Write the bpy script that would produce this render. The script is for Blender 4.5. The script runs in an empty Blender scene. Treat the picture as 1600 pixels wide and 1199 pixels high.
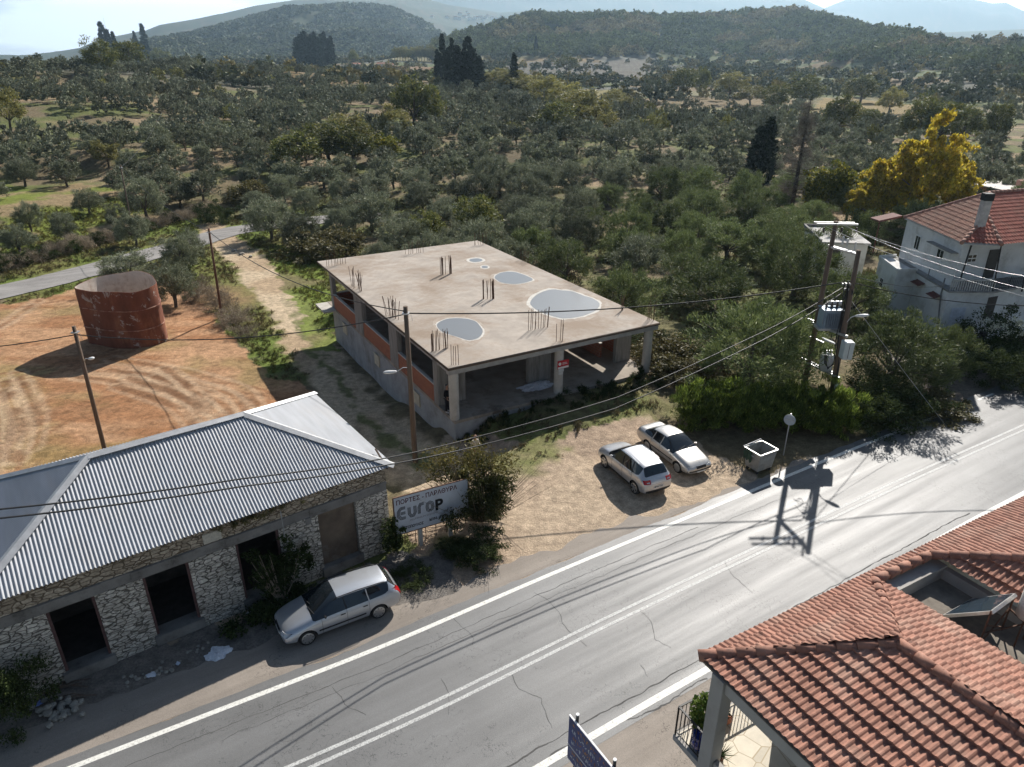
import bpy, bmesh, math, random
import numpy as np
from mathutils import Vector, Matrix
PI = math.pi
scene = bpy.context.scene
COL = scene.collection

# ------------------------------------------------------------------ camera
HC = 19.4                       # camera height over the road, metres
FPX = 1109.0                    # focal length in pixels of the 1600 x 1199 photograph
PITCH = 0.4337428
ROLL = 0.00308976
CX0, CY0 = 800.0, 599.5
FW = np.array([0, math.cos(PITCH), -math.sin(PITCH)])
_u = np.array([0, math.sin(PITCH), math.cos(PITCH)])
_x = np.array([1.0, 0, 0])
RX = math.cos(ROLL) * _x + math.sin(ROLL) * _u
RU = -math.sin(ROLL) * _x + math.cos(ROLL) * _u
cam_d = bpy.data.cameras.new("camera")
cam = bpy.data.objects.new("camera", cam_d)
COL.objects.link(cam)
cam.matrix_world = Matrix(((RX[0], RU[0], -FW[0], 0), (RX[1], RU[1], -FW[1], 0), (RX[2], RU[2], -FW[2], HC), (0, 0, 0, 1)))
cam_d.sensor_width = 36.0
cam_d.sensor_fit = 'HORIZONTAL'
cam_d.lens = FPX / 1600 * 36
cam_d.clip_start = 0.3
cam_d.clip_end = 40000
scene.camera = cam

# ------------------------------------------------------------------ light
SUN_AZ, SUN_EL = math.radians(24.2), math.radians(37.0)    # azimuth from +Y towards +X
world = bpy.data.worlds.new("World")
scene.world = world
world.use_nodes = True
nt = world.node_tree
nt.nodes.clear()
wo = nt.nodes.new('ShaderNodeOutputWorld')
bg = nt.nodes.new('ShaderNodeBackground')
sky = nt.nodes.new('ShaderNodeTexSky')
sky.sky_type = 'NISHITA'
sky.sun_disc = False
sky.sun_elevation = SUN_EL
sky.sun_rotation = SUN_AZ
sky.air_density = 1.0
sky.dust_density = 1.2
sky.ozone_density = 2.0
sky.altitude = 100
bg.inputs['Strength'].default_value = 0.05
nt.links.new(sky.outputs[0], bg.inputs[0])
# thin bright cloud low in the sky
wtc = nt.nodes.new('ShaderNodeTexCoord'); wsp = nt.nodes.new('ShaderNodeSeparateXYZ'); nt.links.new(wtc.outputs['Generated'], wsp.inputs[0])
wmp = nt.nodes.new('ShaderNodeMapping'); wmp.inputs['Scale'].default_value = (2.2, 2.2, 9); nt.links.new(wtc.outputs['Generated'], wmp.inputs[0])
wno = nt.nodes.new('ShaderNodeTexNoise'); wno.inputs['Scale'].default_value = 2.0; wno.inputs['Detail'].default_value = 6; wno.inputs['Roughness'].default_value = .55; nt.links.new(wmp.outputs[0], wno.inputs['Vector'])
wr1 = nt.nodes.new('ShaderNodeMapRange'); wr1.inputs[1].default_value = .28; wr1.inputs[2].default_value = .5; nt.links.new(wno.outputs[0], wr1.inputs[0])
wr2 = nt.nodes.new('ShaderNodeMapRange'); wr2.inputs[1].default_value = .125; wr2.inputs[2].default_value = .08; nt.links.new(wsp.outputs[2], wr2.inputs[0])
wml = nt.nodes.new('ShaderNodeMath'); wml.operation = 'MULTIPLY'; nt.links.new(wr1.outputs[0], wml.inputs[0]); nt.links.new(wr2.outputs[0], wml.inputs[1])
wbg = nt.nodes.new('ShaderNodeBackground'); wbg.inputs[0].default_value = (0.90, 0.95, 1.0, 1); wbg.inputs[1].default_value = 1.7
wmx = nt.nodes.new('ShaderNodeMixShader'); nt.links.new(wml.outputs[0], wmx.inputs[0]); nt.links.new(bg.outputs[0], wmx.inputs[1]); nt.links.new(wbg.outputs[0], wmx.inputs[2])
nt.links.new(wmx.outputs[0], wo.inputs[0])
sun_d = bpy.data.lights.new("sun", 'SUN')
sun_d.energy = 5.0
sun_d.angle = math.radians(0.5)
sun_d.color = (1.0, 0.95, 0.88)
sun = bpy.data.objects.new("sun", sun_d)
COL.objects.link(sun)
sd = Vector((math.sin(SUN_AZ) * math.cos(SUN_EL), math.cos(SUN_AZ) * math.cos(SUN_EL), math.sin(SUN_EL)))
sun.rotation_euler = sd.to_track_quat('Z', 'Y').to_euler()
sun.location = (0, 0, 60)
vs = scene.view_settings
vs.view_transform = 'Standard'
vs.look = 'None'
vs.exposure = 0.55
vs.gamma = 1.0
vs.use_curve_mapping = False

# ------------------------------------------------------------------ helpers
def ray(u, v):
    return FW + RX * (u - CX0) / FPX - RU * (v - CY0) / FPX
def G(u, v, z=0.0):
    d = ray(u, v); t = (z - HC) / d[2]
    return Vector((d[0] * t, d[1] * t, z))
def at_depth(u, v, dep):
    d = ray(u, v) * dep
    return Vector((d[0], d[1], HC + d[2]))
def zat(x, y, v0):
    lo, hi = -10.0, 30.0
    for _ in range(50):
        m = (lo + hi) / 2; d = np.array([x, y, m - HC]); vv = CY0 - FPX * (d @ RU) / (d @ FW)
        if vv > v0: lo = m
        else: hi = m
    return lo

def tag(o, label=None, cat=None, group=None, kind=None):
    if label: o['label'] = label
    if cat: o['category'] = cat
    if group: o['group'] = group
    if kind: o['kind'] = kind
    return o
def empty(name, loc, rz=0.0, label=None, cat=None, group=None):
    o = bpy.data.objects.new(name, None)
    o.empty_display_size = 0.3
    COL.objects.link(o); o.location = loc; o.rotation_euler = (0, 0, rz)
    return tag(o, label, cat, group)
def link(name, me, m=None, parent=None, loc=None, rz=None):
    o = bpy.data.objects.new(name, me)
    COL.objects.link(o)
    if m is not None:
        for k in (m if isinstance(m, (list, tuple)) else [m]): me.materials.append(k)
    if parent is not None: o.parent = parent
    if loc is not None: o.location = loc
    if rz is not None: o.rotation_euler = (0, 0, rz)
    return o
def np_mesh(name, V, F, smooth=False, mat_idx=None):
    """V (n,3); F (m,k) quads or triangles"""
    me = bpy.data.meshes.new(name)
    V = np.asarray(V, dtype=np.float32); F = np.asarray(F, dtype=np.int32)
    k = F.shape[1]
    me.vertices.add(len(V)); me.vertices.foreach_set('co', V.ravel())
    me.loops.add(F.size); me.loops.foreach_set('vertex_index', F.ravel())
    me.polygons.add(len(F)); me.polygons.foreach_set('loop_start', np.arange(0, F.size, k, dtype=np.int32))
    if mat_idx is not None: me.polygons.foreach_set('material_index', np.asarray(mat_idx, dtype=np.int32))
    me.update(calc_edges=True)
    me.polygons.foreach_set('use_smooth', np.full(len(F), bool(smooth)))
    return me

class MB:
    """collects boxes, bars, tubes, polygons into one mesh"""
    def __init__(s): s.v = []; s.f = []
    def add(s, vs_, fs_):
        b = len(s.v); s.v += [tuple(p) for p in vs_]; s.f += [tuple(i + b for i in q) for q in fs_]; return s
    def box(s, x0, x1, y0, y1, z0, z1):
        return s.add([(x0, y0, z0), (x1, y0, z0), (x1, y1, z0), (x0, y1, z0), (x0, y0, z1), (x1, y0, z1), (x1, y1, z1), (x0, y1, z1)],
                     [(0, 3, 2, 1), (4, 5, 6, 7), (0, 1, 5, 4), (1, 2, 6, 5), (2, 3, 7, 6), (3, 0, 4, 7)])
    def obox(s, c, ax, ay, az):
        """oriented box: centre, half-axis vectors"""
        c, ax, ay, az = Vector(c), Vector(ax), Vector(ay), Vector(az)
        P = [c + sx * ax + sy * ay + sz * az for sz in (-1, 1) for sx, sy in ((-1, -1), (1, -1), (1, 1), (-1, 1))]
        return s.add(P, [(0, 3, 2, 1), (4, 5, 6, 7), (0, 1, 5, 4), (1, 2, 6, 5), (2, 3, 7, 6), (3, 0, 4, 7)])
    def bar(s, a, b, w, h=None, up=(0, 0, 1)):
        a, b = Vector(a), Vector(b); h = h or w
        d = (b - a); L = d.length; d.normalize(); u = Vector(up)
        if abs(d.dot(u)) > 0.95: u = Vector((1, 0, 0))
        x = d.cross(u).normalized(); y = x.cross(d)
        return s.obox((a + b) / 2, d * L / 2, x * w / 2, y * h / 2)
    def tube(s, pts, r, n=8, caps=True):
        pts = [Vector(p) for p in pts]; rs = r if isinstance(r, (list, tuple)) else [r] * len(pts)
        b = len(s.v); pv = None
        for i, p in enumerate(pts):
            d = (pts[min(i + 1, len(pts) - 1)] - pts[max(i - 1, 0)]).normalized()
            if pv is None:
                u = Vector((0, 0, 1)) if abs(d.z) < 0.9 else Vector((1, 0, 0))
                x = d.cross(u).normalized()
            else:
                x = (pv - d * pv.dot(d)).normalized()
            pv = x; y = d.cross(x)
            for k in range(n):
                a = 2 * PI * k / n
                s.v.append(tuple(p + (x * math.cos(a) + y * math.sin(a)) * rs[i]))
        for i in range(len(pts) - 1):
            for k in range(n):
                k2 = (k + 1) % n
                s.f.append((b + i * n + k, b + i * n + k2, b + (i + 1) * n + k2, b + (i + 1) * n + k))
        if caps:
            s.f.append(tuple(b + k for k in reversed(range(n))))
            s.f.append(tuple(b + (len(pts) - 1) * n + k for k in range(n)))
        return s
    def prism(s, poly, z0, z1):
        n = len(poly); P = [(p[0], p[1], z0) for p in poly] + [(p[0], p[1], z1) for p in poly]
        F = [tuple(reversed(range(n))), tuple(range(n, 2 * n))] + [(i, (i + 1) % n, n + (i + 1) % n, n + i) for i in range(n)]
        return s.add(P, F)
    def slab(s, P, t):
        """thick polygon: P list of 3D points (planar), thickness t downwards along normal"""
        P = [Vector(p) for p in P]; nrm = (P[1] - P[0]).cross(P[2] - P[0]).normalized()
        if nrm.z < 0: P = P[::-1]; nrm = -nrm
        n = len(P); Q = [p - nrm * t for p in P]
        return s.add(P + Q, [tuple(range(n)), tuple(reversed(range(n, 2 * n)))] + [(i, n + i, n + (i + 1) % n, (i + 1) % n) for i in range(n)])
    def mesh(s, name, smooth=False):
        me = bpy.data.meshes.new(name)
        me.from_pydata([tuple(p) for p in s.v], [], s.f); me.validate()
        if smooth: me.polygons.foreach_set('use_smooth', [True] * len(me.polygons))
        me.update(); return me
    def build(s, name, m, parent=None, loc=None, rz=None, smooth=False, bevel=0):
        me = s.mesh(name, smooth)
        if bevel:
            bm = bmesh.new(); bm.from_mesh(me)
            bmesh.ops.recalc_face_normals(bm, faces=bm.faces[:])
            bmesh.ops.bevel(bm, geom=[e for e in bm.edges if len(e.link_faces) == 2 and e.calc_face_angle(0) > 0.5], offset=bevel, segments=2, affect='EDGES')
            bm.to_mesh(me); bm.free()
        return link(name, me, m, parent, loc, rz)

# ---- materials
def mat(name, color, rough=0.85, metallic=0.0, var=0.25, scale=3.0, bump=0.0, bscale=40.0, spec=0.35, dirt=None, dscale=0.8, dlo=0.45, dhi=0.7, coat=0.0, island=0.0, coords='Object', stretch=None):
    m = bpy.data.materials.new(name); m.use_nodes = True
    t = m.node_tree; N = t.nodes; L = t.links
    b = N['Principled BSDF']
    b.inputs['Roughness'].default_value = rough; b.inputs['Metallic'].default_value = metallic
    b.inputs['Specular IOR Level'].default_value = spec
    if coat: b.inputs['Coat Weight'].default_value = coat; b.inputs['Coat Roughness'].default_value = 0.05
    tc = N.new('ShaderNodeTexCoord'); co = tc.outputs[coords]
    if stretch:
        mp = N.new('ShaderNodeMapping'); mp.inputs['Scale'].default_value = stretch; L.new(co, mp.inputs[0]); co = mp.outputs[0]
    no = N.new('ShaderNodeTexNoise'); no.inputs['Scale'].default_value = scale; no.inputs['Detail'].default_value = 8; no.inputs['Roughness'].default_value = 0.62
    L.new(co, no.inputs['Vector'])
    mr = N.new('ShaderNodeMapRange'); mr.inputs[1].default_value = 0.3; mr.inputs[2].default_value = 0.7
    mr.inputs[3].default_value = 1 - var; mr.inputs[4].default_value = 1 + var
    L.new(no.outputs[0], mr.inputs[0])
    mx = N.new('ShaderNodeMix'); mx.data_type = 'RGBA'; mx.blend_type = 'MULTIPLY'; mx.inputs[0].default_value = 1
    mx.inputs[6].default_value = (*color, 1); L.new(mr.outputs[0], mx.inputs[7]); out = mx.outputs[2]
    if dirt:
        n2 = N.new('ShaderNodeTexNoise'); n2.inputs['Scale'].default_value = dscale; n2.inputs['Detail'].default_value = 10; n2.inputs['Roughness'].default_value = 0.7
        L.new(co, n2.inputs['Vector'])
        r2 = N.new('ShaderNodeMapRange'); r2.inputs[1].default_value = dlo; r2.inputs[2].default_value = dhi; L.new(n2.outputs[0], r2.inputs[0])
        m2 = N.new('ShaderNodeMix'); m2.data_type = 'RGBA'; m2.inputs[7].default_value = (*dirt, 1)
        L.new(r2.outputs[0], m2.inputs[0]); L.new(out, m2.inputs[6]); out = m2.outputs[2]
    if island:
        gi = N.new('ShaderNodeNewGeometry'); r3 = N.new('ShaderNodeMapRange'); r3.inputs[3].default_value = 1 - island; r3.inputs[4].default_value = 1 + island
        L.new(gi.outputs['Random Per Island'], r3.inputs[0])
        m3 = N.new('ShaderNodeMix'); m3.data_type = 'RGBA'; m3.blend_type = 'MULTIPLY'; m3.inputs[0].default_value = 1
        L.new(out, m3.inputs[6]); L.new(r3.outputs[0], m3.inputs[7]); out = m3.outputs[2]
    L.new(out, b.inputs['Base Color'])
    if bump:
        nb = N.new('ShaderNodeTexNoise'); nb.inputs['Scale'].default_value = bscale; nb.inputs['Detail'].default_value = 6
        L.new(co, nb.inputs['Vector'])
        bp = N.new('ShaderNodeBump'); bp.inputs['Strength'].default_value = bump; bp.inputs['Distance'].default_value = 0.02
        L.new(nb.outputs[0], bp.inputs['Height']); L.new(bp.outputs[0], b.inputs['Normal'])
    return m
def leafmat(name, c1, c2, trans=0.3, rough=0.6, c3=None, spec=0.25):
    """foliage: colour varies per leaf and per clump"""
    m = bpy.data.materials.new(name); m.use_nodes = True
    t = m.node_tree; N = t.nodes; L = t.links
    b = N['Principled BSDF']; b.inputs['Roughness'].default_value = rough; b.inputs['Specular IOR Level'].default_value = spec
    gi = N.new('ShaderNodeNewGeometry'); oi = N.new('ShaderNodeObjectInfo')
    cr = N.new('ShaderNodeValToRGB'); cr.color_ramp.elements[0].color = (*c1, 1); cr.color_ramp.elements[1].color = (*c2, 1)
    if c3: e = cr.color_ramp.elements.new(0.85); e.color = (*c2, 1); cr.color_ramp.elements[-1].color = (*c3, 1)
    L.new(gi.outputs['Random Per Island'], cr.inputs[0])
    tc = N.new('ShaderNodeTexCoord'); no = N.new('ShaderNodeTexNoise'); no.inputs['Scale'].default_value = 0.9; no.inputs['Detail'].default_value = 3
    L.new(tc.outputs['Object'], no.inputs['Vector'])
    ad = N.new('ShaderNodeMath'); ad.operation = 'ADD'; L.new(no.outputs[0], ad.inputs[0]); L.new(oi.outputs['Random'], ad.inputs[1])
    mr = N.new('ShaderNodeMapRange'); mr.inputs[1].default_value = 0.3; mr.inputs[2].default_value = 1.7; mr.inputs[3].default_value = 0.58; mr.inputs[4].default_value = 1.5
    L.new(ad.outputs[0], mr.inputs[0])
    mx = N.new('ShaderNodeMix'); mx.data_type = 'RGBA'; mx.blend_type = 'MULTIPLY'; mx.inputs[0].default_value = 1
    L.new(cr.outputs[0], mx.inputs[6]); L.new(mr.outputs[0], mx.inputs[7])
    L.new(mx.outputs[2], b.inputs['Base Color'])
    tr = N.new('ShaderNodeBsdfTranslucent'); L.new(mx.outputs[2], tr.inputs[0])
    ms = N.new('ShaderNodeMixShader'); ms.inputs[0].default_value = trans
    L.new(b.outputs[0], ms.inputs[1]); L.new(tr.outputs[0], ms.inputs[2]); L.new(ms.outputs[0], N['Material Output'].inputs[0])
    return m

# ---- noise on numpy arrays
def _h(ix, iy, s):
    n = (ix.astype(np.int64) * 374761393 + iy.astype(np.int64) * 668265263 + s * 974634777) & 0x7fffffff
    n = ((n ^ (n >> 13)) * 1274126177) & 0x7fffffff
    return ((n ^ (n >> 16)) & 0xffff) / 65535.0
def vnoise(x, y, s=0):
    ix = np.floor(x); iy = np.floor(y); fx = x - ix; fy = y - iy
    fx = fx * fx * (3 - 2 * fx); fy = fy * fy * (3 - 2 * fy)
    a = _h(ix, iy, s); b = _h(ix + 1, iy, s); c = _h(ix, iy + 1, s); d = _h(ix + 1, iy + 1, s)
    return (a * (1 - fx) + b * fx) * (1 - fy) + (c * (1 - fx) + d * fx) * fy
def fbm(x, y, s=0, o=4):
    r = 0; a = 0.5; t = 0
    for k in range(o):
        r = r + a * vnoise(x, y, s + k * 17); t += a; a *= 0.5; x = x * 2.03 + 11.3; y = y * 2.03 + 5.7
    return r / t
def sstep(a, b, x):
    t = np.clip((x - a) / (b - a), 0, 1); return t * t * (3 - 2 * t)
def inpoly(x, y, poly):
    r = np.zeros(x.shape, bool); n = len(poly)
    for i in range(n):
        x0, y0 = poly[i][:2]; x1, y1 = poly[(i + 1) % n][:2]
        if y0 == y1: continue
        c = ((y0 > y) != (y1 > y)) & (x < (x1 - x0) * (y - y0) / (y1 - y0) + x0)
        r ^= c
    return r
def polydist(x, y, line):
    """distance to a polyline"""
    D = np.full(x.shape, 1e9)
    for (a, b) in zip(line[:-1], line[1:]):
        ax, ay = a[:2]; bx, by = b[:2]; L2 = (bx - ax) ** 2 + (by - ay) ** 2
        t = np.clip(((x - ax) * (bx - ax) + (y - ay) * (by - ay)) / L2, 0, 1)
        D = np.minimum(D, np.hypot(x - ax - t * (bx - ax), y - ay - t * (by - ay)))
    return D
# ------------------------------------------------------------------ terrain
UPX = np.array([-60, -30, -13.2, -9.4, -4.6, 1.6, 11.6, 17.9, 28.0, 36.0, 50, 120.0])
UPY = np.array([-14.5, 4.6, 14.4, 16.55, 19.25, 23.2, 29.3, 33.15, 39.05, 43.9, 52.3, 94])   # upper white line of the road
def up_y(x): return np.interp(x, UPX, UPY)
BO = np.array([-3.46, 35.25]); BANG = math.radians(29.92)      # concrete building: front left corner of its slab
BEX = np.array([math.cos(BANG), math.sin(BANG)]); BEY = np.array([-BEX[1], BEX[0]])
def bl(x, y): p = BO + BEX * x + BEY * y; return p[0], p[1]

CP = []
def cp(u, v, d):
    p = at_depth(u, v, d); CP.append((p.x, p.y, p.z))
for p in [(-6, 22, 0), (0, 26, 0), (6, 29, 0), (12, 33, 0), (18, 37, 0), (24, 42, 0), (32, 47, 0), (3, 32, 0), (9, 36, 0.05), (16, 43, 0.25), (20, 50, 0.2), (28, 55, 0), (36, 60, 0), (-3, 29, 0), (-14, 19, 0),
          (-5.5, 32, -0.6), (-6.5, 36, -1.1), (-8, 39.3, -1.7), (-10.8, 44.8, -2.3), (-14, 51, -2.4), (-18, 57.4, -2.4), (-25, 70, -2.4), (-34, 85, -2.4), (-38, 95, -2.3),
          (-14, 36, -2.2), (-20, 31, -2.2), (-26, 26, -1.5), (-26, 38, -2.4), (-32, 46, -2.4), (-34, 58, -2.4), (-45, 50, -2.4), (-46, 70, -2.4), (-27, 55, -2.4), (-20, 46, -2.4), (-40, 30, -1.8), (-60, 60, -2.4), (-60, 80, -2.2),
          (-12, 70, -2.4), (-6, 80, -2.3), (10, 80, -1.5), (0, 95, -2), (-20, 90, -2.3), (22, 70, -0.6), (30, 90, -0.6), (48, 80, 0), (12, 60, -0.4), (60, 60, 0.3), (70, 100, 0), (0, 130, -1), (40, 130, -.6),
          (0, -40, 0), (-60, -20, 0), (60, 0, 0), (40, 30, 0), (14, 14, 0)]: CP.append(p)
for a in [(.3, .4, -.6), (.3, 5, -1.4), (.3, 12, -2.3), (.3, 23, -2.4), (4, 0, .15), (7, -.3, .5), (10, -.8, .45), (14.5, 0, .58), (14, -2, .25), (9, -3, .1), (15.5, 12, .1), (15.5, 25, -.7), (3, 26.5, -2.2), (8, 12, -.8)]: CP.append((*bl(a[0], a[1]), a[2]))
for a in [(40, 292, 119), (250, 230, 145), (150, 150, 205), (60, 112, 250), (0, 113, 260), (-150, 115, 270), (250, 108, 300), (400, 116, 320), (560, 160, 215), (480, 133, 300), (650, 152, 268), (400, 180, 205),
          (700, 137, 277), (800, 212, 172), (750, 200, 180), (900, 200, 182), (1000, 225, 150), (1100, 220, 158), (1300, 200, 190), (1500, 230, 150), (1700, 230, 150), (1000, 170, 262), (1300, 167, 270), (1200, 150, 330),
          (1000, 130, 450), (850, 135, 420), (900, 112, 600), (1000, 102, 800), (800, 101, 800), (700, 107, 650), (600, 101, 750), (500, 100, 900), (1350, 156, 335), (1400, 120, 450), (1400, 92, 560), (1425, 62, 760), (1500, 66, 800),
          (1550, 132, 330), (1600, 102, 450), (1650, 70, 760), (1800, 70, 760), (1600, 66, 900), (1250, 120, 550), (1250, 97, 750), (1100, 97, 850), (1250, 75, 950)]: cp(*a)
for (u, r, zz) in [(-400, 330, 5), (0, 360, 6), (250, 430, 6), (430, 450, 4), (-400, 700, -8), (0, 700, -8), (250, 800, -6), (450, 750, 3), (0, 1500, -15), (400, 1400, 5), (800, 1500, 8), (1200, 1700, 10), (1600, 1700, 12), (2200, 900, 20),
                    (2200, 300, 5), (800, 4000, 0), (0, 4000, -40), (1600, 4000, 10), (-600, 1500, -15), (2600, 4000, 0), (-900, 200, 3)]:
    d = ray(u, 300); d = d[:2] / np.hypot(d[0], d[1]) * r; CP.append((d[0], d[1], zz))
CP += [(0, -300, -2), (-300, -300, -2), (300, -300, 0), (0, -3000, -20), (3000, -3000, 0), (-3000, -3000, -20), (3000, 0, 0), (-3000, 0, -30)]
CP = np.array(CP)

def crest(pts):
    """(u, v, r) of a skyline -> azimuth, radius, height"""
    A = []
    for u, v, r in pts:
        d = ray(u, v); hr = math.hypot(d[0], d[1]); A.append((math.atan2(d[0], d[1]), r, HC + d[2] / hr * r))
    return np.array(sorted(A)).T
HILL_A = crest([(560, 104, 800), (640, 86, 900), (670, 77, 950), (695, 68, 980), (712, 60, 1000), (750, 50, 1030), (800, 35, 1060), (837, 25, 1080), (875, 30, 1080), (912, 29, 1100), (975, 27, 1100), (1025, 29, 1120), (1100, 29, 1150), (1150, 26, 1150), (1200, 21, 1150), (1242, 20, 1130), (1300, 34, 1050), (1350, 47, 960), (1400, 54, 880), (1425, 60, 800), (1465, 72, 760), (1500, 75, 740), (1600, 74, 720), (1700, 76, 700)])
HILL_B = crest([(150, 96, 1900), (220, 72, 2000), (237, 64, 2050), (300, 54, 2100), (337, 45, 2150), (400, 27, 2200), (450, 14, 2200), (500, 12, 2200), (537, 9, 2200), (580, 10, 2200), (612, 15, 2150), (637, 25, 2150), (662, 35, 2100), (682, 50, 2050), (710, 70, 2000), (760, 92, 1900)])
HILL_B2 = crest([(380, 100, 1500), (430, 82, 1550), (470, 66, 1600), (500, 58, 1620), (550, 48, 1650), (590, 52, 1650), (630, 62, 1600), (670, 78, 1550), (700, 98, 1500)])
HILL_C = crest([(-400, 96, 4300), (-100, 93, 4300), (17, 90, 4300), (75, 83, 4300), (125, 75, 4300), (150, 64, 4300), (175, 58, 4300), (215, 50, 4300), (225, 49, 4300), (250, 39, 4300), (300, 31, 4300), (350, 21, 4300), (400, 9, 4300), (450, 2, 4300), (520, -12, 4300), (620, -14, 4300), (700, 8, 4300), (780, 20, 4300), (850, 16, 4300), (900, 24, 4300), (1000, 40, 4300), (1200, 60, 4300), (1350, 56, 4300), (1500, 50, 4300), (1600, 46, 4300), (1900, 60, 4300)])
HILL_D = crest([(450, 40, 6800), (560, -8, 6800), (650, -20, 6800), (760, -30, 6800), (900, -30, 6800), (1050, -28, 6800), (1180, -18, 6800), (1250, -4, 6800), (1290, 14, 6800), (1330, 22, 6800), (1400, 40, 6800), (1500, 60, 6800)])
HILL_E = crest([(1180, 50, 7800), (1250, 28, 7800), (1290, 12, 7800), (1340, -8, 7800), (1420, -26, 7800), (1480, -16, 7800), (1515, -3, 7800), (1550, 5, 7800), (1572, 4, 7800), (1600, 17, 7800), (1660, 34, 7800), (1800, 60, 7800)])
HILLS = [(HILL_A, 330, 400, 20, 110), (HILL_B, 700, 500, 80, 300), (HILL_B2, 300, 300, 30, 150), (HILL_C, 1700, 900, 90, 500), (HILL_D, 1500, 900, 120, 700), (HILL_E, 1800, 900, 140, 800)]

def height(x, y):
    x = np.asarray(x, float); y = np.asarray(y, float)
    r = np.hypot(x, y) + 1.0
    num = np.zeros(x.shape); den = np.zeros(x.shape)
    for (cx, cy, cz) in CP:
        d2 = ((x - cx) ** 2 + (y - cy) ** 2) / (r * (math.hypot(cx, cy) + 1)) + 2e-4
        w = 1.0 / d2 ** 2
        num += w * cz; den += w
    h = num / den
    far = sstep(90, 300, r)
    h = h + far * (fbm(x / 40, y / 40, 3) - .5) * 3.0 * np.minimum(r / 300, 2)
    az = np.arctan2(x, y)
    for (C, wf, wb, amp, sc) in HILLS:
        m = (r > C[1].min() - wf * 3) & (np.abs(az) < 1.2)
        if not m.any(): continue
        xx, yy, rr, aa, hh = x[m], y[m], r[m], az[m], h[m]
        D = np.interp(aa, C[0], C[1]); Z = np.interp(aa, C[0], C[2], left=-60, right=-60)
        t = (rr - D) / np.where(rr < D, wf, wb)
        f = np.where(t < 0, np.exp(-np.abs(t) ** 1.5 * 1.2), np.exp(-t * t * 1.5))
        n1 = fbm(xx / sc, yy / sc, 7, 5); rid = 1 - np.abs(2 * fbm(xx / sc * .8, yy / sc * .8, 23, 4) - 1)
        z = -20 + (Z + 20) * f + (amp * (n1 - .5) * 1.2 + amp * (rid - .95)) * f * sstep(0.0, 0.3, np.abs(t)) 
        k = 4.0 + sc / 40
        # smooth maximum
        q = np.clip(0.5 + 0.5 * (z - hh) / k, 0, 1)
        h[m] = hh * (1 - q) + z * q + k * q * (1 - q)
    # the road and its verges are level
    ds = (y - up_y(x)) * 0.85
    h = h * sstep(1.2, 5.0, ds)
    # fine relief off the road
    rel = sstep(3, 8, ds) * sstep(400, 150, r)
    h = h + rel * (fbm(x / 1.7, y / 1.7, 31, 3) - .5) * 0.16
    return h

def _ang():
    a = np.radians(np.arange(-43, 43.01, 0.19)); b = np.radians(np.arange(46, 317, 5.0)); return np.concatenate([a, b])
A_ = _ang()
R_ = [3.0]
while R_[-1] < 11200:
    r0 = R_[-1]; R_.append(r0 * (1.0058 if r0 < 120 else (1.0075 if r0 < 2500 else 1.018)) + (0.25 if r0 < 8 else 0))
R_ = np.array(R_)
AA, RR = np.meshgrid(A_, R_)
TX = RR * np.sin(AA); TY = RR * np.cos(AA)
TZ = height(TX.ravel(), TY.ravel()).reshape(TX.shape)

def T(u, v):
    """where the line of sight through a photo point meets the terrain"""
    d = ray(u, v); ts = np.geomspace(15, 1500, 500); P = d[None] * ts[:, None]
    hz = height(P[:, 0], P[:, 1]); below = (HC + P[:, 2]) < hz
    i = int(np.argmax(below)) if below.any() else 499
    a = ts[max(i - 1, 0)]; b = ts[i]
    for _ in range(4):
        tt = np.linspace(a, b, 9); P = d[None] * tt[:, None]; hz = height(P[:, 0], P[:, 1]); bb = (HC + P[:, 2]) < hz
        j = int(np.argmax(bb)) if bb.any() else 8
        a, b = tt[max(j - 1, 0)], tt[j]
    t = (a + b) / 2
    return Vector((d[0] * t, d[1] * t, HC + d[2] * t))
def gz(x, y): return float(height(np.array([x]), np.array([y]))[0])

def smooth_open(P, n=8):
    P = [P[0]] + list(P) + [P[-1]]; out = []
    for i in range(1, len(P) - 2):
        p0, p1, p2, p3 = [np.array(q) for q in P[i - 1:i + 3]]
        for k in range(n): f = k / n; out.append(tuple(.5 * (2 * p1 + (p2 - p0) * f + (2 * p0 - 5 * p1 + 4 * p2 - p3) * f * f + (3 * p1 - p0 - 3 * p2 + p3) * f ** 3)))
    return out + [tuple(P[-1])]
# zones of ground colour (world polygons)
def W(pts, z=0.0): return [tuple(G(u, v, z)[:2]) for u, v in pts]
X, Y, Z_ = TX.ravel(), TY.ravel(), TZ.ravel()
jx = X + (fbm(X / 1.3, Y / 1.3, 41, 3) - .5) * 2.2; jy = Y + (fbm(X / 1.3, Y / 1.3, 53, 3) - .5) * 2.2
n1 = fbm(X / 6, Y / 6, 61, 4); n2 = fbm(X / 0.8, Y / 0.8, 71, 3); n3 = fbm(X / 25, Y / 25, 81, 4)
col = np.zeros((len(X), 3))
def lerp(a, b, t): return np.asarray(a) * (1 - t[:, None]) + np.asarray(b) * t[:, None]
# default under trees: litter, dry grass and green weeds
col[:] = lerp((0.17, 0.135, 0.08), (0.13, 0.145, 0.05), sstep(.38, .6, n1))
col = col * (0.75 + 0.5 * n2[:, None])
rr = np.hypot(X, Y)
soil = sstep(.52, .66, fbm(X / 14, Y / 14, 91, 4)) * sstep(60, 110, rr)
col = lerp(col, np.array((0.33, 0.24, 0.15)), soil * .8)
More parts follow.
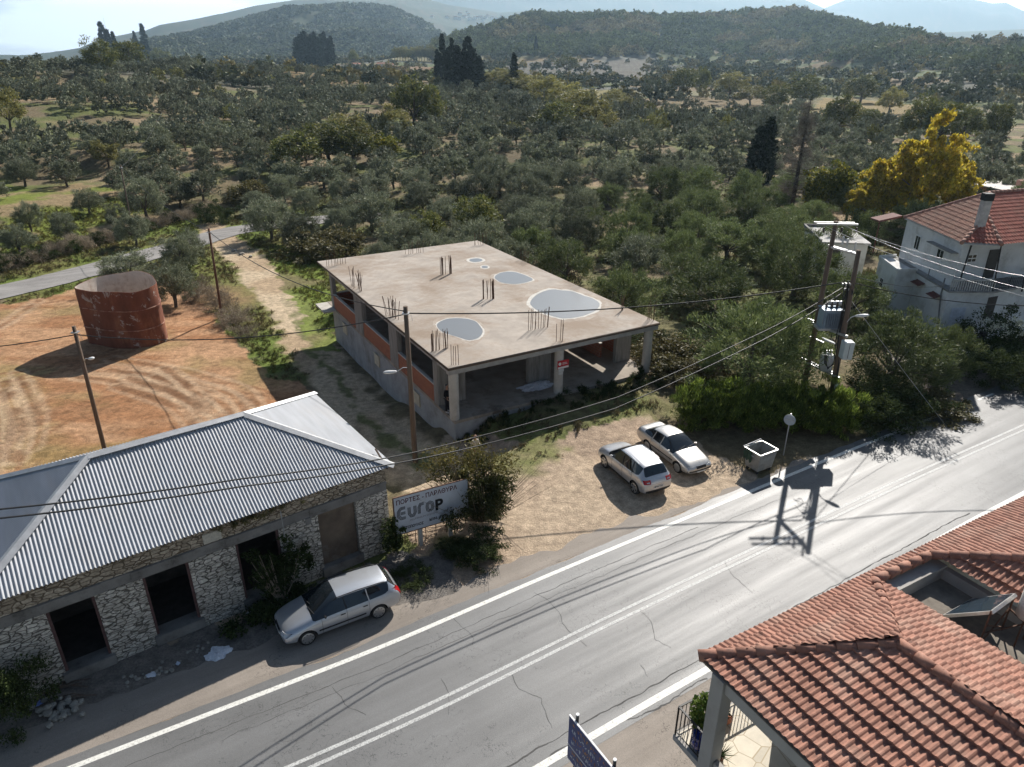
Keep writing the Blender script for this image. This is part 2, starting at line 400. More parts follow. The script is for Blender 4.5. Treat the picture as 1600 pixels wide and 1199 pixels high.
# plain beyond the groves: pale fields in long strips
pl = sstep(260, 340, rr) * sstep(1500, 1300, rr)
u1 = (X * .93 + Y * .35); v1 = (-X * .35 + Y * .93)
fid = _h(np.floor(u1 / 75 + .6 * np.floor(v1 / 48) % 3), np.floor(v1 / 48), 5)
fc = np.where(fid[:, None] < .2, (0.15, 0.15, 0.12), np.where(fid[:, None] < .45, (0.2, 0.145, 0.07), np.where(fid[:, None] < .7, (0.2, 0.18, 0.09), (0.12, 0.14, 0.05))))
rows = 0.85 + 0.15 * np.sin(v1 / 1.1)
col = lerp(col, fc * (0.8 + .4 * n1[:, None]) * rows[:, None], pl)
# wooded hills
hl = sstep(1000, 1300, rr) + sstep(18, 30, Z_) * sstep(300, 400, rr); hl = np.clip(hl, 0, 1)
col = lerp(col, lerp((0.06, 0.07, 0.035), (0.10, 0.085, 0.05), sstep(.5, .72, n3)), hl)
def zone(poly, c, k=1.0):
    global col
    m = inpoly(jx, jy, poly).astype(float) * k
    col = lerp(col, c, m)
ZL = -2.4
# green verge by the back road and grass patches
zone(W([(0, 300), (170, 330), (330, 345), (470, 330), (560, 380), (520, 560), (430, 580), (300, 480), (0, 520)], ZL), lerp((0.16, 0.16, 0.05), (0.13, 0.17, 0.035), sstep(.4, .6, n1)) * (0.7 + .6 * n2[:, None]))
zone(W([(0, 345), (60, 380), (190, 372), (290, 345), (230, 320), (120, 300), (0, 320)], ZL), lerp((0.17, 0.2, 0.04), (0.27, 0.2, 0.11), sstep(.45, .65, n1)) * (0.7 + .6 * n2[:, None]))
# red-brown worked field with the tank
field = W([(-400, 560), (-60, 482), (60, 470), (130, 448), (290, 440), (330, 490), (370, 540), (480, 620), (560, 660), (600, 720), (300, 1000), (-400, 900)], ZL)
worked = lerp((0.33, 0.165, 0.08), (0.44, 0.26, 0.145), sstep(.35, .65, fbm(X / 5, Y / 1.6, 33, 4)))
worked = lerp(worked, np.array((0.22, 0.18, 0.07)), sstep(.56, .74, n1) * .6) * (0.85 + .3 * n2[:, None])
zone(field, worked)
# tyre tracks curving over the field
for (cu, cv, rad, wd) in [(240, 690, 7.0, .22), (240, 690, 8.5, .22), (200, 760, 10.5, .2), (200, 760, 12, .2), (60, 520, 9, .25), (60, 520, 10.6, .25), (330, 640, 15, .2), (330, 640, 16.6, .2)]:
    c = G(cu, cv, ZL); dd = np.abs(np.hypot(X - c.x, (Y - c.y) * 1.0) - rad * (1 + .03 * n3))
    m = sstep(wd, wd * .5, dd) * inpoly(X, Y, field) * .8 * sstep(.35, .5, n1)
    col = lerp(col, np.array((0.25, 0.13, 0.065)), m)
TYRE = [[(175, 561), (248, 573), (321, 589), (379, 610), (400, 634)], [(140, 576), (233, 588), (306, 608), (350, 633), (356, 650)], [(257, 577), (280, 592), (310, 622), (330, 645)], [(29, 583), (44, 642), (32, 700)], [(3, 612), (17, 656), (10, 720)], [(200, 590), (290, 622), (320, 655)], [(60, 470), (20, 500), (-20, 520)], [(40, 600), (58, 650), (50, 700)]]
for L_t in TYRE:
    P_t = smooth_open([tuple(G(u, v, ZL)[:2]) for u, v in L_t]) 
    for off_ in (0, 1):
        dd = polydist(X + (n2 - .5) * .25, Y + off_ * 1.5, P_t); m = sstep(.42, .12, dd) * sstep(.25, .5, fbm(X / 2, Y / 2, 66, 3)) * .75
        col = lerp(col, np.array((0.2, 0.105, 0.055)), m); m2 = sstep(.3, .1, np.abs(dd - .55)) * .35; col = lerp(col, np.array((0.52, 0.38, 0.25)), m2)
# bare heap and dry brush by the pole
c = G(325, 470, ZL); m = sstep(6, 2, np.hypot(jx - c.x, (jy - c.y))) ; col = lerp(col, np.array((0.33, 0.2, 0.12)) * 1.0, m * .8)
# dirt track beside the concrete building
TRK = [(-42, 99), (-37.5, 91), (-33.5, 85), (-29, 78), (-25, 70.6), (-21, 64), (-18, 57.4), (-14.6, 50.6), (-11.6, 45), (-9.2, 40.2), (-6.8, 36), (-4.2, 32.2), (-1.2, 29.2), (3, 27)]
dt = polydist(jx, jy, TRK)
tm = sstep(2.35, 1.5, dt + (n2 - .5) * .8)
mid = sstep(.62, .2, dt) * sstep(.30, .5, n2) * .9 * sstep(70, 58, Y)
tcol = lerp((0.52, 0.41, 0.28), (0.42, 0.31, 0.2), sstep(.4, .6, n1))
tcol = lerp(tcol, np.array((0.15, 0.16, 0.06)), mid)
col = lerp(col, tcol, tm)
zone(W([(425, 383), (500, 400), (522, 470), (530, 548), (492, 548), (458, 480), (432, 425)], ZL), lerp((0.16, 0.21, 0.035), (0.2, 0.17, 0.08), sstep(.45, .65, n1)) * (0.7 + .6 * n2[:, None]), .9)
# pull-off in front of the building
lot = W([(640, 780), (690, 700), (720, 655), (830, 700), (930, 672), (985, 645), (1040, 660), (1120, 720), (1200, 760), (1330, 700), (1520, 605), (1600, 570), (1700, 560), (1700, 1300), (-300, 1400), (-300, 1150), (0, 1060), (300, 960), (560, 900), (640, 860)])
lc = lerp((0.45, 0.35, 0.25), (0.38, 0.285, 0.205), sstep(.35, .65, n1)) * (0.9 + .2 * n2[:, None])
zone(lot, lc)
for (cu, cv, rd) in [(960, 625, 2.6), (1000, 640, 2), (800, 720, 2.0), (700, 860, 1.5), (1070, 640, 1.6), (850, 700, 1.8)]:
    c = G(cu, cv); m = sstep(rd, rd * .5, np.hypot(jx - c.x, jy - c.y)); col = lerp(col, lerp((0.15, 0.19, 0.045), (0.22, 0.19, 0.1), n2), m * .9)
# driveway of the white house
zone(W([(1390, 560), (1475, 530), (1560, 590), (1640, 600), (1600, 640), (1500, 625), (1440, 640)]), np.array((0.21, 0.18, 0.15)))
# strip along the stone building: gravel, asphalt scraps and litter
zone([(-40, -6), (-12.9, 15.3), (-2.5, 21.6), (-2.0, 25.0), (-3.6, 25.4), (-17, 16.6), (-42, 2)], lerp((0.23, 0.2, 0.17), (0.17, 0.155, 0.14), sstep(.4, .6, n1)))
# dry ground right of the building
zone([bl(15.3, -2), bl(23, -1), bl(25, 14), bl(20, 26), bl(15.5, 24)], lerp((0.2, 0.14, 0.085), (0.16, 0.15, 0.07), n1), .8)
# fields of the valley floor
def TW(pts): return [tuple(T(u, v)[:2]) for u, v in pts]
VINE = [(TW([(575, 118), (690, 121), (694, 104), (600, 103)]), (0.24, 0.15, 0.08)), (TW([(780, 122), (1010, 131), (1020, 98), (790, 101)]), (0.125, 0.115, 0.095)), (TW([(905, 152), (985, 156), (1000, 142), (905, 139)]), (0.25, 0.21, 0.08)), (TW([(1265, 182), (1440, 196), (1450, 168), (1330, 150), (1280, 158)]), (0.28, 0.2, 0.08)), (TW([(1480, 255), (1530, 262), (1525, 238), (1485, 236)]), (0.3, 0.25, 0.12))]
for poly, c_ in VINE: zone(poly, np.array(c_) * (.8 + .4 * n1[:, None]) * (0.85 + 0.15 * np.sin((X * .8 + Y * .6) * 1.6))[:, None], .9)

col = np.clip(col, 0.01, 0.8)

nr, na = AA.shape
ii = np.arange(nr - 1)[:, None] * na; jj = np.arange(na)[None]
j2 = (jj + 1) % na
F = np.stack([ii + jj, ii + j2, ii + na + j2, ii + na + jj], -1).reshape(-1, 4)
gmesh = np_mesh('ground', np.stack([X, Y, Z_], -1), F[:, ::-1], smooth=True)
ca = gmesh.color_attributes.new('tint', 'FLOAT_COLOR', 'POINT')
ca.data.foreach_set('color', np.concatenate([col, np.ones((len(col), 1))], 1).astype(np.float32).ravel())
gm = bpy.data.materials.new('ground'); gm.use_nodes = True
t = gm.node_tree; N = t.nodes; L = t.links; b = N['Principled BSDF']; b.inputs['Roughness'].default_value = 0.95; b.inputs['Specular IOR Level'].default_value = 0.15
at = N.new('ShaderNodeAttribute'); at.attribute_name = 'tint'
tc = N.new('ShaderNodeTexCoord')
def nz(scale, det=8, ro=.65):
    n = N.new('ShaderNodeTexNoise'); n.inputs['Scale'].default_value = scale; n.inputs['Detail'].default_value = det; n.inputs['Roughness'].default_value = ro
    L.new(tc.outputs['Object'], n.inputs['Vector']); return n
a = nz(2.2); a2 = nz(14, 4)
mr = N.new('ShaderNodeMapRange'); mr.inputs[1].default_value = .28; mr.inputs[2].default_value = .72; mr.inputs[3].default_value = .55; mr.inputs[4].default_value = 1.4; L.new(a.outputs[0], mr.inputs[0])
mr2 = N.new('ShaderNodeMapRange'); mr2.inputs[1].default_value = .3; mr2.inputs[2].default_value = .7; mr2.inputs[3].default_value = .7; mr2.inputs[4].default_value = 1.3; L.new(a2.outputs[0], mr2.inputs[0])
mm = N.new('ShaderNodeMath'); mm.operation = 'MULTIPLY'; L.new(mr.outputs[0], mm.inputs[0]); L.new(mr2.outputs[0], mm.inputs[1])
mx = N.new('ShaderNodeMix'); mx.data_type = 'RGBA'; mx.blend_type = 'MULTIPLY'; mx.inputs[0].default_value = 1
L.new(at.outputs['Color'], mx.inputs[6]); L.new(mm.outputs[0], mx.inputs[7]); L.new(mx.outputs[2], b.inputs['Base Color'])
bp = N.new('ShaderNodeBump'); bp.inputs['Strength'].default_value = .6; bp.inputs['Distance'].default_value = .08; L.new(mm.outputs[0], bp.inputs['Height']); L.new(bp.outputs[0], b.inputs['Normal'])
ground = link('ground', gmesh, gm); tag(ground, 'earth, grass, fields and wooded hills reaching to the horizon', kind='structure')

# ------------------------------------------------------------------ roads
def asphalt(name, c, rough, spec, var=.18):
    m = bpy.data.materials.new(name); m.use_nodes = True
    t = m.node_tree; N = t.nodes; L = t.links; b = N['Principled BSDF']
    b.inputs['Specular IOR Level'].default_value = spec
    tc = N.new('ShaderNodeTexCoord')
    m0_ = N.new('ShaderNodeMapping'); m0_.inputs['Rotation'].default_value = (0, 0, -0.56); L.new(tc.outputs['Object'], m0_.inputs[0]); mp = N.new('ShaderNodeMapping'); mp.inputs['Scale'].default_value = (.05, 1, 1); L.new(m0_.outputs[0], mp.inputs[0])
    def nz(src, s, d=6, r=.6):
        n = N.new('ShaderNodeTexNoise'); n.inputs['Scale'].default_value = s; n.inputs['Detail'].default_value = d; n.inputs['Roughness'].default_value = r; L.new(src, n.inputs['Vector']); return n.outputs[0]
    def rng(src, a, b_, c_, d_):
        q = N.new('ShaderNodeMapRange'); q.inputs[1].default_value = a; q.inputs[2].default_value = b_; q.inputs[3].default_value = c_; q.inputs[4].default_value = d_; L.new(src, q.inputs[0]); return q.outputs[0]
    def mul(p, q, op='MULTIPLY'):
        k = N.new('ShaderNodeMath'); k.operation = op
        if isinstance(p, float): k.inputs[0].default_value = p
        else: L.new(p, k.inputs[0])
        if isinstance(q, float): k.inputs[1].default_value = q
        else: L.new(q, k.inputs[1])
        return k.outputs[0]
    lane = rng(nz(mp.outputs[0], 1.4, 4), .3, .7, 1 - var, 1 + var)
    grain = rng(nz(tc.outputs['Object'], 55, 3), .25, .75, .72, 1.28)
    patch = rng(nz(tc.outputs['Object'], .35, 5), .3, .7, .88, 1.12)
    v = mul(mul(lane, grain), patch)
    # cracks
    vo = N.new('ShaderNodeTexVoronoi'); vo.feature = 'DISTANCE_TO_EDGE'; vo.inputs['Scale'].default_value = .42
    ds = N.new('ShaderNodeMix'); ds.data_type = 'VECTOR'; ds.inputs[0].default_value = .16
    nn = N.new('ShaderNodeTexNoise'); nn.inputs['Scale'].default_value = 1.6; nn.inputs['Detail'].default_value = 8; L.new(tc.outputs['Object'], nn.inputs['Vector'])
    sc_ = N.new('ShaderNodeVectorMath'); sc_.operation = 'SCALE'; sc_.inputs[3].default_value = 6; L.new(nn.outputs['Color'], sc_.inputs[0])
    adv = N.new('ShaderNodeVectorMath'); adv.operation = 'ADD'; L.new(tc.outputs['Object'], adv.inputs[0]); L.new(sc_.outputs[0], adv.inputs[1])
    L.new(adv.outputs[0], vo.inputs['Vector'])
    ck = rng(vo.outputs[0], .0, .012, .3, 1.0)
    cm = rng(nz(tc.outputs['Object'], .25, 2), .48, .55, 1.0, 0.0)
    ckk = mul(ck, cm, 'MAXIMUM')
    v = mul(v, ckk)
    mx = N.new('ShaderNodeMix'); mx.data_type = 'RGBA'; mx.blend_type = 'MULTIPLY'; mx.inputs[0].default_value = 1; mx.inputs[6].default_value = (*c, 1)
    L.new(v, mx.inputs[7]); L.new(mx.outputs[2], b.inputs['Base Color'])
    L.new(rng(lane, 1 - var, 1 + var, rough + .08, rough - .06), b.inputs['Roughness'])
    bp = N.new('ShaderNodeBump'); bp.inputs['Strength'].default_value = .35; bp.inputs['Distance'].default_value = .012; L.new(grain, bp.inputs['Height']); L.new(bp.outputs[0], b.inputs['Normal'])
    return m
M_ROAD = asphalt('asphalt', (0.152, 0.152, 0.15), 0.5, 0.42, .14)
M_SHOULD = asphalt('worn_shoulder_asphalt', (0.27, 0.235, 0.2), 0.85, 0.3)
def ribbon(c_off0, c_off1, x0, x1, z, step=0.5, jit=0, seed=0, fn=None):
    """strip between two offsets from the upper white line, along the road"""
    xs = np.arange(x0, x1, step); ys = up_y(xs)
    k = np.ones(15) / 15
    pad = np.concatenate([np.full(7, ys[0]), ys, np.full(7, ys[-1])]); pad[:7] = ys[0] - (ys[1] - ys[0]) * np.arange(7, 0, -1); pad[-7:] = ys[-1] + (ys[-1] - ys[-2]) * np.arange(1, 8)
    ys = np.convolve(pad, k, 'valid')
    dx = np.gradient(xs); dy = np.gradient(ys); n = np.stack([-dy, dx], -1) / np.hypot(dx, dy)[:, None]
    o0 = c_off0 + (fbm(xs / .9, xs * 0, seed, 4) - .5) * jit if jit else np.full(len(xs), float(c_off0))
    if fn is not None: o0 = o0 + fn(xs)
    P0 = np.stack([xs, ys], -1) + n * o0[:, None]; P1 = np.stack([xs, ys], -1) + n * c_off1
    V = np.concatenate([np.c_[P0, np.full(len(xs), z)], np.c_[P1, np.full(len(xs), z)]])
    i = np.arange(len(xs) - 1); m = len(xs)
    return V, np.stack([i, i + m, i + m + 1, i + 1], -1)
RW = 6.95     # white line to white line
V, F = ribbon(.45, -RW - .35, -40, 110, 0.012, .25, .25, 3)
road = link('road', np_mesh('road', V, F), M_ROAD); tag(road, 'grey asphalt country road', kind='structure')
V, F = ribbon(1.3, .44, -40, 16, 0.006, .25, 1.1, 9, lambda x: 1.1 * sstep(-2, -8, x) - .7 * sstep(4, 12, x))
shoulder = link('road_shoulder', np_mesh('road_shoulder', V, F), M_SHOULD); tag(shoulder, 'sandy worn asphalt verge on the stone building side', kind='structure')
V, F = ribbon(-RW - .33, -RW - 5.5, -40, 110, 0.008, .5)
lay = link('pavement', np_mesh('pavement', V, F), M_SHOULD); tag(lay, 'patched sandy asphalt verge on the tiled roof side', kind='structure')
M_PAINT = mat('road_paint', (0.72, 0.71, 0.66), .6, var=.12, scale=9, dirt=(0.3, 0.29, 0.27), dscale=14, dlo=.5, dhi=.72)
M_PAINTW = mat('worn_road_paint', (0.55, 0.55, 0.53), .6, var=.15, scale=9, dirt=(0.24, 0.24, 0.235), dscale=22, dlo=.44, dhi=.62)
def marking(name, off, w, x0, x1, m, label):
    V, F = ribbon(off + w / 2, off - w / 2, x0, x1, 0.016, .25)
    tag(link(name, np_mesh(name, V, F), m), label, kind='structure')
marking('edge_line', 0, .19, -40, 27.9, M_PAINT, 'white edge line on the far side of the road')
for q in range(9): marking('edge_line_dash', 0, .16, 29 + q * 3.0, 30.6 + q * 3.0, M_PAINT, 'short white edge dashes at the driveway mouth')
marking('edge_line', -RW, .24, -40, 110, M_PAINT, 'broad white edge line on the near side of the road')
marking('centre_line', -RW / 2 + .17 + .15, .13, -40, 110, M_PAINTW, 'worn double white centre line')
marking('centre_line', -RW / 2 - .17 + .15, .13, -40, 110, M_PAINTW, 'worn double white centre line, near stripe')
M_CRACK = mat('bitumen_crack', (0.085, 0.083, 0.08), .9, var=.3)
def seam(pts, w=.022, z=.0145, jit=.12, seed=1, label='dark crack across the asphalt'):
    P = np.array(pts, float); s = np.r_[0, np.cumsum(np.hypot(*np.diff(P, axis=0).T))]; ss = np.arange(0, s[-1], .12); x = np.interp(ss, s, P[:, 0]); y = np.interp(ss, s, P[:, 1])
    x = x + (fbm(ss / .5, ss * 0 + seed, seed, 3) - .5) * jit * 2; y = y + (fbm(ss / .5, ss * 0 + seed + 9, seed + 3, 3) - .5) * jit * 2
    dx = np.gradient(x); dy = np.gradient(y); n = np.stack([-dy, dx], -1) / np.hypot(dx, dy)[:, None]; ww = w * (.25 + 1.1 * fbm(ss / .35, ss * 0, seed + 5, 2))[:, None]
    V = np.concatenate([np.c_[np.stack([x, y], -1) + n * ww / 2, np.full(len(ss), z)], np.c_[np.stack([x, y], -1) - n * ww / 2, np.full(len(ss), z)]]); i = np.arange(len(ss) - 1); m = len(ss)
    tag(link('road_crack', np_mesh('road_crack', V, np.stack([i, i + m, i + m + 1, i + 1], -1)), M_CRACK), label, kind='structure')
for k, L_c in enumerate([[(837, 925), (859, 940), (875, 965), (887, 987), (915, 1012)], [(1000, 956), (1019, 978), (1025, 1000), (1053, 1015)], [(798, 1050), (812, 1075), (845, 1090), (864, 1140)], [(1130, 880), (1150, 905), (1180, 930)], [(1240, 790), (1262, 806), (1300, 822)], [(690, 1060), (705, 1090), (700, 1120)], [(1000, 1040), (1014, 1058)], [(520, 1075), (540, 1100), (575, 1120)], [(700, 960), (730, 985), (742, 1010)]]): seam([tuple(G(u, v)[:2]) for u, v in L_c], seed=k + 2)
def along(off, x0, x1): xs = np.arange(x0, x1, .5); return [(x, up_y(x) + off * 1.18) for x in xs]
seam(along(-.75, -20, 9), .03, jit=.06, seed=31, label='thin dark seam along the far edge of the asphalt'); seam(along(-1.15, -9, 14), .02, jit=.1, seed=33, label='second thin seam along the far edge of the asphalt'); seam(along(-RW + .5, -12, 22), .05, jit=.08, seed=35, label='dark seam along the near edge of the asphalt')
seam([tuple(G(u, v)[:2]) for u, v in [(850, 1199), (880, 1168), (930, 1146), (1000, 1118), (1060, 1085), (1110, 1060)]], .06, .0125, .15, 41, 'dark crack in the near verge')
# worn polished and dusty patches of the verge
# pale painted bars in front of the near house
for k in range(2):
    a = G(1010 + k * 40, 1199, 0); b_ = G(1062 + k * 30, 1158 + k * 22, 0)
# narrow back road behind the field
BR = [(-62, 52), (-50.5, 69.5), (-45.5, 78), (-41, 88), (-38.3, 95), (-33, 100), (-26, 103), (-18, 104)]
M_BACK = asphalt('pale_asphalt', (0.27, 0.255, 0.24), .9, .2)
def road_sheet(name, line, w, m, dz=.03, step=1.0):
    P = np.array(line, float); s = np.r_[0, np.cumsum(np.hypot(*np.diff(P, axis=0).T))]
    ss = np.arange(0, s[-1], step); x = np.interp(ss, s, P[:, 0]); y = np.interp(ss, s, P[:, 1])
    k = np.ones(7) / 7
    xs_, ys_ = x.copy(), y.copy(); x[3:-3] = np.convolve(xs_, k, 'valid'); y[3:-3] = np.convolve(ys_, k, 'valid')
    dx = np.gradient(x); dy = np.gradient(y); n = np.stack([-dy, dx], -1) / np.hypot(dx, dy)[:, None]
    offs = np.linspace(-w / 2, w / 2, 5); rows_ = []
    for o in offs:
        q = np.stack([x, y], -1) + n * o; rows_.append(np.c_[q, height(q[:, 0], q[:, 1]) + dz + .05])
    V = np.concatenate(rows_); m_ = len(ss); i = np.arange(m_ - 1)
    F = np.concatenate([np.stack([i + r * m_, i + 1 + r * m_, i + 1 + (r + 1) * m_, i + (r + 1) * m_], -1) for r in range(4)])
    return link(name, np_mesh(name, V, F, True), m)
tag(road_sheet('back_road', BR, 5.0, M_BACK), 'pale narrow lane behind the red dirt field', kind='structure')
# ------------------------------------------------------------------ unfinished concrete building
M_SLAB = mat('weathered_roof_concrete', (0.385, 0.332, 0.28), .85, var=.2, scale=.9, bump=.25, bscale=30, dirt=(0.27, 0.205, 0.15), dscale=.22, dlo=.46, dhi=.62)
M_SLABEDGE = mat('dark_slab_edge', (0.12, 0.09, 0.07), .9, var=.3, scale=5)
M_CONC = mat('raw_concrete', (0.36, 0.345, 0.32), .9, var=.16, scale=2.2, bump=.3, bscale=18, dirt=(0.22, 0.205, 0.185), dscale=.8, dlo=.5, dhi=.75)
M_CONCW = mat('pale_column_concrete', (0.50, 0.47, 0.42), .88, var=.12, scale=2.5, bump=.15, bscale=20, dirt=(0.36, 0.32, 0.27), dscale=1.5, dlo=.5, dhi=.75)
M_BASE = mat('grey_base_concrete', (0.33, 0.335, 0.34), .9, var=.16, scale=1.3, bump=.2, bscale=14, dirt=(0.17, 0.165, 0.15), dscale=.5, dlo=.48, dhi=.72)
M_BOARD = mat('board_marked_concrete', (0.27, 0.255, 0.235), .92, var=.3, scale=3, stretch=(3, 3, .25), bump=.4, bscale=8, dirt=(0.15, 0.135, 0.115), dscale=2, dlo=.5, dhi=.7)
M_RUST = mat('rusty_steel', (0.115, 0.062, 0.04), .8, var=.35, scale=6)
def brickmat(name, c1, c2, mortar, bw=.19, bh=.19):
    m = mat(name, c1, .92, var=.18, scale=3)
    t = m.node_tree; N = t.nodes; L = t.links; b = N['Principled BSDF']
    src = b.inputs['Base Color'].links[0].from_socket
    tc = N.new('ShaderNodeTexCoord'); sp = N.new('ShaderNodeSeparateXYZ'); L.new(tc.outputs['Object'], sp.inputs[0])
    ad = N.new('ShaderNodeMath'); ad.operation = 'ADD'; L.new(sp.outputs[0], ad.inputs[0]); L.new(sp.outputs[1], ad.inputs[1])
    cb = N.new('ShaderNodeCombineXYZ'); L.new(ad.outputs[0], cb.inputs[0]); L.new(sp.outputs[2], cb.inputs[1])
    br = N.new('ShaderNodeTexBrick'); br.inputs['Scale'].default_value = 1; br.inputs['Brick Width'].default_value = bw * 1.6; br.inputs['Row Height'].default_value = bh
    br.inputs['Mortar Size'].default_value = .012; br.inputs['Color1'].default_value = (1, 1, 1, 1); br.inputs['Color2'].default_value = (*[c2[i] / c1[i] for i in range(3)], 1); br.inputs['Mortar'].default_value = (*[mortar[i] / c1[i] for i in range(3)], 1)
    L.new(cb.outputs[0], br.inputs['Vector'])
    mx = N.new('ShaderNodeMix'); mx.data_type = 'RGBA'; mx.blend_type = 'MULTIPLY'; mx.inputs[0].default_value = 1
    L.new(src, mx.inputs[6]); L.new(br.outputs[0], mx.inputs[7]); L.new(mx.outputs[2], b.inputs['Base Color'])
    bp = N.new('ShaderNodeBump'); bp.invert = True; bp.inputs['Strength'].default_value = .5; bp.inputs['Distance'].default_value = .01; L.new(br.outputs[1], bp.inputs['Height']); L.new(bp.outputs[0], b.inputs['Normal'])
    return m
M_BRICK = brickmat('hollow_orange_brick', (0.36, 0.125, 0.062), (0.30, 0.10, 0.055), (0.27, 0.2, 0.16))
random.seed(4)
cb = empty('concrete_building', (BO[0], BO[1], 0), BANG, 'unfinished single storey concrete building with bare flat roof, round front columns and rusty rebar stubs', 'building')
WX, WY = 14.85, 25.26
mb = MB(); mb.box(0, WX, 0, WY, 3.80, 3.95); slab_o = mb.build('roof_slab', M_SLAB, cb, bevel=.02)
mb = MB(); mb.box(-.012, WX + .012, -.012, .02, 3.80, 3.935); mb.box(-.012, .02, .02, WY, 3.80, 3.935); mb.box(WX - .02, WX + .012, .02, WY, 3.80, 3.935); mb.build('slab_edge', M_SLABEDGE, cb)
mb = MB()
mb.box(.05, WX - .05, .05, .45, 3.50, 3.797); mb.box(.3, .6, .45, WY - 2, 3.34, 3.797); mb.box(WX - .6, WX - .3, .45, WY - 2, 3.34, 3.797); mb.box(.6, WX - .6, WY - 2.3, WY - 2.0, 3.34, 3.797)
mb.box(7.3, 7.6, .45, WY - 2.3, 3.40, 3.797); mb.box(.6, 7.3, 8.9, 9.2, 3.42, 3.797); mb.box(7.6, WX - .6, 8.9, 9.2, 3.42, 3.797); mb.box(.6, 7.3, 16.1, 16.4, 3.42, 3.797); mb.box(7.6, WX - .6, 16.1, 16.4, 3.42, 3.797)
mb.build('beam', M_CONC, cb)
mb = MB(); mb.box(.30, 14.6, .04, 24.6, .44, .62); mb.build('floor_slab', mat('dusty_floor_concrete', (0.33, 0.285, 0.235), .9, var=.2, scale=1.2, dirt=(0.15, 0.12, 0.095), dscale=.55, dlo=.5, dhi=.66, bump=.2), cb)
mb = MB(); mb.box(.32, .60, .06, 23.2, -3.2, .438); mb.box(.60, 14.5, .06, .3, -1.0, .438); mb.box(14.25, 14.5, .3, 23.2, -1.6, .438); mb.box(.60, 14.25, 22.9, 23.2, -3.2, .438); mb.build('base_wall', M_BASE, cb)
for x in (.45, 7.45, 14.3):
    mb = MB(); mb.tube([(x, .36, .62), (x, .36, 3.5)], .28, 28); mb.tube([(x, .36, 3.2), (x, .36, 3.24)], .287, 28)
    mb.build('column', M_CONCW, cb, smooth=False)
    for p in cb.children[-1].data.polygons: p.use_smooth = len(p.vertices) == 4
def pier(x0, x1, y0, y1, m=None, z1=3.34): mb = MB(); mb.box(x0, x1, y0, y1, .62, z1); return mb.build('pier', m or M_BOARD, cb, bevel=.01)
pier(.30, 2.1, 2.25, 2.84, z1=3.5); pier(6.5, 8.15, 2.3, 2.6, z1=3.4); pier(13.3, 14.55, 2.3, 2.6, z1=3.5)
for xs in ((.30, .62), (14.23, 14.55)):
    pier(*xs, 8.53, 10.0); pier(*xs, 15.4, 17.15); pier(*xs, 22.6, 23.2)
pier(4.9, 6.0, 22.9, 23.2); pier(9.0, 10.1, 22.9, 23.2)
for x, y in ((7.2, 9.0), (7.2, 16.2), (11.2, 9.0)): pier(x, x + .5, y, y + .35, z1=3.4)
M_SILL = mat('pale_sill_concrete', (0.55, 0.52, 0.47), .85, var=.1)
def para(x0, x1, y0, y1):
    mb = MB(); mb.box(x0, x1, y0, y1, .622, 1.75); o = mb.build('brick_parapet', M_BRICK, cb)
    mb = MB(); mb.box(x0 - .02, x1 + .02, y0 + .003, y1 - .003, 1.752, 1.81); mb.build('sill', M_SILL, o)
def para2(x0, x1, y0, y1, z1):
    mb = MB(); mb.box(x0, x1, y0, y1, .622, z1); o = mb.build('brick_parapet', M_BRICK, cb)
    mb = MB(); mb.box(x0 - .02, x1 + .02, y0 + .003, y1 - .003, z1 + .002, z1 + .06); mb.build('sill', M_SILL, o)
pier(14.23, 14.55, 2.603, 3.3, z1=3.34)
for a, b_ in ((2.84, 8.53), (10.0, 15.4), (17.15, 22.6)):
    para(.33, .5, a, b_); para2(14.34, 14.51, a if a > 3 else 3.3, b_, 2.55 if a < 3 else 2.2)
para2(12.95, 13.12, 3.6, 6.6, 1.6)
for a, b_ in ((.62, 4.9), (6.0, 9.0), (10.1, 14.23)): para(a, b_, 22.95, 23.12)
for y in (5.1, 12.3, 19.6):       # pale panels on the base wall
    mb = MB(); mb.box(.24, .318, y, y + .95, -.72, .12); mb.box(.20, .238, y - .04, y + .99, .122, .18); mb.build('pale_panel', mat('cream_plywood', (0.52, 0.47, 0.36), .8, var=.15), cb, bevel=.005)
mb = MB(); mb.box(-.7, .29, 22.2, 24.6, .46, .60); mb.build('ledge', M_CONCW, cb)
# starter bars
def rebar(pts, h=1.2, r=.017, lean=.05):
    mb = MB()
    for (x, y) in pts:
        a = random.gauss(0, lean); b_ = random.gauss(0, lean); hh = h * random.uniform(.86, 1.08)
        mb.tube([(x, y, 3.951), (x + a * .4, y + b_ * .4, 3.95 + hh * .5), (x + a, y + b_, 3.95 + hh)], r, 5)
    mb.build('rebar', M_RUST, cb)
def row(x0, y0, x1, y1, n, j=.05): return [(x0 + (x1 - x0) * i / (n - 1) + random.gauss(0, j), y0 + (y1 - y0) * i / (n - 1) + random.gauss(0, j)) for i in range(n)]
def lp(u, v):
    p = G(u, v, 3.95); d = np.array(p[:2]) - BO; return float(d @ BEX), float(d @ BEY)
def prow(u0, v0, u1, v1, n, j=.05): a = lp(u0, v0); b_ = lp(u1, v1); return row(*a, *b_, n, j)
rebar(prow(511, 417, 539, 412, 9)); rebar(prow(635, 398, 661, 395, 9), 1.1); rebar(prow(742, 384, 761, 381, 8), 1.1)
rebar(prow(550, 448, 565, 456, 8, .12) + prow(552, 450, 564, 455, 6, .15), 1.35, lean=.1); rebar(prow(604, 492, 621, 500, 8, .14) + prow(606, 494, 619, 498, 6, .16), 1.35, lean=.12)
rebar(prow(676, 549, 697, 545, 7), 1.2); a = lp(676, 549); b_ = lp(697, 545)
for q in (a, b_): rebar([(q[0] + random.gauss(0, .05), q[1] + random.gauss(0, .05)) for _ in range(5)], 1.15, lean=.03)
